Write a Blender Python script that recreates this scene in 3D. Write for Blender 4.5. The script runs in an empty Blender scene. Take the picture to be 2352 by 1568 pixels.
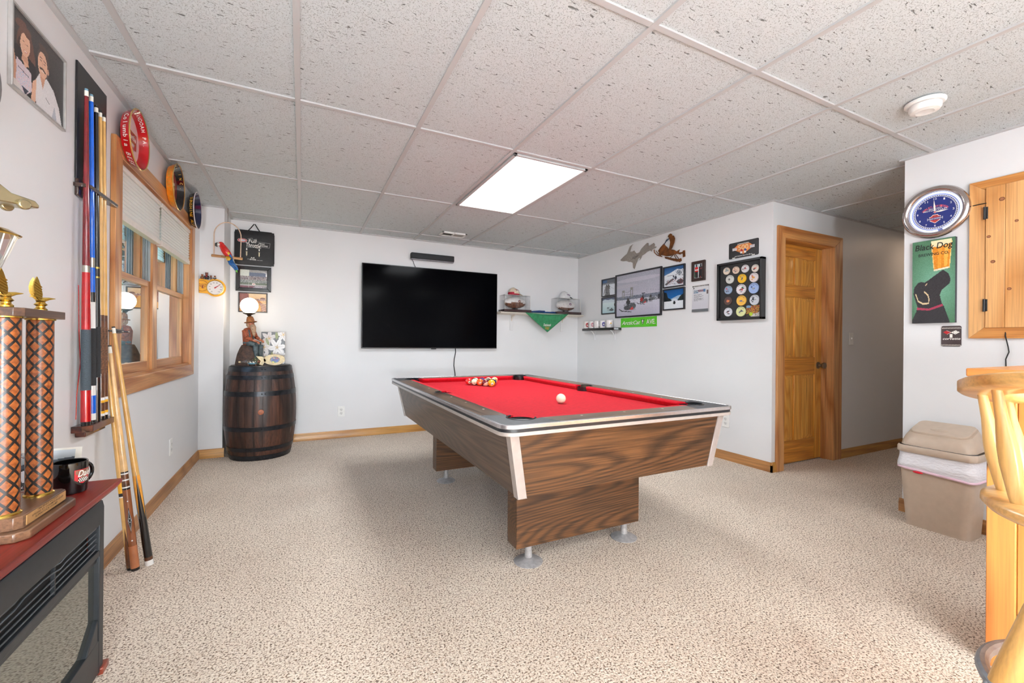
import bpy, math, random
import numpy as np
from mathutils import Vector, Matrix

# ------------------------------------------------------------------ camera, light, exposure
scene = bpy.context.scene
COL = scene.collection
scene.view_settings.view_transform = 'Standard'
scene.view_settings.look = 'None'
scene.view_settings.exposure = 0.34
scene.view_settings.gamma = 1.0
scene.view_settings.use_curve_mapping = False
scene.cycles.transparent_max_bounces = 24

EYE = Vector((0.0, 0.0, 1.0828))
def camera_setup():
    yaw, pitch, roll = math.radians(26.319), math.radians(0.041), math.radians(0.502)
    f = Vector((math.sin(yaw) * math.cos(pitch), math.cos(yaw) * math.cos(pitch), math.sin(pitch)))
    r = Vector((math.cos(yaw), -math.sin(yaw), 0)); u = r.cross(f)
    r2 = math.cos(roll) * r + math.sin(roll) * u
    u2 = -math.sin(roll) * r + math.cos(roll) * u
    cam = bpy.data.cameras.new('camera'); cam.sensor_width = 36.0
    cam.lens = 975.24 / 2352 * 36.0; cam.clip_start = 0.02
    o = bpy.data.objects.new('camera', cam); COL.objects.link(o)
    m = Matrix((( r2.x, u2.x, -f.x, EYE.x), (r2.y, u2.y, -f.y, EYE.y), (r2.z, u2.z, -f.z, EYE.z), (0, 0, 0, 1)))
    o.matrix_world = m
    scene.camera = o
camera_setup()

world = bpy.data.worlds.new('overcast_sky'); scene.world = world; world.use_nodes = True
_nt = world.node_tree; _bg = _nt.nodes['Background']
_sky = _nt.nodes.new('ShaderNodeTexSky'); _sky.sky_type = 'NISHITA'; _sky.sun_disc = False
_sky.sun_elevation = math.radians(40); _sky.sun_rotation = math.radians(100); _sky.air_density = 1.0; _sky.dust_density = 3.0
_nt.links.new(_sky.outputs[0], _bg.inputs[0]); _bg.inputs[1].default_value = 2.6

def area(name, loc, sx, sy, power, color, rot=(0, 0, 0), spread=180):
    l = bpy.data.lights.new(name, 'AREA'); l.shape = 'RECTANGLE'; l.size = sx; l.size_y = sy
    l.energy = power; l.color = color; l.spread = math.radians(spread)
    o = bpy.data.objects.new(name, l); COL.objects.link(o); o.location = loc; o.rotation_euler = rot
    return o
COOL = (0.905, 0.96, 1.0)
# ceiling troffer in view, then unseen fill panels added behind the camera
area('troffer_light', (1.495, 3.005, 2.268), 0.50, 1.08, 27, COOL)
area('added_fill_rear_a', (1.495, -0.577, 2.268), 0.50, 1.08, 20, COOL)
area('added_fill_rear_b', (1.495, -1.771, 2.268), 0.50, 1.08, 20, COOL)
area('added_fill_bar', (2.714, -0.577, 2.268), 0.50, 1.08, 4, COOL)
# unseen glowing globes added as fill behind the camera: (centre, watts); built further down
ADDED_GLOBES = [((-0.30, -2.10, 0.85), 250), ((2.75, -2.1, 0.85), 8), ((1.00, -1.9, 0.50), 92)]
area('hall_light', (5.9, 1.8, 2.26), 0.3, 0.3, 2.0, (1.0, 0.72, 0.50))
_p = area('window_portal', (-1.02, 3.54, 1.43), 1.0, 1.5, 1, (1, 1, 1), (0, math.radians(-90), 0)); _p.data.cycles.is_portal = True

# ------------------------------------------------------------------ helpers
rnd = random.Random(7)
def s2l(c):
    return tuple((x / 12.92 if x <= 0.04045 else ((x + 0.055) / 1.055) ** 2.4) for x in [v / 255.0 for v in c])
def C4(c): return (*s2l(c), 1.0)

class Mat:
    def __init__(s, name):
        s.m = bpy.data.materials.new(name); s.m.use_nodes = True
        s.nt = s.m.node_tree; s.b = s.nt.nodes['Principled BSDF']; s.o = s.nt.nodes['Material Output']
    def n(s, t, **k):
        nd = s.nt.nodes.new(t)
        for a, v in k.items():
            if hasattr(nd, a): setattr(nd, a, v)
            else: nd.inputs[a].default_value = v
        return nd
    def l(s, a, b): s.nt.links.new(a, b)
    def coords(s, scale=(1, 1, 1), rot=(0, 0, 0)):
        tc = s.n('ShaderNodeTexCoord'); mp = s.n('ShaderNodeMapping')
        mp.inputs['Scale'].default_value = scale; mp.inputs['Rotation'].default_value = rot
        s.l(tc.outputs['Object'], mp.inputs[0]); return mp.outputs[0]
    def ramp(s, src, stops, interp='LINEAR'):
        r = s.n('ShaderNodeValToRGB'); r.color_ramp.interpolation = interp
        e = r.color_ramp.elements
        while len(e) < len(stops): e.new(0.5)
        for i, (p, c) in enumerate(stops):
            e[i].position = p; e[i].color = C4(c) if len(c) == 3 else c
        s.l(src, r.inputs[0]); return r.outputs[0]
    def mix(s, fac, a, b, mode='MIX'):
        m = s.n('ShaderNodeMix'); m.data_type = 'RGBA'; m.blend_type = mode
        for sock, v in ((m.inputs[0], fac), (m.inputs[6], a), (m.inputs[7], b)):
            if isinstance(v, bpy.types.NodeSocket): s.l(v, sock)
            elif isinstance(v, (int, float)): sock.default_value = v
            else: sock.default_value = C4(v)
        return m.outputs[2]
    def bump(s, h, strength=0.3, dist=0.002):
        b = s.n('ShaderNodeBump'); b.inputs['Strength'].default_value = strength; b.inputs['Distance'].default_value = dist
        s.l(h, b.inputs['Height']); s.l(b.outputs[0], s.b.inputs['Normal'])

def plain(name, c, rough=0.5, metal=0.0, spec=0.5, coat=0.0, emit=None, es=0.0, var=0.06, vs=30, alpha=1.0):
    m = Mat(name); B = m.b.inputs
    B['Roughness'].default_value = rough; B['Metallic'].default_value = metal; B['Specular IOR Level'].default_value = spec
    B['Coat Weight'].default_value = coat
    if var > 0:
        n = m.n('ShaderNodeTexNoise'); n.inputs['Scale'].default_value = vs; n.inputs['Detail'].default_value = 3
        m.l(m.coords(), n.inputs['Vector'])
        lo = tuple(max(0, v * (1 - var)) for v in c); hi = tuple(min(255, v * (1 + var)) for v in c)
        m.l(m.ramp(n.outputs[0], [(0.3, lo), (0.7, hi)]), B['Base Color'])
    else: B['Base Color'].default_value = C4(c)
    if emit: B['Emission Color'].default_value = C4(emit); B['Emission Strength'].default_value = es
    B['Alpha'].default_value = alpha
    return m.m

def wood(name, dark, light, axis='z', rings=14.0, rough=0.35, knots=0.0, contrast=1.0, coat=0.15, fine=0.5, knotc=(96, 52, 22), ns=3.0):
    m = Mat(name); B = m.b.inputs
    ax = 'xyz'.index(axis)
    sc = [1.0, 1.0, 1.0]; sc[ax] = 0.10
    v = m.coords(tuple(sc))
    n0 = m.n('ShaderNodeTexNoise'); n0.inputs['Scale'].default_value = ns; n0.inputs['Detail'].default_value = 2
    m.l(v, n0.inputs['Vector'])
    # growth rings: contour lines of a stretched noise field give cathedral figure
    mul = m.n('ShaderNodeMath', operation='MULTIPLY'); mul.inputs[1].default_value = rings; m.l(n0.outputs[0], mul.inputs[0])
    fr = m.n('ShaderNodeMath', operation='PINGPONG'); fr.inputs[1].default_value = 0.5; m.l(mul.outputs[0], fr.inputs[0])
    d2 = m.n('ShaderNodeMath', operation='MULTIPLY'); d2.inputs[1].default_value = 2.0; m.l(fr.outputs[0], d2.inputs[0])
    mid = tuple((a + b) / 2 for a, b in zip(dark, light))
    base = m.ramp(d2.outputs[0], [(0.0, tuple(l + (d - l) * contrast for d, l in zip(dark, light))), (0.30, mid), (0.7, light), (1.0, light)])
    sc2 = [1.0, 1.0, 1.0]; sc2[ax] = 0.02
    n1 = m.n('ShaderNodeTexNoise'); n1.inputs['Scale'].default_value = 180; n1.inputs['Detail'].default_value = 3
    m.l(m.coords(tuple(sc2)), n1.inputs['Vector'])
    g = m.ramp(n1.outputs[0], [(0.30, (255 * (1 - 0.45 * fine),) * 3), (0.62, (255, 255, 255))])
    col = m.mix(1.0, base, g, 'MULTIPLY')
    if knots > 0:
        sck = [1.0, 1.0, 1.0]; sck[ax] = 0.6
        vo = m.n('ShaderNodeTexVoronoi'); vo.inputs['Scale'].default_value = 2.6
        m.l(m.coords(tuple(sck)), vo.inputs['Vector'])
        k = m.ramp(vo.outputs['Distance'], [(0.0, (255, 255, 255)), (0.10 * knots, (255, 255, 255)), (0.16 * knots, (0, 0, 0))])
        col = m.mix(k, col, knotc)
    m.l(col, B['Base Color']); B['Roughness'].default_value = rough; B['Coat Weight'].default_value = coat
    B['Coat Roughness'].default_value = 0.25
    m.bump(n1.outputs[0], 0.12, 0.0006)
    return m.m

def glass_thin(name, tint=(235, 240, 240), refl=1.0):
    m = Mat(name); m.nt.nodes.remove(m.b)
    t = m.n('ShaderNodeBsdfTransparent'); t.inputs[0].default_value = C4(tint)
    g = m.n('ShaderNodeBsdfGlossy'); g.inputs['Roughness'].default_value = 0.0
    ge = m.n('ShaderNodeNewGeometry'); dp = m.n('ShaderNodeVectorMath', operation='DOT_PRODUCT'); m.l(ge.outputs['Incoming'], dp.inputs[0]); m.l(ge.outputs['Normal'], dp.inputs[1])
    ab = m.n('ShaderNodeMath', operation='ABSOLUTE'); m.l(dp.outputs['Value'], ab.inputs[0])
    om = m.n('ShaderNodeMath', operation='SUBTRACT'); om.inputs[0].default_value = 1.0; m.l(ab.outputs[0], om.inputs[1])
    pw = m.n('ShaderNodeMath', operation='POWER'); pw.inputs[1].default_value = 5.0; m.l(om.outputs[0], pw.inputs[0])
    mu = m.n('ShaderNodeMath', operation='MULTIPLY_ADD'); mu.inputs[1].default_value = 0.96 * refl; mu.inputs[2].default_value = 0.04 * refl; mu.use_clamp = True
    m.l(pw.outputs[0], mu.inputs[0])
    mx = m.n('ShaderNodeMixShader'); m.l(mu.outputs[0], mx.inputs[0]); m.l(t.outputs[0], mx.inputs[1]); m.l(g.outputs[0], mx.inputs[2])
    m.l(mx.outputs[0], m.o.inputs[0]); return m.m

_vc = None
def vcol_mat():
    global _vc
    if _vc is None:
        m = Mat('printed_picture'); a = m.n('ShaderNodeVertexColor'); a.layer_name = 'print'
        m.l(a.outputs[0], m.b.inputs['Base Color']); m.b.inputs['Roughness'].default_value = 0.35
        _vc = m.m
    return _vc

M = {}
def P(key, *a, **k):
    if key not in M: M[key] = plain(key, *a, **k)
    return M[key]

# ---- glyph meshes for lettering
_gl = {}
def glyphs(s):
    if s not in _gl:
        cu = bpy.data.curves.new('t', 'FONT'); cu.body = s; cu.resolution_u = 3; cu.offset = 0.012
        o = bpy.data.objects.new('t', cu); COL.objects.link(o)
        bpy.context.view_layer.update()
        me = bpy.data.meshes.new_from_object(o.evaluated_get(bpy.context.evaluated_depsgraph_get()))
        v = [(p.co.x, p.co.y) for p in me.vertices]; f = [tuple(q.vertices) for q in me.polygons]
        bpy.data.objects.remove(o); bpy.data.curves.remove(cu); bpy.data.meshes.remove(me)
        if not v: v = [(0, 0)]
        xs = [p[0] for p in v]; ys = [p[1] for p in v]
        _gl[s] = ([(x - min(xs), y - min(ys)) for x, y in v], f, max(xs) - min(xs) or 1, max(ys) - min(ys) or 1)
    return _gl[s]

V = Vector
class MB:
    """collects shapes in world coordinates"""
    def __init__(s): s.v = []; s.f = []; s.mi = []; s.mats = []
    def m(s, mat):
        if mat not in s.mats: s.mats.append(mat)
        return s.mats.index(mat)
    def add(s, vs, fs, mat):
        b = len(s.v); s.v += [V(p) for p in vs]; i = s.m(mat)
        for f in fs: s.f.append(tuple(b + k for k in f)); s.mi.append(i)
        return s
    def box(s, a, b, mat, M4=None):
        x0, y0, z0 = a; x1, y1, z1 = b
        if x0 > x1: x0, x1 = x1, x0
        if y0 > y1: y0, y1 = y1, y0
        if z0 > z1: z0, z1 = z1, z0
        vs = [(x, y, z) for z in (z0, z1) for y in (y0, y1) for x in (x0, x1)]
        if M4: vs = [M4 @ V(p) for p in vs]
        return s.add(vs, [(0, 2, 3, 1), (4, 5, 7, 6), (0, 1, 5, 4), (2, 6, 7, 3), (0, 4, 6, 2), (1, 3, 7, 5)], mat)
    def frame(s, d):
        d = V(d).normalized(); a = V((0, 0, 1)) if abs(d.z) < 0.9 else V((1, 0, 0))
        u = d.cross(a).normalized(); return u, d.cross(u).normalized(), d
    def rev(s, p0, p1, prof, mat, n=24, cap=True, arc=(0, 2 * math.pi)):
        """surface of revolution about p0->p1; prof = [(t along in metres, r)]; mat may be a list per band"""
        p0 = V(p0); u, w, d = s.frame(V(p1) - p0); b = len(s.v)
        full = abs(arc[1] - arc[0] - 2 * math.pi) < 1e-6; k = n if full else n + 1
        for t, r in prof:
            for i in range(k):
                a = arc[0] + (arc[1] - arc[0]) * i / n
                s.v.append(p0 + d * t + (u * math.cos(a) + w * math.sin(a)) * r)
        for j in range(len(prof) - 1):
            mt = s.m(mat[j] if isinstance(mat, list) else mat)
            for i in range(n):
                i2 = (i + 1) % k
                s.f.append((b + j * k + i, b + j * k + i2, b + (j + 1) * k + i2, b + (j + 1) * k + i)); s.mi.append(mt)
        if cap and full:
            for j, mt in ((0, mat[0] if isinstance(mat, list) else mat), (len(prof) - 1, mat[-1] if isinstance(mat, list) else mat)):
                if prof[j][1] > 1e-5:
                    q = [b + j * k + i for i in range(n)]; s.f.append(tuple(q if j else q[::-1])); s.mi.append(s.m(mt))
        return s
    def cyl(s, p0, p1, r, mat, r1=None, n=20):
        L = (V(p1) - V(p0)).length; return s.rev(p0, p1, [(0, r), (L, r if r1 is None else r1)], mat, n)
    def tube(s, pts, r, mat, n=8, closed=False):
        pts = [V(p) for p in pts]; b = len(s.v); N = len(pts); mt = s.m(mat); pu = None
        rr = r if isinstance(r, (list, tuple)) else [r] * N
        for i, p in enumerate(pts):
            a = pts[(i - 1) % N] if (closed or i > 0) else p; c = pts[(i + 1) % N] if (closed or i < N - 1) else p
            d = (c - a).normalized()
            if pu is None: u, w, _ = s.frame(d)
            else: u = (pu - d * pu.dot(d)).normalized(); w = d.cross(u)
            pu = u
            for k in range(n):
                t = 2 * math.pi * k / n; s.v.append(p + (u * math.cos(t) + w * math.sin(t)) * rr[i])
        for i in range(N if closed else N - 1):
            j = (i + 1) % N
            for k in range(n):
                k2 = (k + 1) % n; s.f.append((b + i * n + k, b + i * n + k2, b + j * n + k2, b + j * n + k)); s.mi.append(mt)
        if not closed:
            s.f.append(tuple(b + k for k in range(n))[::-1]); s.mi.append(mt)
            s.f.append(tuple(b + (N - 1) * n + k for k in range(n))); s.mi.append(mt)
        return s
    def ball(s, c, r, mat, n=20, rot=None, fn=None):
        """ellipsoid; fn(local unit vector) -> material"""
        c = V(c); r = (r, r, r) if isinstance(r, (int, float)) else r; b = len(s.v); h = n // 2
        loc = []
        for j in range(h + 1):
            ph = math.pi * j / h
            for i in range(n):
                a = 2 * math.pi * i / n
                q = V((math.sin(ph) * math.cos(a), math.sin(ph) * math.sin(a), math.cos(ph))); loc.append(q)
                p = V((q.x * r[0], q.y * r[1], q.z * r[2]))
                if rot: p = rot @ p
                s.v.append(c + p)
        for j in range(h):
            for i in range(n):
                i2 = (i + 1) % n; q = (j * n + i, (j + 1) * n + i, (j + 1) * n + i2, j * n + i2)
                mm = mat if fn is None else fn(sum((loc[k] for k in q), V((0, 0, 0))).normalized())
                s.f.append(tuple(b + k for k in q)); s.mi.append(s.m(mm))
        return s
    def prism(s, poly, O, U, W, N, d0, d1, mat, side=None, both=True):
        """polygon (u,w) in plane O+U*u+W*w extruded along N from d0 to d1"""
        O, U, W, N = V(O), V(U), V(W), V(N); n = len(poly)
        lo = [O + U * a + W * c + N * d0 for a, c in poly]; hi = [O + U * a + W * c + N * d1 for a, c in poly]
        b = len(s.v); s.v += lo + hi; i0 = s.m(mat); i1 = s.m(side or mat)
        area2 = sum(poly[i][0] * poly[(i + 1) % n][1] - poly[(i + 1) % n][0] * poly[i][1] for i in range(n))
        flip = (area2 > 0) != (U.cross(W).dot(N) > 0)
        def F(q): return tuple(q[::-1]) if flip else tuple(q)
        s.f.append(F([b + n + i for i in range(n)])); s.mi.append(i0)
        if both: s.f.append(F([b + i for i in range(n)][::-1])); s.mi.append(i1)
        for i in range(n):
            j = (i + 1) % n; s.f.append(F([b + i, b + j, b + n + j, b + n + i])); s.mi.append(i1)
        return s
    def text(s, st, O, U, W, w, h, mat, off=0.0008, shear=0.0):
        """flat lettering filling the w x h box whose lower left corner is O"""
        O, U, W = V(O), V(U), V(W); N = U.cross(W)
        v, f, gw, gh = glyphs(st)
        return s.add([O + U * ((x + shear * y) / gw * w) + W * (y / gh * h) + N * off for x, y in v], f, mat)
    def arctext(s, st, c, e1, e2, r, size, a0, da, mat, off=0.001, rad=None, up=1):
        """characters round a circle: start angle a0 (from e1 to e2), step da; rad(dir) gives the letters' up direction"""
        c, e1, e2 = V(c), V(e1), V(e2)
        for i, ch in enumerate(st):
            if ch == ' ': continue
            a = a0 + da * i; d = e1 * math.cos(a) + e2 * math.sin(a)
            t = (-e1 * math.sin(a) + e2 * math.cos(a)) * (1 if da > 0 else -1)
            w = (rad(d) if rad else d) * up
            v, f, gw, gh = glyphs(ch); k = size / 0.7
            o = c + d * r; nn = t.cross(w).normalized()
            s.add([o + t * ((x - gw / 2) * k) + w * (y * k) + nn * off for x, y in v], f, mat)
        return s
    def build(s, name, parent=None, bevel=0.0, smooth=35, seg=2, origin=None):
        me = bpy.data.meshes.new(name)
        if parent is not None: mw = WM[parent.name]
        else:
            if origin is None:
                xs = [p.x for p in s.v]; ys = [p.y for p in s.v]; zs = [p.z for p in s.v]
                origin = ((min(xs) + max(xs)) / 2, (min(ys) + max(ys)) / 2, min(zs))
            mw = Matrix.Translation(V(origin))
        inv = mw.inverted()
        me.from_pydata([inv @ p for p in s.v], [], s.f)
        for m_ in s.mats: me.materials.append(m_)
        me.polygons.foreach_set('material_index', s.mi)
        me.polygons.foreach_set('use_smooth', [True] * len(s.f))
        me.update(); me.set_sharp_from_angle(angle=math.radians(smooth))
        o = bpy.data.objects.new(name, me); COL.objects.link(o)
        if parent is not None: o.parent = parent
        else: o.matrix_world = mw
        WM[o.name] = mw
        if bevel > 0:
            b = o.modifiers.new('bevel', 'BEVEL'); b.width = bevel; b.segments = seg; b.limit_method = 'ANGLE'; b.angle_limit = math.radians(40)
            b.harden_normals = False
        return o
WM = {}

def tag(o, label=None, cat=None, group=None, kind=None):
    if label: o['label'] = label
    if cat: o['category'] = cat
    if group: o['group'] = group
    if kind: o['kind'] = kind
    return o
def thing(name, label, cat, loc, group=None):
    o = bpy.data.objects.new(name, None); COL.objects.link(o); o.location = loc; o.empty_display_size = 0.05
    WM[o.name] = Matrix.Translation(V(loc)); return tag(o, label, cat, group)
def struct(mb, name, bevel=0.0, **k): return tag(mb.build(name, None, bevel, origin=(0, 0, 0), **k), kind='structure')
def copy_tree(root, loc, label=None, group=None):
    c = root.copy(); COL.objects.link(c); c.location = loc
    if label: c['label'] = label
    if group: c['group'] = group
    def rec(src, dst):
        for ch in list(src.children):
            d = ch.copy(); COL.objects.link(d); d.parent = dst; rec(ch, d)
    rec(root, c); return c

# wall frames: U is "right" seen from the room, N points into the room
class Wall:
    def __init__(s, U, N, O): s.U, s.N, s.O, s.W = V(U), V(N), V(O), V((0, 0, 1))
    def p(s, a, z, d=0.0): return s.O + s.U * a + s.W * z + s.N * d
XL, YF, XR, XK, YH, ZC = -0.836, 5.074, 3.562, 3.529, 2.241, 2.289
FL = Wall((0, 1, 0), (1, 0, 0), (XL, 0, 0))       # a = y
FF = Wall((1, 0, 0), (0, -1, 0), (0, YF, 0))      # a = x
FR = Wall((0, -1, 0), (-1, 0, 0), (XR, 0, 0))     # a = -y
FK = Wall((0, -1, 0), (-1, 0, 0), (XK, 0, 0))     # a = -y
FH = Wall((1, 0, 0), (0, -1, 0), (0, YH, 0))      # a = x
def wbox(mb, F, a0, a1, z0, z1, d0, d1, mat):
    p = F.p(a0, z0, d0); q = F.p(a1, z1, d1); return mb.box(p, q, mat)

# ---- painted pictures: a fine grid of flat-coloured cells
class Canvas:
    def __init__(s, nx, ny, bg):
        s.nx, s.ny = nx, ny; s.a = np.zeros((ny, nx, 3)); s.a[:] = bg
        s.x, s.y = np.meshgrid((np.arange(nx) + .5) / nx, (np.arange(ny) + .5) / ny)
        s.r = np.random.RandomState(nx * 7 + ny)
    def rect(s, x0, y0, x1, y1, c): s.a[(s.x >= x0) & (s.x < x1) & (s.y >= y0) & (s.y < y1)] = c; return s
    def ell(s, cx, cy, rx, ry, c, rot=0):
        dx, dy = s.x - cx, s.y - cy; k, q = math.cos(rot), math.sin(rot)
        s.a[((dx * k + dy * q) / rx) ** 2 + ((-dx * q + dy * k) / ry) ** 2 < 1] = c; return s
    def mask(s, pts):
        ins = np.zeros(s.x.shape, bool); n = len(pts)
        for i in range(n):
            (x0, y0), (x1, y1) = pts[i], pts[(i + 1) % n]
            if y0 == y1: continue
            c = ((y0 > s.y) != (y1 > s.y)) & (s.x < (x1 - x0) * (s.y - y0) / (y1 - y0) + x0); ins ^= c
        return ins
    def poly(s, pts, c): s.a[s.mask(pts)] = c; return s
    def line(s, pts, w, c):
        for (x0, y0), (x1, y1) in zip(pts[:-1], pts[1:]):
            dx, dy = x1 - x0, y1 - y0; L = dx * dx + dy * dy + 1e-9
            t = np.clip(((s.x - x0) * dx + (s.y - y0) * dy) / L, 0, 1)
            s.a[(s.x - x0 - t * dx) ** 2 + (s.y - y0 - t * dy) ** 2 < w * w] = c
        return s
    def speck(s, x0, y0, x1, y1, cols, p, n=None):
        m = (s.x >= x0) & (s.x < x1) & (s.y >= y0) & (s.y < y1) & (s.r.rand(s.ny, s.nx) < p)
        idx = s.r.randint(0, len(cols), s.x.shape); s.a[m] = np.array(cols, float)[idx[m]]; return s
    def noise(s, amp): s.a = np.clip(s.a + s.r.normal(0, amp, s.x.shape)[..., None], 0, 255); return s
    def vgrad(s, x0, y0, x1, y1, c0, c1):
        m = (s.x >= x0) & (s.x < x1) & (s.y >= y0) & (s.y < y1); t = ((s.y - y0) / (y1 - y0))[..., None]
        g = np.array(c0, float) * (1 - t) + np.array(c1, float) * t; s.a[m] = g[m]; return s
def picture(name, cv, O, U, W, w, h, parent, mat=None):
    O, U, W = V(O), V(U), V(W); nx, ny = cv.nx, cv.ny
    inv = WM[parent.name].inverted() if parent else Matrix()
    vs = [inv @ (O + U * (w * i / nx) + W * (h * j / ny)) for j in range(ny + 1) for i in range(nx + 1)]
    fs = [(j * (nx + 1) + i, j * (nx + 1) + i + 1, (j + 1) * (nx + 1) + i + 1, (j + 1) * (nx + 1) + i) for j in range(ny) for i in range(nx)]
    me = bpy.data.meshes.new(name); me.from_pydata(vs, [], fs); me.materials.append(mat or vcol_mat())
    ca = me.color_attributes.new('print', 'BYTE_COLOR', 'CORNER')
    c = cv.a.reshape(-1, 3) / 255.0; c = np.repeat(np.hstack([c, np.ones((len(c), 1))]), 4, axis=0)
    ca.data.foreach_set('color_srgb', c.ravel().astype(np.float32))
    me.update(); o = bpy.data.objects.new(name, me); COL.objects.link(o)
    if parent: o.parent = parent
    WM[o.name] = WM[parent.name] if parent else Matrix()
    return o
# ------------------------------------------------------------------ surfaces of the room
def wall_mat():
    m = Mat('painted_drywall'); n = m.n('ShaderNodeTexNoise'); n.inputs['Scale'].default_value = 2.0; n.inputs['Detail'].default_value = 2
    m.l(m.coords(), n.inputs[0]); m.l(m.ramp(n.outputs[0], [(0.3, (226, 227, 229)), (0.7, (230, 230, 232))]), m.b.inputs['Base Color'])
    m.b.inputs['Roughness'].default_value = 0.42; m.b.inputs['Specular IOR Level'].default_value = 0.35
    n2 = m.n('ShaderNodeTexNoise'); n2.inputs['Scale'].default_value = 260; m.l(m.coords(), n2.inputs[0]); m.bump(n2.outputs[0], 0.08, 0.001)
    return m.m
def carpet_mat():
    m = Mat('speckled_carpet')
    n = m.n('ShaderNodeTexNoise'); n.inputs['Scale'].default_value = 150; n.inputs['Detail'].default_value = 2.2; n.inputs['Roughness'].default_value = 0.55; n.inputs['Distortion'].default_value = 0.5
    m.l(m.coords(), n.inputs[0])
    c = m.ramp(n.outputs[0], [(0.30, (104, 88, 74)), (0.40, (146, 126, 108)), (0.46, (220, 203, 184)), (0.57, (243, 229, 212)), (0.72, (252, 242, 228))])
    b = m.n('ShaderNodeTexNoise'); b.inputs['Scale'].default_value = 1.3; b.inputs['Detail'].default_value = 4; m.l(m.coords(), b.inputs[0])
    c = m.mix(1.0, c, m.ramp(b.outputs[0], [(0.3, (236, 232, 230)), (0.7, (255, 255, 255))]), 'MULTIPLY')
    m.l(c, m.b.inputs['Base Color']); m.b.inputs['Roughness'].default_value = 0.95; m.b.inputs['Specular IOR Level'].default_value = 0.1
    m.b.inputs['Sheen Weight'].default_value = 0.15
    m.bump(n.outputs[0], 0.9, 0.006); return m.m
def tile_mat():
    m = Mat('fissured_ceiling_tile')
    n = m.n('ShaderNodeTexNoise'); n.inputs['Scale'].default_value = 95; n.inputs['Detail'].default_value = 2; n.inputs['Distortion'].default_value = 0.6
    m.l(m.coords((0.30, 1.0, 1.0), (0, 0, 0.35)), n.inputs[0])
    n2 = m.n('ShaderNodeTexNoise'); n2.inputs['Scale'].default_value = 230; n2.inputs['Detail'].default_value = 2; m.l(m.coords(), n2.inputs[0])
    pits = m.ramp(n.outputs[0], [(0.285, (0, 0, 0)), (0.335, (255, 255, 255))])
    pin = m.ramp(n2.outputs[0], [(0.33, (150, 150, 150)), (0.42, (255, 255, 255))])
    c = m.mix(1.0, (204, 211, 214), m.mix(1.0, m.ramp(n.outputs[0], [(0.285, (140, 137, 135)), (0.335, (255, 255, 255))]), m.ramp(n2.outputs[0], [(0.30, (205, 203, 200)), (0.45, (255, 255, 255))]), 'MULTIPLY'), 'MULTIPLY')
    m.l(c, m.b.inputs['Base Color']); m.b.inputs['Roughness'].default_value = 0.9; m.b.inputs['Specular IOR Level'].default_value = 0.2
    m.bump(m.mix(1.0, pits, pin, 'MULTIPLY'), 0.6, 0.004); return m.m
MW = wall_mat(); MC = carpet_mat(); MT = tile_mat()
GRID = P('grid_enamel', (188, 188, 189), 0.45, var=0)
WHITEP = P('white_plastic', (238, 238, 236), 0.35, var=0.02)
BLACKP = P('black_plastic', (22, 22, 24), 0.4, var=0.1)
CHROME = P('chrome', (215, 215, 218), 0.12, 1.0, var=0)
STEEL = P('satin_aluminium', (196, 194, 196), 0.32, 1.0, var=0.04)
BRASS = P('gold_plate', (214, 178, 88), 0.18, 1.0, var=0)
PINE_Z = wood('pine_trim_upright', (172, 108, 58), (212, 154, 98), 'z', 9, knots=0.55, fine=0.35)
PINE_Y = wood('pine_trim_along_y', (170, 106, 60), (210, 152, 100), 'y', 9, knots=0.55, fine=0.35)
PINE_X = wood('pine_trim_along_x', (170, 104, 52), (208, 146, 84), 'x', 9, knots=0.55, fine=0.35)
BASE_Y = wood('oak_base_along_y', (150, 98, 54), (186, 132, 80), 'y', 10, fine=0.5)
BASE_X = wood('oak_base_along_x', (176, 118, 48), (206, 150, 74), 'x', 10, fine=0.5)
DOOR_Z = wood('honey_door_upright', (212, 138, 48), (236, 170, 78), 'z', 22, fine=0.45, rough=0.3, coat=0.3)
DOOR_X = wood('honey_door_across', (194, 118, 38), (222, 148, 58), 'x', 18, fine=0.45, rough=0.3, coat=0.3)

mb = MB(); mb.box((-1.0, -2.6, -0.05), (7.2, 5.3, 0.0), MC); struct(mb, 'floor')
mb = MB(); mb.box((-1.0, -2.6, ZC + 0.008), (7.2, 5.3, ZC + 0.08), MT); struct(mb, 'ceiling')
mb = MB()
gx = [-1.248 + 0.6096 * i for i in range(0, 15)]; gy = [1.214 + 1.194 * j for j in range(-3, 4)]
for x in gx:
    if x > XL: mb.box((x - 0.012, -2.5, ZC - 0.001), (x + 0.012, YF, ZC + 0.012), GRID)
for y in gy:
    mb.box((XL, y - 0.012, ZC + 0.0), (7.1, y + 0.012, ZC + 0.012), GRID)
# wall angle round the edge
for a, b in (((XL, -2.5), (XL + 0.022, YF)), ((XL, YF - 0.022), (XR, YF)), ((XR - 0.022, YH), (XR, YF)), ((XK - 0.022, -2.5), (XK, 1.355)),
             ((XR - 0.022, YH - 0.022), (7.1, YH)), ((XK - 0.022, 1.355), (7.1, 1.377)), ((XL, 4.668), (-0.628, 4.69)), ((-0.65, 4.69), (-0.628, YF))):
    mb.box((a[0], a[1], ZC - 0.002), (b[0], b[1], ZC + 0.010), GRID)
struct(mb, 'trim_1')

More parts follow.
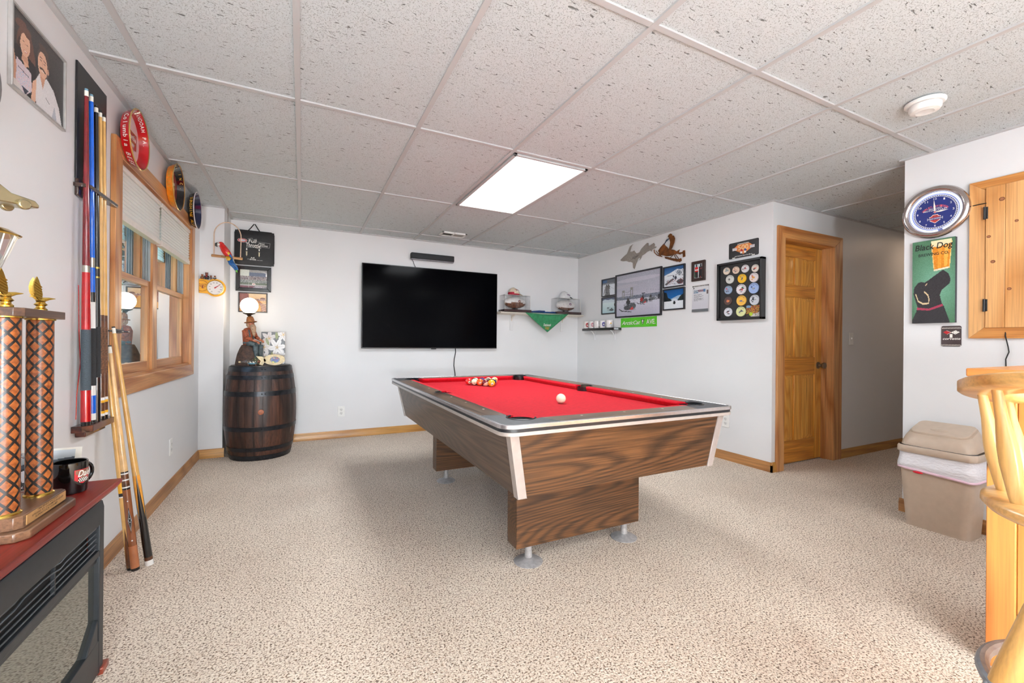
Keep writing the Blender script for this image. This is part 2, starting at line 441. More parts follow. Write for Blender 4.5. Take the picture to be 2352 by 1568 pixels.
WY0, WY1, WZ0, WZ1 = 2.782, 4.300, 0.875, 1.985
mb = MB()
for a in (((-1.0, -2.6, 0), (XL, WY0, ZC + .02)), ((-1.0, WY1, 0), (XL, 5.3, ZC + .02)), ((-1.0, WY0, 0), (XL, WY1, WZ0)), ((-1.0, WY0, WZ1), (XL, WY1, ZC + .02))): mb.box(a[0], a[1], MW)
struct(mb, 'wall_left')
mb = MB(); mb.box((XL, YF, 0), (XR + .1, YF + .12, ZC + .02), MW); struct(mb, 'wall_back')
mb = MB(); mb.box((XL, 4.69, 0), (-0.65, YF, ZC + .02), MW); struct(mb, 'wall_corner')
mb = MB(); mb.box((XR, YH, 0), (XR + .12, YF, ZC + .02), MW); struct(mb, 'wall_right')
DX0, DX1, DZ = 3.700, 4.458, 1.992
mb = MB()
for a in (((XR + .119, YH, 0), (DX0, YH + .12, ZC + .02)), ((DX1, YH, 0), (7.2, YH + .12, ZC + .02)), ((DX0, YH, DZ), (DX1, YH + .12, ZC + .02))): mb.box(a[0], a[1], MW)
mb.box((DX0 - .1, YH + .121, 0), (DX1 + .1, YH + .16, ZC + .02), MW)
struct(mb, 'wall_hallway')
mb = MB(); mb.box((XK, -2.6, 0), (XK + .12, 1.355, ZC + .02), MW); mb.box((XK + .119, 1.235, 0), (7.2, 1.355, ZC + .02), MW); struct(mb, 'wall_bar')
mb = MB(); mb.box((7.0, 1.3, 0), (7.2, 2.3, ZC + .02), MW); struct(mb, 'wall_end')
mb = MB(); mb.box((-1.0, -2.6, 0), (XK + .1, -2.5, ZC + .02), MW); struct(mb, 'wall_front')

# baseboards with a small cap profile
def baseboard(name, pts, mat, h=0.082, t=0.014):
    mb = MB()
    for (a0, a1, F) in pts:
        prof = [(0, 0), (t, 0), (t, h * 0.72), (t * 0.55, h * 0.86), (t * 0.45, h), (0, h)]
        mb.prism([(d, z) for d, z in prof], F.p(a0, 0, 0), F.N, F.W, F.U, 0, a1 - a0, mat)
    return struct(mb, name)
baseboard('baseboard_left', [(-2.5, 4.69, FL)], BASE_Y)
FC = Wall((1, 0, 0), (0, -1, 0), (0, 4.69, 0)); baseboard('baseboard_corner', [(XL, -0.636, FC)], BASE_X)
FC2 = Wall((0, 1, 0), (1, 0, 0), (-0.65, 0, 0))
baseboard('baseboard_back', [(-0.65, XR, FF)], BASE_X)
baseboard('baseboard_right', [(-YF, -YH + 0.014, FR)], BASE_Y)
baseboard('baseboard_hallway', [(4.6, 7.0, FH), (XR - 0.014, 3.609, FH)], BASE_X)
baseboard('baseboard_bar', [(-1.369, 2.5, FK)], BASE_Y)

# ------------------------------------------------------------------ hallway door
t = thing('door_1', None, None, (4.08, YH, 0)); t['kind'] = 'structure'
mb = MB(); Y0 = YH + 0.085
TH = 0.035
mb.box((DX0 + .012, Y0 + .012, 0.012), (DX1 - .012, Y0 + TH - .004, DZ - .012), DOOR_Z)
x0, x1 = DX0 + .004, DX1 - .004; z0, z1 = 0.008, DZ - .006; xm = (x0 + x1) / 2
SW = 0.112
for a, b in ((x0, x0 + SW), (x1 - SW, x1)): mb.box((a, Y0, z0), (b, Y0 + TH, z1), DOOR_Z)
zr = [(z0, z0 + .20), (0.80, 0.965), (1.51, 1.62), (z1 - .115, z1)]
for a, b in zr: mb.box((x0 + SW, Y0, a), (x1 - SW, Y0 + TH, b), DOOR_X)
for (a, b) in ((zr[0][1], zr[1][0]), (zr[1][1], zr[2][0]), (zr[2][1], zr[3][0])): mb.box((xm - SW / 2, Y0, a), (xm + SW / 2, Y0 + TH, b), DOOR_Z)
mb.build('door_leaf', t, 0.003)
for (a, b) in ((zr[0][1], zr[1][0]), (zr[1][1], zr[2][0]), (zr[2][1], zr[3][0])):
    for (c, d) in ((x0 + SW, xm - SW / 2), (xm + SW / 2, x1 - SW)):
        mb = MB(); g = .010; bv = .028
        o = [(c + g, a + g), (d - g, a + g), (d - g, b - g), (c + g, b - g)]; i = [(c + g + bv, a + g + bv), (d - g - bv, a + g + bv), (d - g - bv, b - g - bv), (c + g + bv, b - g - bv)]
        vs = [(p[0], Y0 + .011, p[1]) for p in o] + [(p[0], Y0 + .003, p[1]) for p in i]
        mb.add(vs, [(4, 5, 6, 7), (0, 1, 5, 4), (1, 2, 6, 5), (2, 3, 7, 6), (3, 0, 4, 7)], DOOR_Z)
        mb.build('door_panel', t)
mb = MB(); kx = 4.395
mb.rev((kx, Y0, .885), (kx, Y0 - .07, .885), [(0, .032), (.006, .032), (.010, .014), (.030, .012), (.036, .022), (.050, .029), (.062, .027), (.068, .012)], P('satin_nickel', (150, 146, 140), .28, 1.0, var=0), 24)
mb.build('door_knob', t)
mb = MB()
for a, b in ((DX0 - .001, DX0 + .004), (DX1 - .018, DX1 + .001)): pass
mb.box((DX1 - .003, YH - .002, 0), (DX1 + .018, YH + .12, DZ), PINE_Z); mb.box((DX0 - .018, YH - .002, 0), (DX0 + .003, YH + .12, DZ), PINE_Z)
mb.box((DX0 - .018, YH - .002, DZ - .003), (DX1 + .018, YH + .12, DZ + .018), PINE_X)
mb.box((DX1 - .014, YH + .12 - .075, 0), (DX1 - .002, YH + .085, DZ), PINE_Z)
mb.build('door_jamb', t, 0.001)
mb = MB()
cw0, cw1, ct = 3.609, 4.592, 2.092
mb.prism([(cw0, 0), (DX0 + .004, 0), (DX0 + .004, DZ), (cw0, ct)], (0, YH, 0), (1, 0, 0), (0, 0, 1), (0, -1, 0), 0, .021, PINE_Z)
mb.prism([(DX1 - .004, 0), (cw1, 0), (cw1, ct), (DX1 - .004, DZ)], (0, YH, 0), (1, 0, 0), (0, 0, 1), (0, -1, 0), 0, .021, PINE_Z)
mb.prism([(cw0, ct), (DX0 + .004, DZ), (DX1 - .004, DZ), (cw1, ct)], (0, YH, 0), (1, 0, 0), (0, 0, 1), (0, -1, 0), 0, .021, PINE_X)
mb.build('door_casing', t, 0.003)

# ------------------------------------------------------------------ window
t = thing('window_1', None, None, (XL, 3.54, WZ0)); t['kind'] = 'structure'
JAMBLINER = P('vinyl_jamb_liner', (168, 172, 174), .5, var=.02); VINYL = P('white_vinyl', (232, 234, 236), .4, var=.02)
GLASS = glass_thin('window_glass', (206, 213, 210), 3.2)
cy0, cy1, cz0, cz1 = 2.700, 4.392, .788, 2.074
A = 2.786; B_ = 4.296
mb = MB(); U, W, N = (0, 1, 0), (0, 0, 1), (1, 0, 0); O = (XL, 0, 0)
mb.prism([(cy0, cz0), (A, WZ0), (A, WZ1), (cy0, cz1)], O, U, W, N, 0, .022, PINE_Z)
mb.prism([(B_, WZ0), (cy1, cz0), (cy1, cz1), (B_, WZ1)], O, U, W, N, 0, .022, PINE_Z)
mb.prism([(cy0, cz1), (A, WZ1), (B_, WZ1), (cy1, cz1)], O, U, W, N, 0, .022, PINE_Y)
mb.prism([(cy0, cz0), (cy1, cz0), (B_, WZ0), (A, WZ0)], O, U, W, N, 0, .022, PINE_Y)
mb.build('window_casing', t, 0.003)
mb = MB()
mb.box((-1.0, WY0, WZ0), (XL + .004, A + .004, WZ1), PINE_Z); mb.box((-1.0, B_ - .004, WZ0), (XL + .004, WY1, WZ1), PINE_Z)
mb.box((-1.0, WY0, WZ1 - .012), (XL + .004, WY1, WZ1), PINE_Y); mb.box((-1.0, WY0, WZ0), (XL + .004, WY1, WZ0 + .012), PINE_Y)
mb.build('window_jamb', t)
mb = MB(); mb.box((-.985, 3.452, WZ0 + .01), (-.858, 3.548, WZ1 - .01), PINE_Z); mb.build('window_mullion', t, .002)
for u0, u1 in ((2.792, 3.452), (3.548, 4.290)):
    # lower sash, inner track
    for lo in (True, False):
        xi, xo = (-.872, -.908) if lo else (-.912, -.948)
        za, zb = (WZ0 + .012, 1.446) if lo else (1.410, WZ1 - .012)
        sw = .040; br = .055 if lo else .036; tr = .036 if lo else .045
        mb = MB(); e = .003 if lo else .022
        mb.box((xo, u0 + e, za), (xi, u0 + sw, zb), PINE_Z); mb.box((xo, u1 - sw, za), (xi, u1 - e, zb), PINE_Z)
        mb.box((xo, u0 + sw, za), (xi, u1 - sw, za + br), PINE_Y); mb.box((xo, u0 + sw, zb - tr), (xi, u1 - sw, zb), PINE_Y)
        s = mb.build('window_sash', t, .002)
        mb = MB(); mb.box(((xi + xo) / 2 - .002, u0 + sw - .004, za + br - .004), ((xi + xo) / 2 + .002, u1 - sw + .004, zb - tr + .004), GLASS)
        mb.build('window_pane', s)
    mb = MB()   # ribbed tracks at both sides of the upper sash, white vinyl outside
    for yy, sg in ((u0, 1), (u1, -1)):
        for k in range(6):
            mb.box((-.872 - .006 * k, yy, 1.447), (-.875 - .006 * k, yy + sg * (.010 if k % 2 else .018), WZ1 - .012), JAMBLINER)
        mb.box((-.910, yy, 1.447), (-.870, yy + sg * .006, WZ1 - .012), JAMBLINER)
        mb.box((-.998, yy, WZ0 + .012), (-.952, yy + sg * .020, WZ1 - .012), VINYL)
    mb.box((-.998, u0, WZ0 + .012), (-.952, u1, WZ0 + .030), VINYL)
    mb.build('jamb_liner', t)

# cellular shades, one over each half of the window
SHADE = Mat('pleated_shade_fabric'); SHADE.b.inputs['Base Color'].default_value = C4((240, 238, 234)); SHADE.b.inputs['Roughness'].default_value = .8
SHADE.b.inputs['Transmission Weight'].default_value = 0.0
_t = SHADE.n('ShaderNodeBsdfTranslucent'); _t.inputs[0].default_value = C4((222, 220, 214)); _m = SHADE.n('ShaderNodeMixShader'); _m.inputs[0].default_value = .22
SHADE.l(SHADE.b.outputs[0], _m.inputs[1]); SHADE.l(_t.outputs[0], _m.inputs[2]); SHADE.l(_m.outputs[0], SHADE.o.inputs[0]); SHADE = SHADE.m
RAILW = P('shade_rail', (230, 224, 216), .45, var=.02)
for (u0, u1, lab) in ((2.796, 3.488, 'pleated white window shade over the half of the window nearer the cue rack'),
                      (3.512, 4.286, 'pleated white window shade over the half of the window nearer the thermometer')):
    s = thing('window_shade', lab, 'window shade', (-.845, (u0 + u1) / 2, 1.70), 'pleated shades in the window')
    mb = MB(); mb.box((-.866, u0, 1.945), (-.826, u1, 1.971), RAILW); mb.build('head_rail', s, .003)
    mb = MB(); mb.box((-.864, u0 + .003, 1.690), (-.826, u1 - .003, 1.722), RAILW); mb.build('bottom_rail', s, .003)
    mb = MB(); n = 22; zz = [1.945 - (1.945 - 1.722) * i / n for i in range(n + 1)]
    for sgn in (1, -1):
        vs = []; fs = []
        for i, z in enumerate(zz):
            x = -.846 + sgn * (.016 if i % 2 else .009)
            vs += [(x, u0 + .004, z), (x, u1 - .004, z)]
        for i in range(n): q = (2 * i, 2 * i + 1, 2 * i + 3, 2 * i + 2); fs.append(q if sgn < 0 else q[::-1])
        mb.add(vs, fs, SHADE)
    mb.build('pleats', s, smooth=5)

# garden outside the window
GR = P('lawn', (96, 120, 62), .9, vs=8, var=.3); LEAF = P('leaves', (84, 116, 60), .7, vs=3, var=.35); LEAF2 = P('pale_leaves', (150, 160, 84), .7, vs=3, var=.3); BARK = P('bark', (96, 82, 70), .9, vs=20, var=.3)
mb = MB(); mb.box((-14, -2, -.35), (-1.05, 22, -.25), GR); tag(mb.build('lawn', None), 'green lawn outside the window', 'lawn', kind='structure')
for i, (x, y, h, lf, lb) in enumerate(((-3.0, 10.5, 4.2, LEAF, 'leafy green tree outside, nearer the window glass'), (-5.2, 14.5, 5.5, LEAF2, 'pale yellow green tree outside, farther off'),
                                       (-9.5, 19.0, 6.2, LEAF2, 'large pale green tree far outside'), (-6.5, 11.0, 5.0, LEAF, 'tall dark green tree outside, farthest to the left'))):
    s = thing('garden_tree', lb, 'tree', (x, y, -.25), 'trees outside the window')
    mb = MB(); mb.tube([(x, y, -.25), (x + .05, y, .6), (x, y + .05, h * .6), (x + .1, y, h)], [.09, .07, .05, .02], BARK); mb.build('trunk', s)
    mb = MB()
    for k in range(520):
        a = rnd.uniform(0, 6.283); e = rnd.uniform(-1, 1); r = (rnd.random() ** .5) * h * .33
        c = V((x + r * math.cos(a) * math.sqrt(1 - e * e), y + r * math.sin(a) * math.sqrt(1 - e * e), h * .62 + r * e * 1.1))
        q = Matrix.Rotation(rnd.uniform(0, 6.28), 3, V((rnd.random(), rnd.random(), rnd.random() + .01)))
        mb.add([c + q @ V(p) for p in ((-.07, -.035, 0), (0, -.055, .01), (.09, 0, 0), (0, .055, .01), (-.07, .035, 0))], [(0, 1, 2, 3, 4)], lf)
    mb.build('foliage', s, smooth=180)

# ------------------------------------------------------------------ ceiling fixtures
EMIT = Mat('lit_diffuser'); EMIT.b.inputs['Base Color'].default_value = C4((250, 250, 250)); EMIT.b.inputs['Emission Color'].default_value = (1, .99, .98, 1); EMIT.b.inputs['Emission Strength'].default_value = 1.6; EMIT = EMIT.m
def troffer(cx, cy, lab):
    s = thing('ceiling_light', lab, 'ceiling light', (cx, cy, ZC - .01), 'ceiling light panels')
    mb = MB(); hx, hy = .286, .575
    for a, b in (((-hx, -hy), (-hx + .022, hy)), ((hx - .022, -hy), (hx, hy)), ((-hx, -hy), (hx, -hy + .018)), ((-hx, hy - .018), (hx, hy))):
        mb.box((cx + a[0], cy + a[1], ZC - .010), (cx + b[0], cy + b[1], ZC + .006), GRID)
    mb.build('frame', s, .002)
    mb = MB(); mb.box((cx - hx + .02, cy - hy + .016, ZC - .006), (cx + hx - .02, cy + hy - .016, ZC + .004), EMIT); mb.build('diffuser', s)
troffer(1.495, 3.005, 'lit rectangular ceiling light panel above the pool table')
troffer(1.495, -.577, 'unseen added fill panel behind the camera, nearest the pool table')  # this panel and the next two are unseen, added to brighten the room
troffer(1.495, -1.771, 'unseen added fill panel at the far rear of the room')
troffer(2.714, -.577, 'unseen added fill panel over the bar')
s = thing('ceiling_vent', 'white rectangular air vent in the ceiling above the television', 'vent', (1.52, 4.605, ZC - .01))
mb = MB(); vx0, vx1, vy0, vy1 = 1.375, 1.665, 4.530, 4.690
for a, b in (((vx0, vy0), (vx1, vy0 + .022)), ((vx0, vy1 - .022), (vx1, vy1)), ((vx0, vy0), (vx0 + .022, vy1)), ((vx1 - .022, vy0), (vx1, vy1)), ((1.512, vy0), (1.524, vy1))):
    mb.box((a[0], a[1], ZC - .009), (b[0], b[1], ZC + .008), WHITEP)
mb.build('frame', s, .002)
mb = MB(); mb.box((vx0 + .02, vy0 + .02, ZC + .004), (vx1 - .02, vy1 - .02, ZC + .007), P('vent_dark', (70, 66, 62), .8)); mb.build('backing', s)
for (xa, xb, tl) in ((vx0 + .022, 1.512, 1), (1.524, vx1 - .022, -1)):
    mb = MB()
    for k in range(11):
        x = xa + .006 + (xb - xa - .01) * k / 10.5
        mb.add([(x, vy0 + .02, ZC - .006), (x, vy1 - .02, ZC - .006), (x + tl * .007, vy1 - .02, ZC + .004), (x + tl * .007, vy0 + .02, ZC + .004)], [(0, 1, 2, 3)], P('louvre', (190, 186, 180), .6, var=0))
    mb.build('louvres', s)
s = thing('smoke_detector', 'round white smoke detector on the ceiling', 'smoke detector', (2.765, .985, ZC - .05))
mb = MB(); mb.rev((2.765, .985, ZC), (2.765, .985, ZC - .1), [(0, .078), (.008, .078), (.014, .070)], WHITEP, 40); mb.build('base', s)
mb = MB(); mb.rev((2.765, .985, ZC - .016), (2.765, .985, ZC - .1), [(0, .062), (.018, .062), (.028, .055), (.033, .035), (.031, .030), (.031, 0.0)], WHITEP, 40); mb.build('cover', s)
mb = MB(); mb.rev((2.765, .985, ZC - .012), (2.765, .985, ZC - .1), [(0, .058), (.005, .058)], P('detector_slot', (60, 60, 60), .7), 32); mb.build('sensor_slot', s)

def outlet(name, lab, F, a, z, sw=False, gang=None, grp='wall outlets'):
    s = thing(name, lab, 'light switch' if sw else 'outlet', F.p(a, z - .058, 0), grp)
    mb = MB(); wbox(mb, F, a - .036, a + .036, z - .058, z + .058, 0, .006, WHITEP); mb.build('cover_plate', s, .003)
    if sw:
        mb = MB(); wbox(mb, F, a - .005, a + .005, z - .004, z + .012, .004, .016, WHITEP); mb.build('toggle', s, .002)
    else:
        for dz in (-.02, .02):
            mb = MB(); mb.rev(F.p(a, z + dz, .005), F.p(a, z + dz, .02), [(0, .016), (.003, .016)], P('outlet_face', (222, 222, 220), .4, var=0), 20)
            for dx in (-.006, .006): wbox(mb, F, a + dx - .001, a + dx + .001, z + dz - .001, z + dz + .007, .008, .0085, BLACKP)
            mb.rev(F.p(a, z + dz - .008, .008), F.p(a, z + dz - .008, .02), [(0, .0025), (.0005, .0025)], BLACKP, 10)
            mb.build('receptacle', s)
outlet('power_outlet', 'white wall outlet to the right of the barrel, below the television', FF, .397, .293)
outlet('power_outlet', 'white wall outlet low on the window wall', FL, 3.795, .312)
outlet('power_outlet', 'white wall outlet half hidden behind the pool table corner', FR, -2.672, .36)
outlet('light_switch', 'white light switch on the hallway wall right of the door', FH, 4.783, 1.14, True, grp=None)
# ------------------------------------------------------------------ pool table
OAKX = wood('walnut_laminate_across', (52, 34, 20), (104, 69, 40), 'x', 64, rough=.38, fine=.85, contrast=.75, ns=2.0, coat=.1)
OAKY = wood('walnut_laminate_along', (64, 48, 38), (98, 78, 62), 'y', 50, rough=.38, fine=.7, contrast=.6, ns=2.0, coat=.1)
RAILX = wood('rail_laminate_across', (88, 66, 48), (136, 110, 86), 'x', 20, rough=.3, fine=.6, coat=.1)
RAILY = wood('rail_laminate_along', (80, 60, 44), (124, 98, 76), 'y', 20, rough=.3, fine=.6, coat=.1)
def felt():
    m = Mat('red_felt'); n = m.n('ShaderNodeTexNoise'); n.inputs['Scale'].default_value = 60; n.inputs['Detail'].default_value = 5; m.l(m.coords(), n.inputs[0])
    m.l(m.ramp(n.outputs[0], [(.3, (188, 10, 30)), (.7, (206, 16, 38))]), m.b.inputs['Base Color'])
    m.b.inputs['Roughness'].default_value = .9; m.b.inputs['Specular IOR Level'].default_value = .15; m.b.inputs['Sheen Weight'].default_value = .04
    n2 = m.n('ShaderNodeTexNoise'); n2.inputs['Scale'].default_value = 600; m.l(m.coords(), n2.inputs[0]); m.bump(n2.outputs[0], .2, .0006); return m.m
FELT = felt()
CAST = P('grey_corner_plastic', (66, 68, 72), .42, var=.08, vs=60)
RUB = P('black_rubber', (20, 21, 24), .35, var=.1); STRIPE = P('black_trim_stripe', (30, 31, 34), .3, var=0)
ALU = P('brushed_trim', (214, 210, 212), .25, .9, var=.03, vs=90); CREAM = P('corner_trim_paint', (184, 174, 168), .35, .35, var=.03)
TX0, TX1, TY0, TY1, TZ = .685, 2.000, 1.445, 3.720, .763
BED = .727
T = thing('pool_table', 'pool table with red felt, walnut sides and silver edge trim', 'pool table', (1.342, 2.583, 0))
def rrect(x0, x1, y0, y1, r, n=8):
    p = []
    for cx, cy, a in ((x1 - r, y0 + r, -90), (x1 - r, y1 - r, 0), (x0 + r, y1 - r, 90), (x0 + r, y0 + r, 180)):
        for k in range(n + 1):
            q = math.radians(a + 90 * k / n); p.append((cx + r * math.cos(q), cy + r * math.sin(q)))
    return p
# edge trim: three bands swept round the rounded rectangle
def band(name, z0, z1, out, mat, inner=.02):
    mb = MB(); o = rrect(TX0 - out, TX1 + out, TY0 - out, TY1 + out, .060 + out); i = rrect(TX0 + inner, TX1 - inner, TY0 + inner, TY1 - inner, .045); n = len(o)
    vs = [(x, y, z) for z, L in ((z0, o), (z1, o), (z1, i), (z0, i)) for x, y in L]
    fs = [(a * n + k, a * n + (k + 1) % n, ((a + 1) % 4) * n + (k + 1) % n, ((a + 1) % 4) * n + k) for a in range(4) for k in range(n)]
    mb.add(vs, fs, mat); return mb.build(name, T, .0015)
band('edge_trim', .748, .764, .004, ALU, .010); band('edge_stripe', .734, .749, -.001, STRIPE); tag(band('edge_trim', .720, .735, .002, CREAM), 'cream lower edge trim')
# body, tapering in towards the bottom
bt = [(.735, 1.492), (1.962, 1.492), (1.962, 3.680), (.735, 3.680)]; bb = [(.790, 1.522), (1.915, 1.522), (1.915, 3.640), (.790, 3.640)]; zt, zb = .722, .452
for k, (nm, mt) in enumerate((('end_apron', OAKX), ('side_apron', OAKY), ('end_apron', OAKX), ('side_apron', OAKY))):
    a, b = bt[k], bt[(k + 1) % 4]; c, d = bb[(k + 1) % 4], bb[k]; m_ = V(((a[0] + b[0]) / 2, (a[1] + b[1]) / 2)); ctr = V((1.35, 2.58)); inn = (ctr - m_); inn = V((inn.x, 0, 0)) if abs(inn.x) > abs(inn.y) * 1.0 and k % 2 else V((0, inn.y, 0)); inn = inn.normalized() * .022
    mb = MB(); o4 = [V((a[0], a[1], zt)), V((b[0], b[1], zt)), V((c[0], c[1], zb)), V((d[0], d[1], zb))]; i4 = [p + inn for p in o4]
    mb.add(o4 + i4, [(3, 2, 1, 0), (4, 5, 6, 7), (0, 1, 5, 4), (1, 2, 6, 5), (2, 3, 7, 6), (3, 0, 4, 7)], mt); mb.build(nm, T)
mb = MB(); mb.box((.80, 1.53, .450), (1.905, 3.63, .458), P('table_underside', (60, 48, 40), .8)); mb.build('bottom_panel', T)
for k in range(4):
    a, c = bt[k], bb[k]; sx = -1 if a[0] < 1.3 else 1; sy = -1 if a[1] < 2.5 else 1
    mb = MB(); w = .034; tk = .006
    def L(z, p): return [V((p[0] + sx * tk, p[1] + sy * tk, z)), V((p[0] - sx * w, p[1] + sy * tk, z)), V((p[0] - sx * w, p[1] + sy * 0, z)), V((p[0], p[1], z)), V((p[0], p[1] - sy * w, z)), V((p[0] + sx * tk, p[1] - sy * w, z))]
    A6 = L(zt, a) + L(zb - .004, c); mb.add(A6, [(i, (i + 1) % 6, 6 + (i + 1) % 6, 6 + i) for i in range(6)] + [(0, 1, 2, 3, 4, 5), tuple(range(11, 5, -1))], CREAM); mb.build('corner_trim', T, .001)
# pedestals and levelling feet
for (y0, y1) in ((1.790, 1.890), (3.125, 3.225)):
    mb = MB(); mb.box((.918, y0, .098), (1.676, y1, .455), OAKX); p = mb.build('pedestal', T, .002)
    for fx in (1.010, 1.615):
        fy = (y0 + y1) / 2
        mb = MB(); mb.rev((fx, fy, 0), (fx, fy, .12), [(0, .070), (.004, .072), (.008, .066), (.020, .030), (.026, .019), (.060, .017), (.100, .017)], P('cast_foot', (168, 166, 166), .4, .35, var=.08, vs=60), 32); mb.build('levelling_foot', T)
# slate bed with pocket bites
PR = .058; c0 = .150; W_, L_ = TX1 - TX0, TY1 - TY0
def P2(u, v): return (TX0 + u, TY0 + v)
corners = [(c0, c0, 0), (W_ - c0, c0, 1), (W_ - c0, L_ - c0, 2), (c0, L_ - c0, 3)]
pts = []; e0 = .142
def arc_pts(cx, cy, r, a0, a1, n=12): return [(cx + r * math.cos(math.radians(a0 + (a1 - a0) * k / n)), cy + r * math.sin(math.radians(a0 + (a1 - a0) * k / n))) for k in range(n + 1)]
r_ = .066; q = math.sqrt(r_ ** 2 - (c0 - e0) ** 2); an = math.degrees(math.asin((c0 - e0) / r_))
pts += arc_pts(c0, c0, r_, 90 + an, -an)
pts += arc_pts(W_ - c0, c0, r_, 180 + an, 90 - an)
sr = .058; sc_ = .118
ss = math.degrees(math.acos((e0 - sc_) / sr))
pts += arc_pts(W_ - sc_, L_ / 2, sr, 180 + ss, 180 - ss)
pts += arc_pts(W_ - c0, L_ - c0, r_, -90 + an, -180 - an)
pts += arc_pts(c0, L_ - c0, r_, an, -90 - an)
pts += arc_pts(sc_, L_ / 2, sr, ss, -ss)
mb = MB(); mb.prism(pts, (TX0, TY0, 0), (1, 0, 0), (0, 1, 0), (0, 0, 1), BED - .03, BED, FELT); mb.build('felt_bed', T)
# pockets
for cx, cy in [(c[0], c[1]) for c in corners] + [(sc_, L_ / 2), (W_ - sc_, L_ / 2)]:
    x, y = P2(cx, cy); rr = .060 if cx != sc_ and cx != W_ - sc_ else .053
    mb = MB(); mb.rev((x, y, BED + .028), (x, y, .5), [(0, rr), (.10, rr * .95), (.13, rr * .7), (.14, 0)], RUB, 28, cap=False)
    corner = abs(cy - L_ / 2) > .2
    a = math.atan2((0 if not corner else (cy - L_ / 2)), cx - W_ / 2) if corner else (0 if cx > W_ / 2 else math.pi)
    if corner: a = math.atan2(1 if cy > L_ / 2 else -1, 1 if cx > W_ / 2 else -1)
    half = math.radians(112 if corner else 80)
    ring = [(x + (rr + .001) * math.cos(a - half + 2 * half * k / 20), y + (rr + .001) * math.sin(a - half + 2 * half * k / 20), TZ - .001) for k in range(21)]
    mb.tube(ring, .0048, RUB, 8); mb.build('pocket', T)
# corner castings, rails and cushions
rv = .118                                         # width of the wooden rail
for k, (cx, cy, _) in enumerate(corners):
    sx = 1 if cx < W_ / 2 else -1; sy = 1 if cy < L_ / 2 else -1
    ox, oy = (TX0 if sx > 0 else TX1), (TY0 if sy > 0 else TY1)
    Rr = .060; qq = math.sqrt(Rr * Rr - (c0 - rv) ** 2); a_ = math.degrees(math.asin((c0 - rv) / Rr))
    poly = [(.055, .004)] + [(.055 + .051 * math.cos(math.radians(t_)), .055 + .051 * math.sin(math.radians(t_))) for t_ in range(260, 180, -10)] + [(.004, .055), (.004, .265), (rv, .232)]
    poly += [(c0 + Rr * math.cos(math.radians(t_)), c0 + Rr * math.sin(math.radians(t_))) for t_ in [180 - a_ * 1.0 - (0) + (90 + 2 * a_) * k2 / 14 for k2 in range(15)]]
    poly += [(.232, rv), (.265, .004)]
    mb = MB(); mb.prism(poly, (ox, oy, 0), (sx, 0, 0), (0, sy, 0), (0, 0, 1), TZ - .02, TZ, CAST); mb.build('corner_casting', T)
mid0, mid1 = L_ / 2 - .052, L_ / 2 + .052
DIA = P('rail_sight', (214, 206, 190), .3, var=0)
def cushion(a0, a1, O, U, Wd, cut0, cut1):
    """cushion along U from a0 to a1 (at its back), nose shortened by cut0/cut1"""
    mb = MB(); O, U, Wd = V(O), V(U), V(Wd)
    prof = [(rv, TZ - .001, 0), (rv + .030, TZ - .001, .5), (e0 + .014, TZ - .006, 1), (e0 + .016, TZ - .012, 1), (e0 + .002, BED, .75), (rv, BED, 0)]
    n = len(prof); vs = []
    for end in (0, 1):
        for (v, z, f) in prof: vs.append(O + U * ((a0 + cut0 * f) if end == 0 else (a1 - cut1 * f)) + Wd * v + V((0, 0, z)))
    fs = [(i, (i + 1) % n, n + (i + 1) % n, n + i) for i in range(n)] + [tuple(range(n))[::-1], tuple(range(n, 2 * n))]
    if U.cross(Wd).z > 0: fs = [f[::-1] for f in fs]
    mb.add(vs, fs, FELT); return mb.build('cushion', T)
def rail(poly, O, U, Wd, mat, sights):
    mb = MB(); mb.prism(poly, O, U, Wd, (0, 0, 1), TZ - .025, TZ, mat)
    for a in sights:
        p = V(O) + V(U) * a + V(Wd) * .088 + V((0, 0, TZ)); mb.rev(p, p + V((0, 0, .1)), [(0, .006), (.0006, .006)], DIA, 14)
    mb.build('rail', T)
for O, U, Wd in (((TX0, TY0, 0), (1, 0, 0), (0, 1, 0)), ((TX1, TY1, 0), (-1, 0, 0), (0, -1, 0))):
    rail([(.265, .004), (.232, rv), (W_ - .232, rv), (W_ - .265, .004)], O, U, Wd, RAILX, [W_ / 2 - .24, W_ / 2, W_ / 2 + .24])
    cushion(c0 + .050, W_ - c0 - .050, O, U, Wd, .040, .040)
for O, U, Wd in (((TX0, TY1, 0), (0, -1, 0), (1, 0, 0)), ((TX1, TY0, 0), (0, 1, 0), (-1, 0, 0))):
    h = L_ / 2; bite = [(h + .050 * math.cos(math.radians(t_)), sc_ - .050 * math.sin(math.radians(t_))) for t_ in range(0, 181, 15)]
    rail([(.265, .004), (.232, rv)] + [(h - .062, rv)] + [(x, min(y, rv)) for x, y in reversed(bite)] + [(h + .062, rv), (L_ - .232, rv), (L_ - .265, .004)], O, U, Wd, RAILY,
         [h - .24 * k for k in (1, 2, 3)] + [h + .24 * k for k in (1, 2, 3)])
    cushion(c0 + .050, mid0, O, U, Wd, .040, .016); cushion(mid1, L_ - c0 - .050, O, U, Wd, .016, .040)

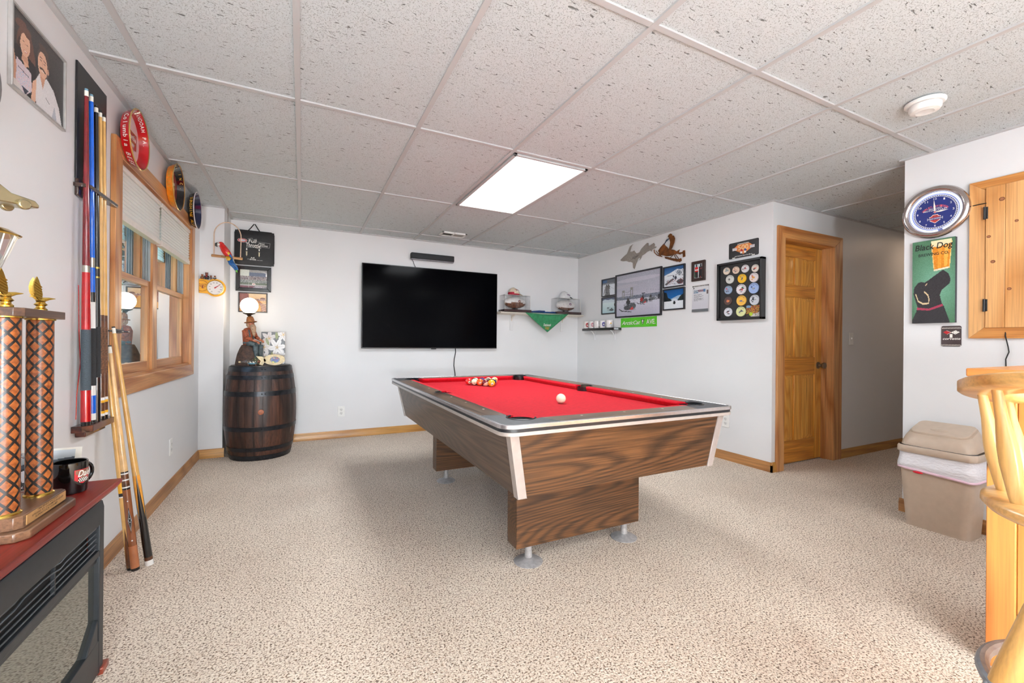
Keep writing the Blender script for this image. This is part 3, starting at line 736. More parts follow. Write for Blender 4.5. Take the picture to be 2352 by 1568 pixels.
# balls
IV = P('ball_ivory', (240, 228, 196), .12, coat=.6, var=0); NUM = P('ball_ink', (30, 28, 30), .3, var=0)
BC = {'yellow': (246, 178, 24), 'blue': (28, 44, 120), 'red': (220, 44, 36), 'purple': (84, 36, 96), 'orange': (236, 92, 28), 'green': (22, 92, 60), 'maroon': (110, 22, 34), 'black': (20, 20, 22)}
BM = {k: P('ball_' + k, v, .12, coat=.6, var=0) for k, v in BC.items()}
BR = .0286
rack = [[(1, 0)], [(15, 1), (8, 0)], [(5, 0), (14, 1), (10, 1)], [(6, 2), (2, 0), (7, 0), (9, 1)], [(3, 0), (12, 1), (4, 0), (13, 1), (11, 1)]]
colr = {1: 'yellow', 2: 'blue', 3: 'red', 4: 'purple', 5: 'orange', 6: 'green', 7: 'maroon', 8: 'black'}
names = {1: 'solid yellow ball at the tip of the racked triangle', 15: 'maroon striped ball beside the yellow tip ball', 8: 'black ball just behind the yellow tip ball, on its far side',
         5: 'solid orange ball on the near edge of the rack', 14: 'green striped ball in the middle of the rack', 10: 'blue striped ball on the far edge of the rack', 6: 'cream faced ball between the orange and red balls',
         2: 'solid blue ball inside the rack', 7: 'solid maroon ball inside the rack', 9: 'yellow striped ball on the far edge of the rack', 3: 'solid red ball at the near back corner of the rack',
         12: 'purple striped ball in the back row of the rack next to the red ball', 4: 'solid purple ball in the middle of the rack back row', 13: 'orange striped ball in the rack back row', 11: 'red striped ball at the far back corner of the rack'}
def pool_ball(num, stripe, c, label, faceq=None):
    R3 = Matrix.Rotation(rnd.uniform(0, 6.28), 3, 'Z') @ Matrix.Rotation(rnd.uniform(-.9, .9), 3, 'X')
    look = V((0, 0, 1)) if num == 6 else None
    cm = BM[colr[((num - 1) % 8) + 1]]
    tocam = (EYE - V(c)).normalized()
    spot = (tocam + V((rnd.uniform(-.35, .35), rnd.uniform(-.35, .35), -.25))).normalized() if num in (1, 5, 6, 3) else V((0, .3, -1)).normalized()
    axis = tocam if stripe == 2 else (R3 @ V((0, 0, 1)))
    mb = MB()
    def fn(q):
        if stripe: return cm if abs(q.dot(axis)) < .55 and q.dot(spot) < .93 else IV
        return IV if q.dot(spot) > .93 else cm
    mb.ball(c, BR, cm, 32, None, fn)
    u, w, _ = mb.frame(spot); w = V((0, 0, 1)) - spot * spot.z; w.normalize(); u = w.cross(spot)
    mb.text(str(num), V(c) + spot * (BR + .0003) - u * .003 - w * .004, u, w, .006, .008, NUM, .0002)
    return tag(mb.build('pool_ball', None, smooth=80), label, 'pool ball', 'racked pool balls')
for k, row in enumerate(rack):
    for i, (num, st) in enumerate(row):
        pool_ball(num, st, (1.343 + (i - k / 2) * .0574, 3.073 + k * .0497, BED + BR), names[num])
mb = MB(); mb.ball((1.352, 2.085, BED + BR), BR, P('cue_ball_ivory', (246, 236, 210), .12, coat=.6, var=0), 40); tag(mb.build('cue_ball', None, smooth=80), 'ivory cue ball alone on the red felt', 'cue ball')
# ------------------------------------------------------------------ things on and by the window wall
INK = P('print_black', (26, 26, 28), .4, var=0); INKW = P('print_white', (236, 234, 228), .45, var=0); INKR = P('print_red', (176, 26, 34), .4, var=0)
GOLDI = P('print_gold', (206, 160, 62), .4, var=0); ORANGEI = P('print_orange', (222, 124, 52), .4, var=0)
def framed(name, label, F, a0, a1, z0, z1, depth, bw, fmat, cv, group=None, bw2=None, cat='framed picture', glass=False, off=0.0):
    s = thing(name, label, cat, F.p((a0 + a1) / 2, z0, 0), group)
    mb = MB(); O = F.p(0, 0, off); b2 = bw2 or bw
    for q in ([(a0, z0), (a0 + bw, z0 + b2), (a0 + bw, z1 - b2), (a0, z1)], [(a1, z1), (a1 - bw, z1 - b2), (a1 - bw, z0 + b2), (a1, z0)],
              [(a0, z1), (a0 + bw, z1 - b2), (a1 - bw, z1 - b2), (a1, z1)], [(a1, z0), (a1 - bw, z0 + b2), (a0 + bw, z0 + b2), (a0, z0)]):
        mb.prism(q, O, F.U, F.W, F.N, 0, depth, fmat)
    mb.build('frame', s, min(bw, depth) * .15)
    picture('picture', cv, F.p(a0 + bw - .002, z0 + b2 - .002, off + max(.003, depth * .45)), F.U, F.W, a1 - a0 - 2 * bw + .004, z1 - z0 - 2 * b2 + .004, s)
    return s
# couple's portrait in a thin silver frame
cv = Canvas(110, 100, (44, 42, 44)).noise(5)
cv.vgrad(0, 0, 1, 1, (34, 31, 32), (70, 66, 66)).noise(4)
HAIR = (106, 72, 58); SK = (222, 176, 148); SK2 = (200, 148, 120)
cv.ell(.24, .60, .15, .27, HAIR); cv.ell(.17, .50, .08, .20, (70, 44, 34)); cv.ell(.33, .50, .09, .22, HAIR)
cv.poly([(.0, .12), (.0, .50), (.10, .56), (.42, .50), (.47, .12), (.40, 0), (.05, 0)], (26, 22, 24))
cv.poly([(.06, .10), (.09, .40), (.34, .36), (.36, .14), (.22, -.02), (.10, .02)], (216, 200, 208)); cv.speck(.08, .08, .34, .30, [(170, 190, 214), (224, 190, 206), (200, 210, 220)], .35)
cv.line([(.12, .30), (.30, .28)], .006, (90, 80, 90)); cv.poly([(.18, .10), (.30, .10), (.24, .01)], (44, 50, 70))
cv.poly([(.17, .42), (.30, .40), (.28, .52), (.19, .52)], SK2); cv.poly([(.18, .44), (.24, .36), (.30, .42)], SK)
cv.ell(.235, .65, .085, .155, SK, -.12); cv.ell(.16, .86, .10, .05, HAIR, .4); cv.ell(.27, .82, .07, .06, HAIR)
cv.ell(.205, .675, .016, .010, (60, 40, 34)); cv.ell(.270, .665, .016, .010, (60, 40, 34)); cv.line([(.235, .66), (.237, .61), (.247, .605)], .004, SK2); cv.line([(.212, .57), (.24, .555), (.268, .57)], .008, (196, 96, 90)); cv.line([(.222, .568), (.258, .566)], .004, (244, 236, 230))
cv.poly([(.0, .02), (.0, .34), (.05, .46), (.09, .30), (.08, .02)], SK2)
cv.poly([(.44, .0), (.40, .30), (.50, .48), (.62, .50), (.78, .42), (.90, .24), (.97, .0)], (224, 222, 224)); cv.poly([(.86, .0), (.80, .22), (.74, .0)], (176, 182, 192)); cv.line([(.62, .22), (.70, .18)], .006, (120, 120, 126))
cv.poly([(.50, .46), (.56, .30), (.61, .48)], SK2); cv.poly([(.34, .0), (.37, .28), (.44, .36), (.42, .0)], SK)
cv.ell(.57, .66, .115, .20, (88, 70, 62)); cv.ell(.555, .62, .092, .175, SK); cv.ell(.66, .60, .020, .040, SK2); cv.ell(.57, .84, .10, .05, (88, 70, 62), -.2)
cv.ell(.52, .665, .018, .009, (56, 44, 40)); cv.ell(.59, .655, .018, .009, (56, 44, 40)); cv.line([(.552, .65), (.55, .60), (.565, .592)], .006, SK2); cv.line([(.505, .555), (.555, .572), (.605, .548)], .013, (62, 46, 40)); cv.line([(.53, .535), (.58, .532)], .005, (238, 226, 220))
cv.line([(.50, .70), (.54, .705)], .006, (60, 44, 38)); cv.line([(.575, .70), (.615, .69)], .006, (60, 44, 38))
cv.poly([(0, 0), (0, .12), (.14, .10), (.22, 0)], (214, 208, 204)); cv.noise(4)
SILV = P('silver_frame', (190, 188, 186), .35, .5, var=.04)
framed('framed_portrait', 'silver framed portrait of a long haired woman and a man with a moustache', FL, 1.898, 2.240, 1.878, 2.150, .012, .008, SILV, cv, cat='framed photo')

# round grey ring at the very edge of the view
mb = MB(); mb.rev(FL.p(1.705, 1.826, 0), FL.p(1.705, 1.826, .03), [(0, .128), (.016, .128), (.022, .120), (.022, .104), (.012, .100), (.012, 0)], P('grey_disc', (120, 120, 122), .4, .3), 40)
tag(mb.build('ring_plaque', None), 'round grey disc hung left of the portrait, cut off by the edge of the photo', 'wall plaque')

# cue rack with five cues
RW = P('rack_backing', (24, 24, 26), .35, var=.25, vs=14); RBR = wood('mahogany_shelf', (52, 22, 16), (96, 44, 30), 'y', 10, rough=.25, coat=.4, fine=.3)
s = thing('cue_rack', 'wall cue rack with black backing, dark clip bar and dark wood bottom shelf', 'cue rack', (XL, 2.48, .70))
mb = MB(); wbox(mb, FL, 2.338, 2.626, 1.735, 2.215, .001, .008, RW); mb.build('backing', s, .001)
def bar_with_notches(z0, z1, mat, name, dep, ys, y0=2.330, y1=2.640):
    mb = MB(); pts = [(y0, 0), (y0, dep * .55), (y0 + .02, dep)]
    for y in ys:
        pts += [(y - .014, dep), (y - .009, dep - .012), (y, dep - .018), (y + .009, dep - .012), (y + .014, dep)]
    pts += [(y1 - .006, dep), (y1, dep - .006), (y1, dep - .014), (y1 - .08, 0)]
    mb.prism(pts, (XL, 0, z0), (0, 1, 0), (1, 0, 0), (0, 0, 1), 0, z1 - z0, mat); return mb.build(name, s, .002)
cy_top = [2.348, 2.392, 2.440, 2.480, 2.518]
bar_with_notches(1.700, 1.716, P('dark_clip', (52, 34, 28), .2, coat=.5), 'clip_bar', .050, [])
mb = MB(); wbox(mb, FL, 2.338, 2.50, 1.665, 1.735, .001, .014, P('dark_clip', (52, 34, 28), .2)); mb.build('clip_mount', s, .004)
bar_with_notches(.695, .722, RBR, 'bottom_shelf', .062, [])
mb = MB(); wbox(mb, FL, 2.36, 2.56, .672, .696, .001, .035, RBR); mb.text('CUES', FL.p(2.44, .678, .0355), FL.U, FL.W, .05, .011, GOLDI); mb.build('shelf_bracket', s, .004)
MAPLE = P('cue_maple', (214, 168, 98), .25, coat=.5, var=.06, vs=12); FERR = P('ferrule', (238, 236, 226), .3, var=0); TIPB = P('cue_tip_blue', (110, 150, 170), .8, var=0); TIPD = P('cue_tip_dark', (50, 48, 46), .7, var=0)
CRED = P('cue_red', (112, 22, 30), .16, .1, coat=.7, var=.1); CRED2 = P('cue_bright_red', (170, 14, 24), .16, .1, coat=.7, var=.05); CBLU = P('cue_blue', (10, 96, 210), .16, coat=.7, var=.05); CBLK = P('cue_black', (18, 18, 20), .2, coat=.6, var=.1)
WRAP = P('grey_linen_wrap', (62, 72, 80), .8, var=.2, vs=500); WRAPB = P('black_linen_wrap', (36, 37, 40), .8, var=.3, vs=500); BRWN = P('cue_brown', (86, 50, 28), .3, coat=.4, var=.2, vs=60); CWHT = P('cue_white', (230, 230, 228), .2, coat=.5, var=0); YEL = P('cue_yellow', (228, 168, 40), .25, var=0)
NICK = P('cue_joint_nickel', (196, 192, 180), .2, 1.0, var=0)
def cue(label, p0, p1, segs, group, cat='pool cue'):
    """p0 butt end, p1 tip; segs = [(part name, [(t0, r0, t1, r1, mat)...])] with t in fractions"""
    p0, p1 = V(p0), V(p1); L = (p1 - p0).length; s = thing('pool_cue', label, cat, p0, group)
    for nm, q in segs:
        mb = MB(); last = None
        for (t0, r0, t1, r1, m_) in q:
            if last is not None and t0 > last + 1e-6: mb.build(nm, s); mb = MB()
            mb.rev(p0, p1, [(t0 * L, r0), (t1 * L, r1)], m_, 18); last = t1
        mb.build(nm, s)
    return s
xq = XL + .034
def cb(k, ztop, segs, lab, yb): cue(lab, (XL + .040, yb, .7225), (XL + .032, cy_top[k], ztop), segs, 'cues standing in the wall rack')
def std(but, wrap, fore, ring, shaft, rb=.0150, jt=.475, shaft2=None, tip=TIPB):
    return [('butt', [(0, rb * .9, .012, rb, CBLK), (.012, rb, .105, rb * .97, but), (.285, rb * .90, jt - .02, rb * .78, fore)]), ('wrap', [(.105, rb * .99, .285, rb * .92, wrap)]),
            ('joint', [(jt - .02, rb * .78, jt, rb * .76, ring)]), ('shaft', [(jt, rb * .75, .978, .0068, shaft)]), ('ferrule', [(.978, .0068, .994, .0066, FERR)]), ('cue_tip', [(.994, .0064, 1.0, .0058, tip)])]
cb(0, 2.108, std(CRED2, WRAP, CRED2, NICK, CRED, .0165), 'dark red cue with a grey wrap, first from the left in the wall rack', 2.346)
cb(1, 2.108, [('butt', [(0, .0125, .010, .013, CBLK), (.010, .013, .030, .013, CWHT), (.030, .013, .085, .013, CBLU), (.085, .013, .115, .013, CWHT), (.290, .0125, .37, .012, CWHT), (.37, .012, .40, .0118, CBLK), (.40, .0118, .475, .0115, CBLU)]), ('wrap', [(.115, .0135, .290, .0128, WRAPB)]),
              ('joint', [(.475, .0115, .505, .0112, NICK)]), ('shaft', [(.505, .011, .978, .0075, CBLU)]), ('ferrule', [(.978, .0072, .994, .007, FERR)]), ('cue_tip', [(.994, .0068, 1.0, .006, TIPB)])], 'bright blue cue with a white and blue butt in the wall rack', 2.404)
cb(2, 2.085, [('butt', [(0, .0125, .14, .013, CBLK), (.30, .0125, .50, .011, CBLK)]), ('wrap', [(.14, .0132, .30, .0128, WRAPB)]), ('joint', [(.455, .0122, .460, .0121, BRASS), (.485, .0118, .490, .0117, BRASS)]), ('shaft', [(.50, .0108, .978, .0072, CBLK)]), ('ferrule', [(.978, .0072, .993, .007, FERR)]), ('cue_tip', [(.993, .007, 1.0, .006, TIPD)])], 'black cue with two thin gold rings in the wall rack', 2.452)
hb = [('butt', [(0, .0130, .012, .0130, CBLK), (.012, .0130, .020, .0130, CWHT), (.020, .0130, .028, .0130, YEL), (.028, .0130, .055, .013, BRWN), (.055, .013, .063, .013, YEL), (.063, .013, .072, .0130, CWHT), (.072, .0130, .15, .0128, BRWN), (.30, .0120, .34, .0118, BRWN)]), ('wrap', [(.15, .0132, .30, .0124, P('spiral_leather_wrap', (88, 58, 38), .6, var=.45, vs=160))]),
      ('shaft', [(.34, .0116, .978, .0068, MAPLE)]), ('ferrule', [(.978, .007, .992, .007, FERR)]), ('cue_tip', [(.992, .0068, 1.0, .006, TIPD)])]
cb(3, 2.084, hb, 'maple cue with spiral brown wrap in the wall rack, second from the right', 2.494)
cb(4, 2.082, hb, 'maple cue with spiral brown wrap, rightmost in the wall rack', 2.530)
# fallen wrap string of the red cue
mb = MB(); mb.tube([(XL + .012, 2.352, 1.30), (XL + .016, 2.350, 1.1), (XL + .018, 2.358, .98), (XL + .012, 2.346, .85), (XL + .012, 2.34, .75)], .0016, CRED2, 6); tag(mb.build('loose_cord', None), 'thin red cord hanging behind the dark red cue', 'cord')

# three short cues leaning beside the window, and their clip
s = thing('cue_clip', 'small dark metal cue clip fixed to the window casing', 'cue clip', (XL + .03, 2.70, 1.11))
mb = MB(); mb.box((XL + .022, 2.70, 1.108), (XL + .030, 2.775, 1.128), P('gunmetal', (90, 90, 94), .3, .8)); mb.build('plate', s, .002)
mb = MB()
for yy in (2.655, 2.735): mb.tube([(XL + .026, yy - .020, 1.118), (XL + .050, yy - .020, 1.116), (XL + .062, yy - .012, 1.115), (XL + .062, yy + .010, 1.115), (XL + .05, yy + .018, 1.116), (XL + .026, yy + .02, 1.118)], .004, P('gunmetal', (90, 90, 94), .3, .8), 8)
mb.tube([(XL + .028, 2.61, 1.118), (XL + .028, 2.775, 1.118)], .004, P('gunmetal', (90, 90, 94), .3, .8), 8); mb.build('spring_arms', s)
A0, A1 = (-.646, 2.590, .0), (XL + .040, 2.622, 1.138)
cue('golden cue with a black pointed butt and white bumper, rightmost of the leaning cues', A0, A1,
    [('bumper', [(0, .0165, .022, .0170, CWHT), (.022, .0165, .036, .0163, BRWN)]), ('butt', [(.036, .0165, .20, .0155, CBLK)]), ('shaft', [(.38, .0138, .972, .0068, MAPLE)]), ('points', [(.20, .0154, .38, .0139, P('golden_maple', (226, 156, 62), .25, coat=.5))]),
     ('ferrule', [(.972, .0068, .994, .0068, FERR)]), ('cue_tip', [(.994, .0068, 1, .006, TIPD)])], 'short cues leaning by the window')
# inlaid black points over the maple
def points(p0, p1, r0, r1, t0, t1, t2, mat, par, n=4, ph=.4, nm='inlay'):
    p0, p1 = V(p0), V(p1); L = (p1 - p0).length; mb = MB(); u, w, d = mb.frame(p1 - p0)
    for k in range(n):
        a = ph + 2 * math.pi * k / n; vs = []; fs = []; m_ = 10
        for i in range(m_ + 1):
            f = i / m_; t = t0 + (t2 - t0) * f; hw = (math.pi / n) * (1 - f) if t > t1 else math.pi / n
            rr = (r0 + (r1 - r0) * (t - t0) / (t2 - t0)) + .0004
            for g in (-1, -.5, 0, .5, 1): q = a + hw * g; vs.append(p0 + d * (t * L) + (u * math.cos(q) + w * math.sin(q)) * rr)
        for i in range(m_):
            for g in range(4): fs.append((i * 5 + g, i * 5 + g + 1, (i + 1) * 5 + g + 1, (i + 1) * 5 + g))
        mb.add(vs, fs, mat)
    return mb.build(nm, par)
pc = bpy.data.objects['pool_cue.005']; points(A0, A1, .0155, .0139, .20, .20, .40, CBLK, pc, 4, .3)
WALN = P('cue_walnut', (132, 76, 42), .25, coat=.5, var=.08, vs=20); CWTAN = P('cue_tan', (168, 104, 66), .3, coat=.4, var=.06, vs=20)
B0, B1 = (-.690, 2.560, .0), (XL + .034, 2.600, 1.050)
cue('leaning cue with a walnut butt inlaid with a black and white diamond', B0, B1,
    [('bumper', [(0, .0160, .012, .0165, CBLK)]), ('butt', [(.012, .0168, .11, .0163, CWTAN), (.11, .0163, .36, .0148, WALN)]), ('joint', [(.36, .0150, .368, .0150, CBLK), (.368, .0150, .374, .0150, CWHT), (.374, .0148, .40, .0147, BRWN), (.40, .0148, .406, .0147, CWHT), (.406, .0147, .428, .0146, BRWN), (.428, .0147, .434, .0146, CWHT), (.434, .0146, .440, .0145, CBLK)]),
     ('shaft', [(.440, .0142, .965, .0072, P('pale_maple', (222, 184, 130), .3, coat=.3))]), ('ferrule', [(.965, .0072, .994, .007, FERR)]), ('cue_tip', [(.994, .007, 1, .006, TIPD)])], 'short cues leaning by the window')
pc = bpy.data.objects['pool_cue.006']
p0, p1 = V(B0), V(B1); d = (p1 - p0).normalized(); L = (p1 - p0).length; N_ = (EYE - (p0 + d * .25)); N_ = (N_ - d * N_.dot(d)).normalized(); Uq = d.cross(N_).normalized()
mb = MB()
for (hw, hl, m_, o) in ((.0075, .062, CBLK, .0002), (.0062, .052, CWHT, .0004), (.0050, .043, CBLK, .0006)):
    c = p0 + d * .225 * L; mb.add([c + N_ * (.0159 + o) - d * hl, c + N_ * (.0157 + o) + Uq * hw, c + N_ * (.0155 + o) + d * hl, c + N_ * (.0157 + o) - Uq * hw], [(0, 3, 2, 1), (0, 1, 2, 3)], m_)
for t, r in ((.135, .003), (.31, .0024)): c = p0 + d * t * L; mb.rev(c + N_ * .0155, c + N_ * .02, [(0, r), (.0016, r)], CWHT, 12)
for o in ((0, .008), (0, -.008), (.005, 0), (-.005, 0)): c = p0 + d * (.225 * L + o[1]) + Uq * o[0]; mb.rev(c + N_ * .0150, c + N_ * .02, [(0, .0018), (.0022, .0018)], CWHT, 10)
mb.build('inlay', pc)
C0_, C1_ = (-.712, 2.575, .0), (XL + .028, 2.578, 1.010)
cue('thin maple cue with black rings, leftmost and half hidden of the leaning cues', C0_, C1_,
    [('bumper', [(0, .013, .012, .0135, CBLK)]), ('butt', [(.012, .0135, .34, .0120, MAPLE)]), ('joint', [(.34, .0122, .345, .0122, CWHT), (.345, .0122, .36, .0122, CBLK), (.36, .0122, .41, .0120, YEL), (.41, .0120, .425, .0120, CBLK), (.425, .0120, .43, .0120, CWHT)]),
     ('shaft', [(.43, .0116, .97, .0065, MAPLE)]), ('ferrule', [(.97, .0065, .994, .0064, FERR)]), ('cue_tip', [(.994, .0064, 1, .0055, TIPD)])], 'short cues leaning by the window')
points(C0_, C1_, .0135, .0128, .012, .02, .20, BRWN, bpy.data.objects['pool_cue.007'], 3, 1.0)

# three round brewery trays over the window
def tray(name, label, yc, zc, rad, floor_m, rim_in, rim_out, lip, words_in, words_out, tin, tout, art, dx=.066):
    c0 = V((XL + .024, yc, zc)); nx = V((1, 0, 0)); s = thing(name, label, 'serving tray', c0 - V((0, 0, rad)), 'round brewery trays above the window')
    mb = MB(); r1 = rad * .86; d = .040
    mb.rev(c0, c0 + nx, [(0, 0), (0, r1), (d, rad)], [rim_out, rim_out], 48, cap=False)
    mb.rev(c0 + nx * .003, c0 + nx, [(0, 0.0001), (0, r1 - .003), (d - .003, rad - .004)], [floor_m, rim_in], 48, cap=False)
    e1, e2 = V((0, 1, 0)), V((0, 0, 1))
    sl = lambda dd: (dd * (rad - r1) + nx * d).normalized()
    n = len(words_in); a0 = math.radians(150); da = -math.radians(150) / max(1, n)
    ci = c0 + nx * (.003 + d * .40)
    mb.arctext(words_in, ci, e1, e2, r1 + (rad - r1) * .40 - .004, .016, a0, da, tin, .0016, rad=lambda q: -sl(q) if False else sl(q))
    n2 = len(words_out)
    mb.build('tray_dish', s)
    mb = MB(); mb.rev(c0 + nx * d, c0 + nx, [(-.003, rad - .001), (.001, rad + .003), (.004, rad + .001), (.003, rad - .004)], lip, 48, cap=False); mb.build('rolled_lip', s)
    # words on the outside of the rim (side facing the camera)
    mb = MB(); co = c0 + nx * d * .30; R_ = r1 + (rad - r1) * .30
    a0 = math.radians(-130); da = math.radians(-9.5)
    a0 = math.radians(150)
    for i, ch in enumerate(words_out):
        if ch == ' ': continue
        a = a0 + math.radians(9) * i; dd = e1 * math.cos(a) + e2 * math.sin(a); t = -e1 * math.sin(a) + e2 * math.cos(a)
        w = sl(dd); nn = t.cross(w).normalized() * 1.0
        if nn.dot(dd) < 0: nn = -nn
        v, f, gw, gh = glyphs(ch); k = .022 / .7; o = co + dd * R_
        mb.add([o + t * ((x - gw / 2) * k) + w * (y * k) + nn * .0015 for x, y in v], f, tout)
    mb.build('rim_lettering', s)
    mb = MB(); art(mb, c0 + nx * .0045, e1, e2, r1); mb.build('printed_emblem', s)
    return s
TR = P('tray_red', (176, 10, 22), .18, coat=.6, var=.02); TW = P('tray_cream', (226, 214, 214), .25, coat=.4, var=.02); TO = P('tray_orange', (222, 126, 24), .3, coat=.4, var=.12, vs=30); TB = P('tray_black', (18, 18, 20), .18, coat=.6, var=0); TG = P('tray_gold', (206, 170, 100), .25, .5, var=0); TN = P('tray_navy', (16, 26, 62), .18, coat=.6, var=0); TRR = P('tray_brick', (150, 44, 34), .3, coat=.4, var=.1)
def art1(mb, c, e1, e2, r):
    mb.prism([(-.075, -.012), (.080, -.012), (.080, .045), (-.075, .045)], c, e1, e2, (1, 0, 0), 0, .0008, TG); mb.prism([(-.070, -.006), (.075, -.006), (.075, .039), (-.070, .039)], c, e1, e2, (1, 0, 0), 0, .0012, TRR)
    mb.prism([(.05, -.04), (.075, -.04), (.085, .03), (.07, .03)], c, e1, e2, (1, 0, 0), 0, .001, TRR)
    mb.text('Columbia', c - e1 * .066 + e2 * .002, e1, e2, .132, .028, INKW, .0020, .15)
    mb.text('Preferred', c - e1 * .05 - e2 * .045, e1, e2, .09, .020, INKR, .0012, .2); mb.text('BEER', c - e1 * .045 - e2 * .076, e1, e2, .08, .022, INKR, .0012)
tray('beer_tray', 'red rimmed round beer tray, nearest of the three above the window', 2.866, 2.122, .150, TW, TR, TR, TG, 'CO. SHENANDOAH PA.', 'Columbia BEER', INKW, INKW, art1)
def art2(mb, c, e1, e2, r):
    mb.rev(c, c + V((1, 0, 0)), [(0, 0.0001), (.0008, r * .86)], TRR, 40, cap=False)
    mb.prism([(-.06, -.03), (.06, .01), (.06, .045), (-.06, .005)], c, e1, e2, (1, 0, 0), 0, .0020, TG); mb.prism([(.0, -.10), (.03, -.10), (.055, .0), (.03, .0)], c, e1, e2, (1, 0, 0), 0, .0018, GOLDI)
    mb.text('Gibbons', c - e1 * .055 - e2 * .012, (e1 * .95 + e2 * .31).normalized(), e2, .11, .026, INKW, .0030)
tray('beer_tray', 'orange round beer tray, black inside the rim, middle of the three above the window', 3.655, 2.128, .155, TB, TB, TO, TG, '& SON, INC.', 'Quality BEER-ALE', GOLDI, GOLDI, art2)
def art3(mb, c, e1, e2, r):
    mb.ball(c + e2 * -.03, (.0015, .04, .045), TRR, 14); mb.ball(c + e2 * -.02 + e1 * .03, (.0018, .02, .03), TG, 12); mb.ball(c + e2 * .04, (.0016, .045, .02), TW, 12)
tray('beer_tray', 'navy blue round beer tray with a white lip, farthest of the three above the window', 4.245, 2.128, .145, TN, TN, TB, TW, '', 'SUNSHINE ALE and BEER', GOLDI, YEL, art3)

# ------------------------------------------------------------------ electric fireplace and what stands on it
CH = wood('cherry_veneer', (94, 12, 8), (136, 30, 20), 'y', 8, rough=.38, coat=.12, fine=.35); CHZ = wood('cherry_veneer_upright', (104, 36, 22), (150, 64, 42), 'z', 8, rough=.3, coat=.3, fine=.35)
FBK = P('fireplace_black_metal', (38, 42, 46), .42, .2, var=.06, vs=40); FGL = Mat('dark_mirror_glass'); FGL.b.inputs['Base Color'].default_value = C4((138, 142, 136)); FGL.b.inputs['Metallic'].default_value = .85; FGL.b.inputs['Roughness'].default_value = .035; FGL = FGL.m
MZ = .612; MX1, MY1, MY0 = -.540, 1.868, .76
s = thing('electric_fireplace', 'electric fireplace with a cherry mantel and black glass front', 'fireplace', (-.69, 1.3, 0))
mb = MB(); mb.prism([(XL + .003, 0), (MX1 - .018, 0), (MX1, .022), (MX1, .034), (XL + .003, .034)], (0, MY0, MZ - .034), (1, 0, 0), (0, 0, 1), (0, 1, 0), 0, MY1 - MY0, CH); mb.build('mantel_top', s, .002)
mb = MB(); mb.box((XL + .003, MY0 + .03, .05), (-.645, MY1 - .030, MZ - .034), CHZ); mb.box((-.66, MY1 - .062, .05), (-.600, MY1 - .030, MZ - .034), CHZ); mb.build('cabinet', s, .002)
mb = MB(); mb.box((XL + .003, MY0 + .03, 0), (-.600, MY1 - .030, .05), CHZ); mb.box((-.66, MY1 - .062, 0), (-.566, MY1 - .012, .022), CHZ); mb.build('plinth', s, .003)
fy0, fy1, fz0, fz1 = MY0 + .05, 1.832, .010, .560
gx = -.578
mb = MB()
mb.prism([(0, 0), (.026, -.004), (.030, -.024), (.030, -.075), (0, -.075)], (-.604, fy0, fz1), (1, 0, 0), (0, 0, 1), (0, 1, 0), 0, fy1 - fy0, FBK)
mb.box((-.604, fy0, fz0), (gx + .004, fy0 + .045, fz1 - .07), FBK); mb.box((-.604, fy1 - .032, fz0), (gx + .004, fy1, fz1 - .07), FBK)
mb.box((-.604, fy0, .385), (gx + .003, fy1, .405), FBK); mb.box((-.604, fy0, fz0), (gx + .003, fy1, .115), FBK)
mb.box((-.604, fy0 + .02, .366), (gx - .004, fy1 - .02, .386), FBK)
mb.prism([(fy1 - .035, .11), (fy1 - .12, .11), (fy1 - .035, .185)], (gx - .02, 0, 0), (0, 1, 0), (0, 0, 1), (1, 0, 0), 0, .022, FBK)
mb.build('metal_surround', s, .002)
mb = MB(); mb.box((-.640, fy0 + .04, .40), (-.606, fy1 - .03, .49), P('vent_black', (12, 12, 13), .8, var=0)); mb.build('vent_recess', s)
LV = P('louvre_wire', (110, 114, 118), .3, .7, var=0)
for k in range(5):
    z = .412 + .0165 * k; mb = MB(); ys_ = [fy0 + .05 + (fy1 - fy0 - .088) * i / 24 for i in range(25)]
    mb.tube([(gx - .004 + (.004 if (k > 2 and (i % 12) in (5, 6)) else 0), y, z + (.007 if (k > 2 and (i % 12) in (2, 3, 4, 5)) else 0)) for i, y in enumerate(ys_)], .0024, LV, 6); mb.build('vent_bar', s)
mb = MB()
for y in (1.06, 1.30, 1.54): mb.box((gx - .010, y - .003, .402), (gx - .002, y + .003, .492), FBK)
mb.build('vent_stays', s)
mb = MB(); mb.box((gx - .016, fy0 + .04, .112), (gx - .010, fy1 - .028, .372), FGL); tag(mb.build('glass_front', s), 'dark mirror glass reflecting the carpet')

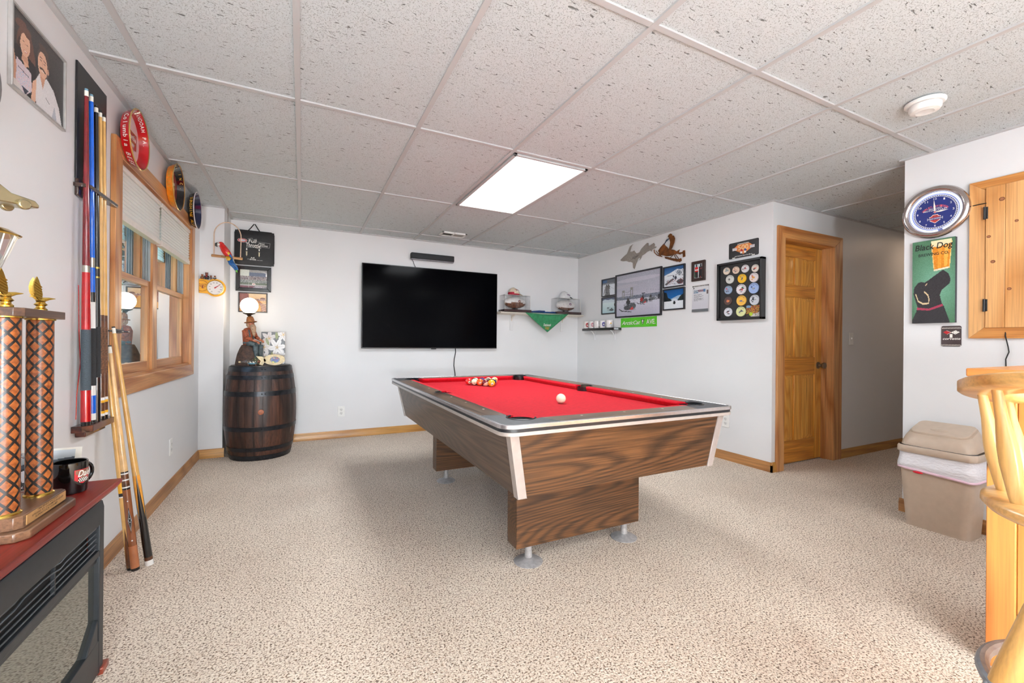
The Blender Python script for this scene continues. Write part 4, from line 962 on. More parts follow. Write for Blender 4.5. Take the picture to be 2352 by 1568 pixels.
# trophy
TWD = wood('trophy_walnut', (74, 48, 32), (122, 88, 64), 'y', 10, rough=.35, coat=.3, fine=.5)
def lattice():
    m = Mat('crosshatched_column'); tc = m.n('ShaderNodeTexCoord'); sp = m.n('ShaderNodeSeparateXYZ'); m.l(tc.outputs['UV'], sp.inputs[0])
    def stripe(sign):
        a = m.n('ShaderNodeMath', operation='MULTIPLY'); a.inputs[1].default_value = sign; m.l(sp.outputs[1], a.inputs[0])
        b = m.n('ShaderNodeMath', operation='ADD'); m.l(sp.outputs[0], b.inputs[0]); m.l(a.outputs[0], b.inputs[1])
        f = m.n('ShaderNodeMath', operation='PINGPONG'); f.inputs[1].default_value = .5; m.l(b.outputs[0], f.inputs[0])
        g = m.n('ShaderNodeMath', operation='LESS_THAN'); g.inputs[1].default_value = .13; m.l(f.outputs[0], g.inputs[0]); return g.outputs[0]
    mx = m.n('ShaderNodeMath', operation='MAXIMUM'); m.l(stripe(1), mx.inputs[0]); m.l(stripe(-1), mx.inputs[1])
    n = m.n('ShaderNodeTexNoise'); n.inputs['Scale'].default_value = 120; m.l(m.coords(), n.inputs[0])
    c = m.mix(mx.outputs[0], m.ramp(n.outputs[0], [(.35, (120, 62, 26)), (.65, (162, 92, 42))]), (26, 24, 24)); m.l(c, m.b.inputs['Base Color'])
    m.b.inputs['Roughness'].default_value = .3; m.bump(mx.outputs[0], .5, -.001); return m.m
LAT = lattice()
s = thing('trophy', 'tall trophy with two crosshatched orange columns, gold eagles and a walnut base', 'trophy', (-.66, 1.50, MZ))
def octo(x0, x1, y0, y1, c): return [(x0 + c, y0), (x1 - c, y0), (x1, y0 + c), (x1, y1 - c), (x1 - c, y1), (x0 + c, y1), (x0, y1 - c), (x0, y0 + c)]
mb = MB(); mb.prism(octo(-.80, -.566, 1.372, 1.632, .020), (0, 0, MZ), (1, 0, 0), (0, 1, 0), (0, 0, 1), 0, .022, TWD); mb.build('lower_base', s, .003)
mb = MB(); mb.prism(octo(-.785, -.584, 1.392, 1.614, .012), (0, 0, MZ + .022), (1, 0, 0), (0, 1, 0), (0, 0, 1), 0, .030, TWD); mb.build('upper_base', s, .0015)
mb = MB(); mb.box((-.585, 1.415, MZ + .0255), (-.5826, 1.600, MZ + .0485), P('plaque_gold', (196, 150, 96), .4, .3, var=.03, vs=90))
for st, a, b, z in (('1988 BRAKE RACEWAY', .045, .15, .0185), ('SPRING ET CHAMPIONSHIP', .02, .17, .0115), ('SUPERSTOCK CHAMP', .035, .14, .0045)):
    mb.text(st, (-.5826, 1.415 + a, MZ + .0255 + z), (0, 1, 0), (0, 0, 1), b - a, .0048, P('engraving', (74, 60, 40), .6, var=0), .0003)
mb.build('plaque', s)
def column(x, y, z0, z1, r):
    me_mb = MB(); n = 32; nz = 1
    me_mb.rev((x, y, z0), (x, y, z1), [(0, r), (z1 - z0, r)], LAT, n); o = me_mb.build('column', s)
    uv = o.data.uv_layers.new(name='UVMap'); ln = z1 - z0
    for poly in o.data.polygons:
        for li in poly.loop_indices:
            vi = o.data.loops[li].vertex_index; k = vi % n
            co = o.data.vertices[vi].co; base = min(k2 % n for k2 in [vj for vj in poly.vertices])
            kk = k
            if k == 0 and any((vj % n) == n - 1 for vj in poly.vertices): kk = n
            uv.data[li].uv = (kk / n * 6, (co.z - o.data.vertices[0].co.z) / (2 * math.pi * r) * 6 * .80)
    return o
for (x, y) in ((-.628, 1.579), (-.628, 1.430), (-.752, 1.579), (-.752, 1.430)):
    zc0, zc1 = MZ + .052, 1.133
    column(x, y, zc0 + .004, zc1 - .003, .0260)
    mb = MB(); mb.rev((x, y, zc0), (x, y, 2), [(0, .0295), (.003, .0295), (.006, .026)], BRASS, 32); mb.build('column_collar', s); mb = MB(); mb.rev((x, y, zc1 - .005), (x, y, 2), [(0, .026), (.002, .0295), (.005, .0295)], BRASS, 32); mb.build('column_collar', s)
mb = MB(); mb.prism(octo(-.785, -.587, 1.396, 1.614, .014), (0, 0, 1.133), (1, 0, 0), (0, 1, 0), (0, 0, 1), 0, .020, TWD); mb.build('top_plate', s, .001)
def eagle(x, y, z, par):
    mb = MB()
    mb.rev((x, y, z), (x, y, z + .1), [(0, .010), (.002, .013), (.006, .013), (.010, .009), (.014, .0085), (.018, .0135), (.022, .010), (.026, .007)], BRASS, 20)
    a = MB(); fwd = V((.80, .60, 0)).normalized(); up = V((0, 0, 1)); lt = up.cross(fwd)
    b = V((x, y, z + .026))
    mb.ball(b + up * .003, (.010, .010, .008), BRASS, 12)
    mb.tube([b - fwd * .006 + up * .002, b + fwd * .006 + up * .006, b + fwd * .016 + up * .009, b + fwd * .028 + up * .010], [.006, .006, .0035, .0008], BRASS, 8)
    o = mb.build('eagle_finial', par)
    for sg in (-1, 1):
        w = MB(); root = b + lt * sg * .007 + up * .002; U_ = (-fwd * .9 + lt * sg * .43).normalized(); n_ = U_.cross(up)
        leaf = [(0, 0), (.008, .003), (.015, .012), (.019, .024), (.020, .038), (.017, .052), (.012, .063), (.008, .054), (.003, .038), (-.001, .018)]
        w.prism(leaf, root, U_, up, n_, -.0016, .0016, BRASS)
        for k in range(6): w.tube([root + U_ * .001 + up * (.006 + .006 * k) + n_ * .0018 * 1, root + U_ * .018 + up * (.012 + .0075 * k) + n_ * .0018], .0012, BRASS, 5); w.tube([root + U_ * .001 + up * (.006 + .006 * k) - n_ * .0018, root + U_ * .018 + up * (.012 + .0075 * k) - n_ * .0018], .0012, BRASS, 5)
        w.build('eagle_wing', o)
eagle(-.628, 1.579, 1.153, s); eagle(-.628, 1.430, 1.153, s)
CG = P('champagne_metal', (178, 166, 132), .25, .9, var=.06); CPL = glass_thin('clear_cup', (225, 225, 225), 3.0)
mb = MB(); cx, cy = -.690, 1.485
mb.rev((cx, cy, 1.153), (cx, cy, 2), [(0, .034), (.008, .036), (.014, .020), (.030, .012), (.045, .016), (.055, .010), (.075, .010)], BRASS, 32); mb.build('cup_foot', s)
mb = MB(); mb.rev((cx, cy, 1.228), (cx, cy, 2), [(0, .014), (.02, .026), (.06, .038), (.105, .052)], CPL, 24, cap=False)
for k in range(12):
    a = k * math.pi / 6; mb.tube([(cx + .0145 * math.cos(a), cy + .0145 * math.sin(a), 1.230), (cx + .0385 * math.cos(a), cy + .0385 * math.sin(a), 1.288), (cx + .0525 * math.cos(a), cy + .0525 * math.sin(a), 1.333)], .0014, FERR, 5)
mb.build('fluted_cup', s)
mb = MB(); mb.rev((cx, cy, 1.333), (cx, cy, 2), [(0, .058), (.003, .061), (.006, .056), (.016, .040), (.022, .016), (.030, .013), (.038, .016), (.046, .008), (.060, .007), (.075, .012)], BRASS, 36); mb.build('cup_lid', s)
def car_profile(): return [(-.085, 0), (-.085, .020), (-.055, .026), (-.030, .044), (.012, .044), (.035, .026), (.080, .018), (.088, .008), (.088, 0)]
mb = MB(); cz = 1.408
mb.prism(car_profile(), (cx, cy, cz + .006), (.62, .78, .05), (0, 0, 1), (.78, -.62, 0), -.026, .026, CG)
for t_ in (-.055, .055):
    for w_ in (-.030, .030):
        p = V((cx, cy, cz + .008)) + V((.62, .78, .05)) * t_ + V((.78, -.62, 0)) * w_; q = V((.78, -.62, 0)) * (.006 if w_ > 0 else -.006); mb.cyl(p - q, p + q, .013, CG)
mb.build('racing_car_topper', s, .003)

# print of a racing car leaning at the far end of the mantel
cv = Canvas(90, 60, (150, 158, 164)); cv.vgrad(0, .5, 1, 1, (120, 128, 132), (196, 204, 210)); cv.poly([(0, .62), (1, .80), (1, .60), (0, .48)], (60, 70, 80)); cv.poly([(.02, .30), (.30, .55), (.75, .62), (.98, .40), (.98, .20), (0, .16)], (232, 232, 236))
cv.poly([(.25, .50), (.42, .66), (.66, .68), (.74, .56)], (30, 30, 36)); cv.poly([(0, 0), (0, .18), (1, .22), (1, 0)], (60, 58, 58)); cv.poly([(.50, .0), (1, .22), (1, 0)], (150, 140, 126)); cv.ell(.24, .20, .09, .13, (22, 22, 24)); cv.ell(.80, .24, .09, .12, (30, 30, 34)); cv.rect(.40, .28, .70, .44, (196, 40, 60)); cv.speck(.70, .30, .97, .45, [(176, 20, 30), (230, 230, 230)], .5); cv.speck(0, .04, .5, .1, [(20, 20, 22), (230, 230, 230), (190, 50, 90)], .8); cv.speck(.0, .85, .6, .98, [(90, 130, 150), (210, 200, 190), (130, 90, 80)], .5)
s = thing('racing_car_print', 'racing car print in a clear holder leaning behind the trophy and black mug', 'photo print', (-.72, 1.84, MZ))
U = V((1, .02, 0)).normalized(); Wd = V((0, .25, 1)).normalized()
picture('print', cv, V((-.822, 1.822, MZ + .004)), U, Wd, .170, .112, s)
mb = MB(); O = V((-.828, 1.8235, MZ)); N_ = U.cross(Wd); mb.prism([(0, 0), (.190, 0), (.190, .122), (0, .122)], O + N_ * -.003, U, Wd, N_, 0, .002, FERR); mb.build('holder', s)

# black mug
def mug(name, label, c, r, h, mat, hd, cat='mug', group=None, decal=None, inner=None):
    c = V(c); s = thing(name, label, cat, c, group)
    mb = MB(); mb.rev(c, c + V((0, 0, 1)), [(0, r * .86), (.002, r * .95), (.01, r), (h - .002, r), (h, r - .0015), (h - .002, r - .004), (.006, r - .005), (.005, 0)], [mat] * 4 + [inner or mat] * 3, 40, cap=False); mb.rev(c + V((0, 0, .0003)), c + V((0, 0, 1)), [(0, r * .86), (.0004, 0.0001)], mat, 40, cap=False); mb.build('cup', s)
    hd = V(hd).normalized(); pts = [c + hd * (r - .002 + (h * .34) * math.sin(math.pi * k / 12)) + V((0, 0, h * (.18 + .66 * (1 - math.cos(math.pi * k / 12)) / 2))) for k in range(13)]
    mb = MB(); mb.tube(pts, h * .055, mat, 10); mb.build('handle', s)
    if decal: decal(s, c, r, h)
    return s
def cyl_patch(mb, c, r, a0, a1, z0, z1, mat, off=.0004, n=10, shape=None):
    vs = []; fs = []
    for i in range(n + 1):
        f = i / n; a = a0 + (a1 - a0) * f; lo, hi = (z0, z1) if shape is None else shape(f)
        d = V((math.cos(a), math.sin(a), 0)) * (r + off); vs += [c + d + V((0, 0, lo)), c + d + V((0, 0, hi))]
    for i in range(n): fs.append((2 * i, 2 * i + 2, 2 * i + 3, 2 * i + 1))
    if a1 < a0: fs = [q[::-1] for q in fs]
    mb.add(vs, fs, mat)
def cyl_text(mb, st, c, r, amid, z, wid, hgt, mat, off=.0008, shear=0.0):
    v, f, gw, gh = glyphs(st); vs = []
    for x, y in v:
        a = amid + ((x + shear * y) / gw - .5) * wid / r; vs.append(c + V((math.cos(a), math.sin(a), 0)) * (r + off) + V((0, 0, z + y / gh * hgt)))
    mb.add(vs, f, mat)
DB = P('decal_bronze', (132, 92, 74), .35, var=0); DR = P('decal_red', (190, 44, 52), .35, var=0)
def decal1(s, c, r, h):
    # camera side of the mug lies towards (0,0); decal towards the handle side
    mb = MB(); am = math.atan2(-c.y, -c.x) + .78; W = 1.1
    cyl_patch(mb, c, r, am - W / 2, am + W / 2, 0, 0, DR, .0003, 12, lambda f: (h * (.30 + .40 * abs(f - .45) ** 1.3), h * .76))
    cyl_patch(mb, c, r, am - W / 2 + .06, am + W / 2 - .06, 0, 0, DB, .0006, 12, lambda f: (h * (.46 + .34 * abs(f - .5) * 1.0), h * .74))
    for k in range(11):
        for j in range(3):
            cyl_patch(mb, c, r, am - .34 + k * .062, am - .34 + (k + 1) * .062, h * (.36 + .045 * j), h * (.36 + .045 * (j + 1)), FERR if (k + j) % 2 else TB, .0009, 1)
    cyl_text(mb, 'Dale', c, r, am + .05, h * .53, .034, h * .20, FERR, .0012, .35); mb.build('decal', s)
mug('coffee_mug', 'black coffee mug with a racing crest on the mantel corner', (-.632, 1.760, MZ), .0405, .0945, P('black_ceramic', (10, 10, 12), .08, coat=.8, var=0), (.42, .91, 0), decal=decal1)
# ------------------------------------------------------------------ far wall
# television, soundbar and their cables
SCR = P('tv_screen', (3, 3, 5), .12, spec=.03, var=0); TVB = P('tv_bezel', (20, 20, 22), .3, var=0)
s = thing('television', 'large black flat screen television on the far wall', 'television', (1.43, YF, .993))
mb = MB(); wbox(mb, FF, .597, 2.262, .994, 1.958, .022, .058, TVB); mb.build('casing', s, .004)
mb = MB(); wbox(mb, FF, .605, 2.254, 1.006, 1.950, .057, .0595, SCR); mb.build('screen', s)
mb = MB(); wbox(mb, FF, 1.40, 1.46, .984, .996, .030, .055, TVB); mb.build('sensor', s, .003)
mb = MB(); wbox(mb, FF, 1.1, 1.8, 1.25, 1.75, 0, .024, BLACKP); mb.build('wall_mount', s)
s = thing('soundbar', 'black soundbar mounted on the wall above the television', 'soundbar', (1.39, YF, 2.045)); SB = P('soundbar_cloth', (26, 30, 34), .7, var=.1, vs=400)
mb = MB(); wbox(mb, FF, 1.142, 1.672, 2.056, 2.126, .018, .082, SB); mb.build('speaker_body', s, .010)
mb = MB(); wbox(mb, FF, 1.145, 1.669, 2.046, 2.058, .024, .074, P('soundbar_base', (110, 108, 116), .3, var=.1)); mb.build('base_strip', s, .003)
mb = MB(); wbox(mb, FF, 1.3, 1.5, 2.06, 2.11, 0, .02, BLACKP); mb.build('bracket', s)
mb = MB(); mb.tube([FF.p(1.165, 2.050, .02), FF.p(1.185, 2.02, .014), FF.p(1.195, 1.99, .012), FF.p(1.215, 1.955, .012), FF.p(1.23, 1.93, .012)], .0035, BLACKP, 6); tag(mb.build('cable', None), 'short black cable running from the soundbar down to the television', 'cable', 'black cables on the far wall')
mb = MB(); mb.tube([FF.p(1.716, 1.010, .012), FF.p(1.722, .95, .008), FF.p(1.704, .86, .008), FF.p(1.700, .78, .008), FF.p(1.716, .68, .008), FF.p(1.722, .55, .008), FF.p(1.70, .35, .008)], .0055, BLACKP, 6)
tag(mb.build('cable', None), 'long black cable hanging below the television', 'cable', 'black cables on the far wall')

# barrel
STV = [wood('barrel_oak_%d' % i, d, l, 'z', 8, rough=.5, fine=.9, coat=.05) for i, (d, l) in enumerate((((34, 20, 14), (70, 42, 30)), ((40, 22, 14), (84, 48, 32)), ((28, 18, 14), (58, 36, 28))))]
HOOP = P('black_hoop', (34, 36, 40), .32, .5, var=.3, vs=24)
BX, BY, BH = -.342, 4.650, .838
s = thing('wooden_barrel', 'dark old oak barrel with black iron hoops in the corner', 'barrel', (BX, BY, 0))
def brad(z):
    t = (z - BH / 2) / (BH / 2); return .298 - .045 * t * t - .006 * (t < 0) * t * t
mb = MB(); ns = 26; sub = 3
zs_ = [BH * k / 14 for k in range(15)]
for k in range(ns):
    a0, a1 = 2 * math.pi * k / ns + .004, 2 * math.pi * (k + 1) / ns - .004; m_ = STV[rnd.choice((0, 0, 1, 2))]
    vs = []; fs = []
    for z in zs_:
        for g in range(sub + 1):
            a = a0 + (a1 - a0) * g / sub; r = brad(z) - (.0018 if g in (0, sub) else 0); vs.append((BX + r * math.cos(a), BY + r * math.sin(a), z))
    for i in range(len(zs_) - 1):
        for g in range(sub): q = i * (sub + 1) + g; fs.append((q, q + 1, q + sub + 2, q + sub + 1))
    mb.add(vs, fs, m_)
mb.rev((BX, BY, .006), (BX, BY, 1), [(0, 0.0001), (0, .24), (BH - .03, .252), (BH - .03, .0001)], STV[0], 48, cap=False)
mb.rev((BX, BY, BH - .03), (BX, BY, 1), [(0, .244), (.030, .246), (.030, brad(BH) - .001)], STV[2], 48, cap=False)
mb.build('staves', s, smooth=60)
for z0, z1 in ((.795, .838), (.725, .762), (.578, .620), (.268, .306), (.085, .120), (.004, .046)):
    mb = MB(); n = 4
    mb.rev((BX, BY, 0), (BX, BY, 1), [(z0, brad(z0) - .002), (z0, brad(z0) + .0028)] + [(z0 + (z1 - z0) * k / n, brad(z0 + (z1 - z0) * k / n) + .003) for k in range(n + 1)] + [(z1, brad(z1) - .002)], HOOP, 56, cap=False)
    a = math.radians(-82); r = brad((z0 + z1) / 2) + .003
    for da in (-.045, .045): c = V((BX + r * math.cos(a + da), BY + r * math.sin(a + da), (z0 + z1) / 2)); mb.ball(c, .006, HOOP, 10)
    mb.build('hoop', s)
a = math.radians(-86); r = brad(.44); c = V((BX + r * math.cos(a), BY + r * math.sin(a), .440)); dd = V((math.cos(a), math.sin(a), 0))
mb = MB(); mb.rev(c - dd * .004, c + dd, [(0, .024), (.008, .023), (.010, .018)], P('bung', (150, 84, 52), .5, var=.15, vs=60), 24); mb.build('bung', s)
TOPZ = BH - .030 + .001

# ---- things on the barrel: its head is recessed, so they stand on a board across the rim
ZT = BH
s = thing('barrel_top_board', 'thin dark round board lying on top of the barrel', 'board', (BX, BY, ZT))
mb = MB(); mb.rev((BX, BY, ZT + .0005), (BX, BY, 2), [(0, .243), (.008, .243)], P('dark_board', (30, 24, 22), .4, var=.1), 40); mb.build('board_disc', s, .001)
ZT = BH + .009

# figural lamp
JEAN = P('figure_denim', (74, 84, 86), .6, var=.25, vs=60); SHIRT = P('figure_red_shirt', (134, 66, 38), .6, var=.45, vs=160); SKN = P('figure_skin', (176, 108, 78), .55, var=.15, vs=60); BEARD = P('figure_beard', (178, 144, 116), .7, var=.2, vs=120); HATM = P('figure_hat', (138, 84, 40), .6, var=.25, vs=50); STMP = P('figure_stump', (66, 46, 36), .7, var=.35, vs=40); BRZ = P('lamp_bronze', (74, 60, 44), .35, .7, var=.15); MOSS = P('figure_moss', (84, 92, 60), .8, var=.3, vs=60)
LX, LY = -.440, 4.640
s = thing('figural_lamp', 'lamp shaped as a bearded man sitting on a keg, with a lit round globe', 'table lamp', (LX, LY, ZT))
mb = MB(); mb.rev((LX - .005, LY + .01, ZT), (LX - .005, LY + .01, 2), [(0, .104), (.012, .104), (.05, .098), (.10, .088), (.15, .070), (.185, .052), (.19, 0.001)], STMP, 20); mb.build('keg_seat', s, smooth=60)
mb = MB(); mb.ball((LX + .015, LY - .07, ZT + .035), (.045, .03, .04), MOSS, 12); mb.ball((LX - .03, LY - .07, ZT + .02), (.03, .02, .022), MOSS, 10); mb.build('moss', s)
fig = V((LX - .012, LY - .008, ZT + .20))          # pelvis
mb = MB(); mb.ball(fig + V((0, 0, .005)), (.048, .040, .032), JEAN, 16)
for sx, kx, fx in ((-1, .020, .030), (1, .068, .070)):
    hip = fig + V((.020 * sx, -.01, -.002)); knee = fig + V((kx + .008, -.060, -.012)); foot = fig + V((fx + .004, -.066, -.150))
    mb.tube([hip, (hip + knee) / 2 + V((0, 0, .008)), knee], [.026, .027, .024], JEAN, 12); mb.tube([knee, (knee + foot) / 2, foot], [.024, .021, .018], JEAN, 12)
mb.build('trousers', s, smooth=180)
mb = MB()
for fx in (.030, .070):
    f = fig + V((fx + .004, -.066, -.152)); mb.tube([f + V((0, 0, .004)), f + V((.002, -.006, -.012)), f + V((.010, -.030, -.020)), f + V((.014, -.044, -.021))], [.012, .013, .011, .006], SKN, 10)
    for q in range(5): mb.ball(f + V((.004 + q * .005, -.044 - .002 * (2 - abs(q - 2)), -.022)), .0034, SKN, 8)
mb.build('feet', s, smooth=180)
mb = MB(); mb.tube([fig + V((0, 0, -.012)), fig + V((-.003, .004, .045)), fig + V((-.004, .002, .095)), fig + V((.000, -.004, .128)), fig + V((.002, -.006, .142))], [.044, .043, .047, .040, .020], SHIRT, 18)
elL, elR = fig + V((-.040, -.030, .055)), fig + V((.052, -.028, .058)); hL, hR = fig + V((.030, -.082, .016)), fig + V((.072, -.078, .028))
mb.tube([fig + V((-.038, .000, .118)), elL], [.021, .018], SHIRT, 12); mb.tube([elL, elL + (hL - elL) * .62], [.018, .014], SHIRT, 12)
mb.tube([fig + V((.040, -.002, .118)), elR], [.021, .018], SHIRT, 12); mb.tube([elR, elR + (hR - elR) * .55], [.018, .014], SHIRT, 12); mb.build('shirt', s, smooth=180)
mb = MB(); 
for a_, b_ in (((-.020, -.040, .125), (-.012, -.046, .03)), ((.022, -.042, .125), (.018, -.046, .03))): mb.tube([fig + V(a_), fig + (V(a_) + V(b_)) / 2 + V((0, -.006, 0)), fig + V(b_)], .0065, JEAN, 8)
mb.build('braces', s, smooth=180)
mb = MB()
for e, h in ((elL, hL), (elR, hR)):
    mb.tube([e + (h - e) * .55, h], [.012, .010], SKN, 10); mb.ball(h + V((.004, -.006, -.004)), (.012, .013, .008), SKN, 12)
    for q in range(4): mb.tube([h + V((-.006 + q * .005, -.014, -.004)), h + V((-.004 + q * .005, -.023, -.012)), h + V((-.003 + q * .005, -.024, -.022))], [.0032, .003, .0024], SKN, 6)
    mb.tube([h + V((.010, -.004, 0)), h + V((.016, -.012, -.006))], [.0034, .0026], SKN, 6)
hd = fig + V((.010, -.014, .182))
mb.ball(hd, (.028, .031, .036), SKN, 18); mb.tube([fig + V((.002, -.006, .135)), hd + V((0, 0, -.02))], [.018, .016], SKN, 10)
mb.tube([hd + V((.005, -.026, .006)), hd + V((.008, -.038, -.006)), hd + V((.007, -.034, -.010))], [.004, .007, .004], SKN, 8)
for sx in (-1, 1): mb.ball(hd + V((.028 * sx, .002, 0)), (.005, .008, .010), SKN, 8); mb.ball(hd + V((.004 + .011 * sx, -.028, .008)), .0036, STMP, 8)
mb.build('body', s, smooth=180)
mb = MB(); mb.tube([hd + V((.003, -.022, -.012)), hd + V((.006, -.032, -.035)), hd + V((.008, -.034, -.065)), hd + V((.010, -.036, -.100)), hd + V((.012, -.038, -.118))], [.020, .024, .020, .012, .003], BEARD, 12); mb.ball(hd + V((.006, -.030, -.012)), (.016, .010, .006), BEARD, 10); mb.ball(hd + V((-.012, .008, -.006)), (.022, .026, .030), BEARD, 12); mb.build('beard', s, smooth=180)
mb = MB(); ax = V((-.10, .10, 1)).normalized(); mb.rev(hd + V((0, 0, .012)), hd + V((0, 0, .012)) + ax, [(0, .048), (.004, .054), (.007, .050), (.010, .034), (.030, .031), (.052, .024), (.060, .010), (.061, 0)], HATM, 20, cap=False)
mb.rev(hd + V((0, 0, .011)), hd + V((0, 0, .011)) + ax, [(0, .001), (0, .050)], HATM, 20, cap=False); mb.build('hat', s, smooth=60)
GZ = 1.397
mb = MB(); mb.cyl((LX - .006, LY - .004, hd.z + .06), (LX - .006, LY - .004, GZ - .075), .008, BRZ); mb.rev((LX - .006, LY - .004, GZ - .100), (LX - .006, LY - .004, 3), [(0, .010), (.006, .016), (.014, .020), (.020, .034), (.026, .048), (.032, .052), (.030, .040)], BRZ, 24); mb.build('stem', s)
GLB = Mat('lit_globe'); GLB.b.inputs['Base Color'].default_value = C4((255, 244, 224)); GLB.b.inputs['Emission Color'].default_value = (1, .86, .66, 1); GLB.b.inputs['Emission Strength'].default_value = 12.0; GLB = GLB.m
mb = MB(); mb.ball((LX - .006, LY - .004, GZ), .0735, GLB, 32); mb.build('globe', s, smooth=180)

s.rotation_euler = (0, 0, .60)

# lily canvas, ship bottle, fish photo frame
cv = Canvas(90, 120, (52, 52, 56)).noise(6)
def lily(cx, cy, r, rot, col=(226, 222, 220), inner=(240, 238, 234)):
    for k in range(6):
        a = rot + k * math.pi / 3; dx, dy = math.cos(a), math.sin(a); px_, py_ = -dy, dx; sc = .75
        def q(u, v): return (cx + (dx * u + px_ * v) * r, cy + (dy * u + py_ * v) * r * sc)
        cv.poly([q(.05, 0), q(.35, .24), q(.7, .22), q(1.05, 0), q(.7, -.22), q(.35, -.24)], col); cv.line([q(.1, 0), q(.95, 0)], .005, (196, 190, 188)); cv.line([q(.2, .17), q(.7, .17)], .004, inner)
    for k in range(5): a = rot + k * 1.3; cv.line([(cx, cy), (cx + .09 * math.cos(a), cy + .07 * math.sin(a))], .008, (206, 166, 84)); cv.ell(cx + .09 * math.cos(a), cy + .07 * math.sin(a), .014, .009, (170, 110, 60))
lily(.32, .80, .34, .4, (206, 200, 198)); lily(.92, .92, .32, .9); lily(.10, .52, .32, 1.2, (214, 208, 202)); lily(.18, .22, .30, .2); lily(.90, .22, .34, .6, (210, 206, 206)); lily(.66, .52, .40, .15, (236, 233, 231), (250, 249, 247))
G1 = (126, 134, 76)
cv.poly([(.60, 1.0), (.68, .98), (.72, .86), (.66, .76), (.60, .80), (.57, .90)], G1); cv.poly([(.18, .80), (.22, .82), (.34, .66), (.33, .58), (.24, .62), (.18, .72)], G1); cv.poly([(.44, .40), (.50, .30), (.58, .32), (.48, .24), (.40, .30)], (110, 120, 60)); cv.noise(5)
s = thing('flower_canvas', 'canvas print of white lilies standing on the barrel', 'canvas print', (-.265, 4.735, ZT))
x0, x1, yc, zt_ = -.352, -.148, 4.735, 1.158
mb = MB(); mb.box((x0, yc, ZT), (x1, yc + .030, zt_), P('canvas_edge', (150, 146, 138), .7, var=.4, vs=26)); mb.build('stretcher', s, .001)
picture('print', cv, (x0 + .001, yc - .001, ZT + .001), (1, 0, 0), (0, 0, 1), x1 - x0 - .002, zt_ - ZT - .002, s)
CLG = glass_thin('bottle_glass', (246, 242, 238), 2.0); CORKM = P('cork', (206, 180, 138), .8, var=.1)
s = thing('ship_bottle', 'small glass bottle lying on a wooden cradle with a blue and white ship inside', 'bottle', (-.42, 4.475, ZT))
bz = ZT + .034; byc = 4.478
mb = MB(); mb.rev((-.350, byc, bz), (-.6, byc, bz), [(0, .001), (0, .020), (.004, .025), (.085, .025), (.105, .018), (.118, .009), (.140, .008), (.142, .0105), (.147, .0105)], CLG, 24, cap=False); mb.build('bottle_glass', s)
mb = MB(); mb.cyl((-.490, byc, bz), (-.506, byc, bz), .0072, CORKM); mb.build('cork', s)
mb = MB()
for x in (-.372, -.430): mb.prism([(-.022, 0), (.022, 0), (.024, .022), (.012, .012), (-.012, .012), (-.024, .022)], (x, byc, ZT), (0, 1, 0), (0, 0, 1), (1, 0, 0), -.003, .003, BRWN); mb.build('cradle', s); mb = MB()
mb = MB(); mb.box((-.436, byc - .010, ZT + .012 - .0), (-.366, byc + .010, ZT + .0145), P('sea_blue', (60, 140, 168), .4, var=.2)); mb.build('sea', s)
mb = MB(); mb.prism([(-.430, .000), (-.372, 0), (-.364, .008), (-.438, .008)], (0, byc, bz - .018), (1, 0, 0), (0, 0, 1), (0, -1, 0), -.004, .004, P('sea_blue', (60, 140, 168), .4)); mb.build('hull', s)
for x in (-.422, -.398):
    mb = MB(); mb.prism([(0, .008), (.018, .008), (.002, .026)], (x, byc, bz - .018), (1, 0, 0), (0, 0, 1), (0, -1, 0), -.0006, .0006, FERR); mb.build('sail', s)
FISHM = P('distressed_cream', (222, 200, 158), .6, var=.08, vs=50)
s = thing('fish_photo_frame', 'distressed cream fish shaped photo frame standing at the barrel front', 'photo frame', (-.24, 4.48, ZT))
mb = MB(); N = 28; oc = (-.222, ZT + .052); fy = 4.470
outer = [(oc[0] + .082 * math.cos(2 * math.pi * k / N) * (1.0 if math.cos(2 * math.pi * k / N) > 0 else 1.12), oc[1] + .050 * math.sin(2 * math.pi * k / N)) for k in range(N)]
inner = [(oc[0] + .040 * math.cos(2 * math.pi * k / N), oc[1] + .028 * math.sin(2 * math.pi * k / N)) for k in range(N)]
vs = [(x, fy, z) for x, z in outer] + [(x, fy, z) for x, z in inner] + [(x, fy + .012, z) for x, z in outer] + [(x, fy + .012, z) for x, z in inner]
fs = []
for k in range(N):
    j = (k + 1) % N; fs += [(k, j, N + j, N + k), (2 * N + k, 3 * N + k, 3 * N + j, 2 * N + j), (k, 2 * N + k, 2 * N + j, j), (N + k, N + j, 3 * N + j, 3 * N + k)]
mb.add(vs, fs, FISHM); mb.build('fish_body', s, .001)
mb = MB(); mb.prism([(-.296, ZT + .058), (-.326, ZT + .082), (-.372, ZT + .086), (-.352, ZT + .060), (-.336, ZT + .042), (-.346, ZT + .010), (-.320, ZT + .001), (-.306, ZT + .026), (-.292, ZT + .042)], (0, fy, 0), (1, 0, 0), (0, 0, 1), (0, -1, 0), -.012, 0, FISHM); mb.build('tail', s, .001)
mb = MB()
for k in range(16):
    a = rnd.uniform(0, 6.28); x, z = oc[0] + .062 * math.cos(a), oc[1] + .039 * math.sin(a); mb.prism([(-.003, 0), (0, .0014), (.003, 0), (0, -.0012)], (x, fy, z), (math.cos(a + .7), 0, math.sin(a + .7)), (0, 0, 1), (0, -1, 0), 0, .0004, BRWN)
tag(mb.build('wear_marks', s), kind='stuff')
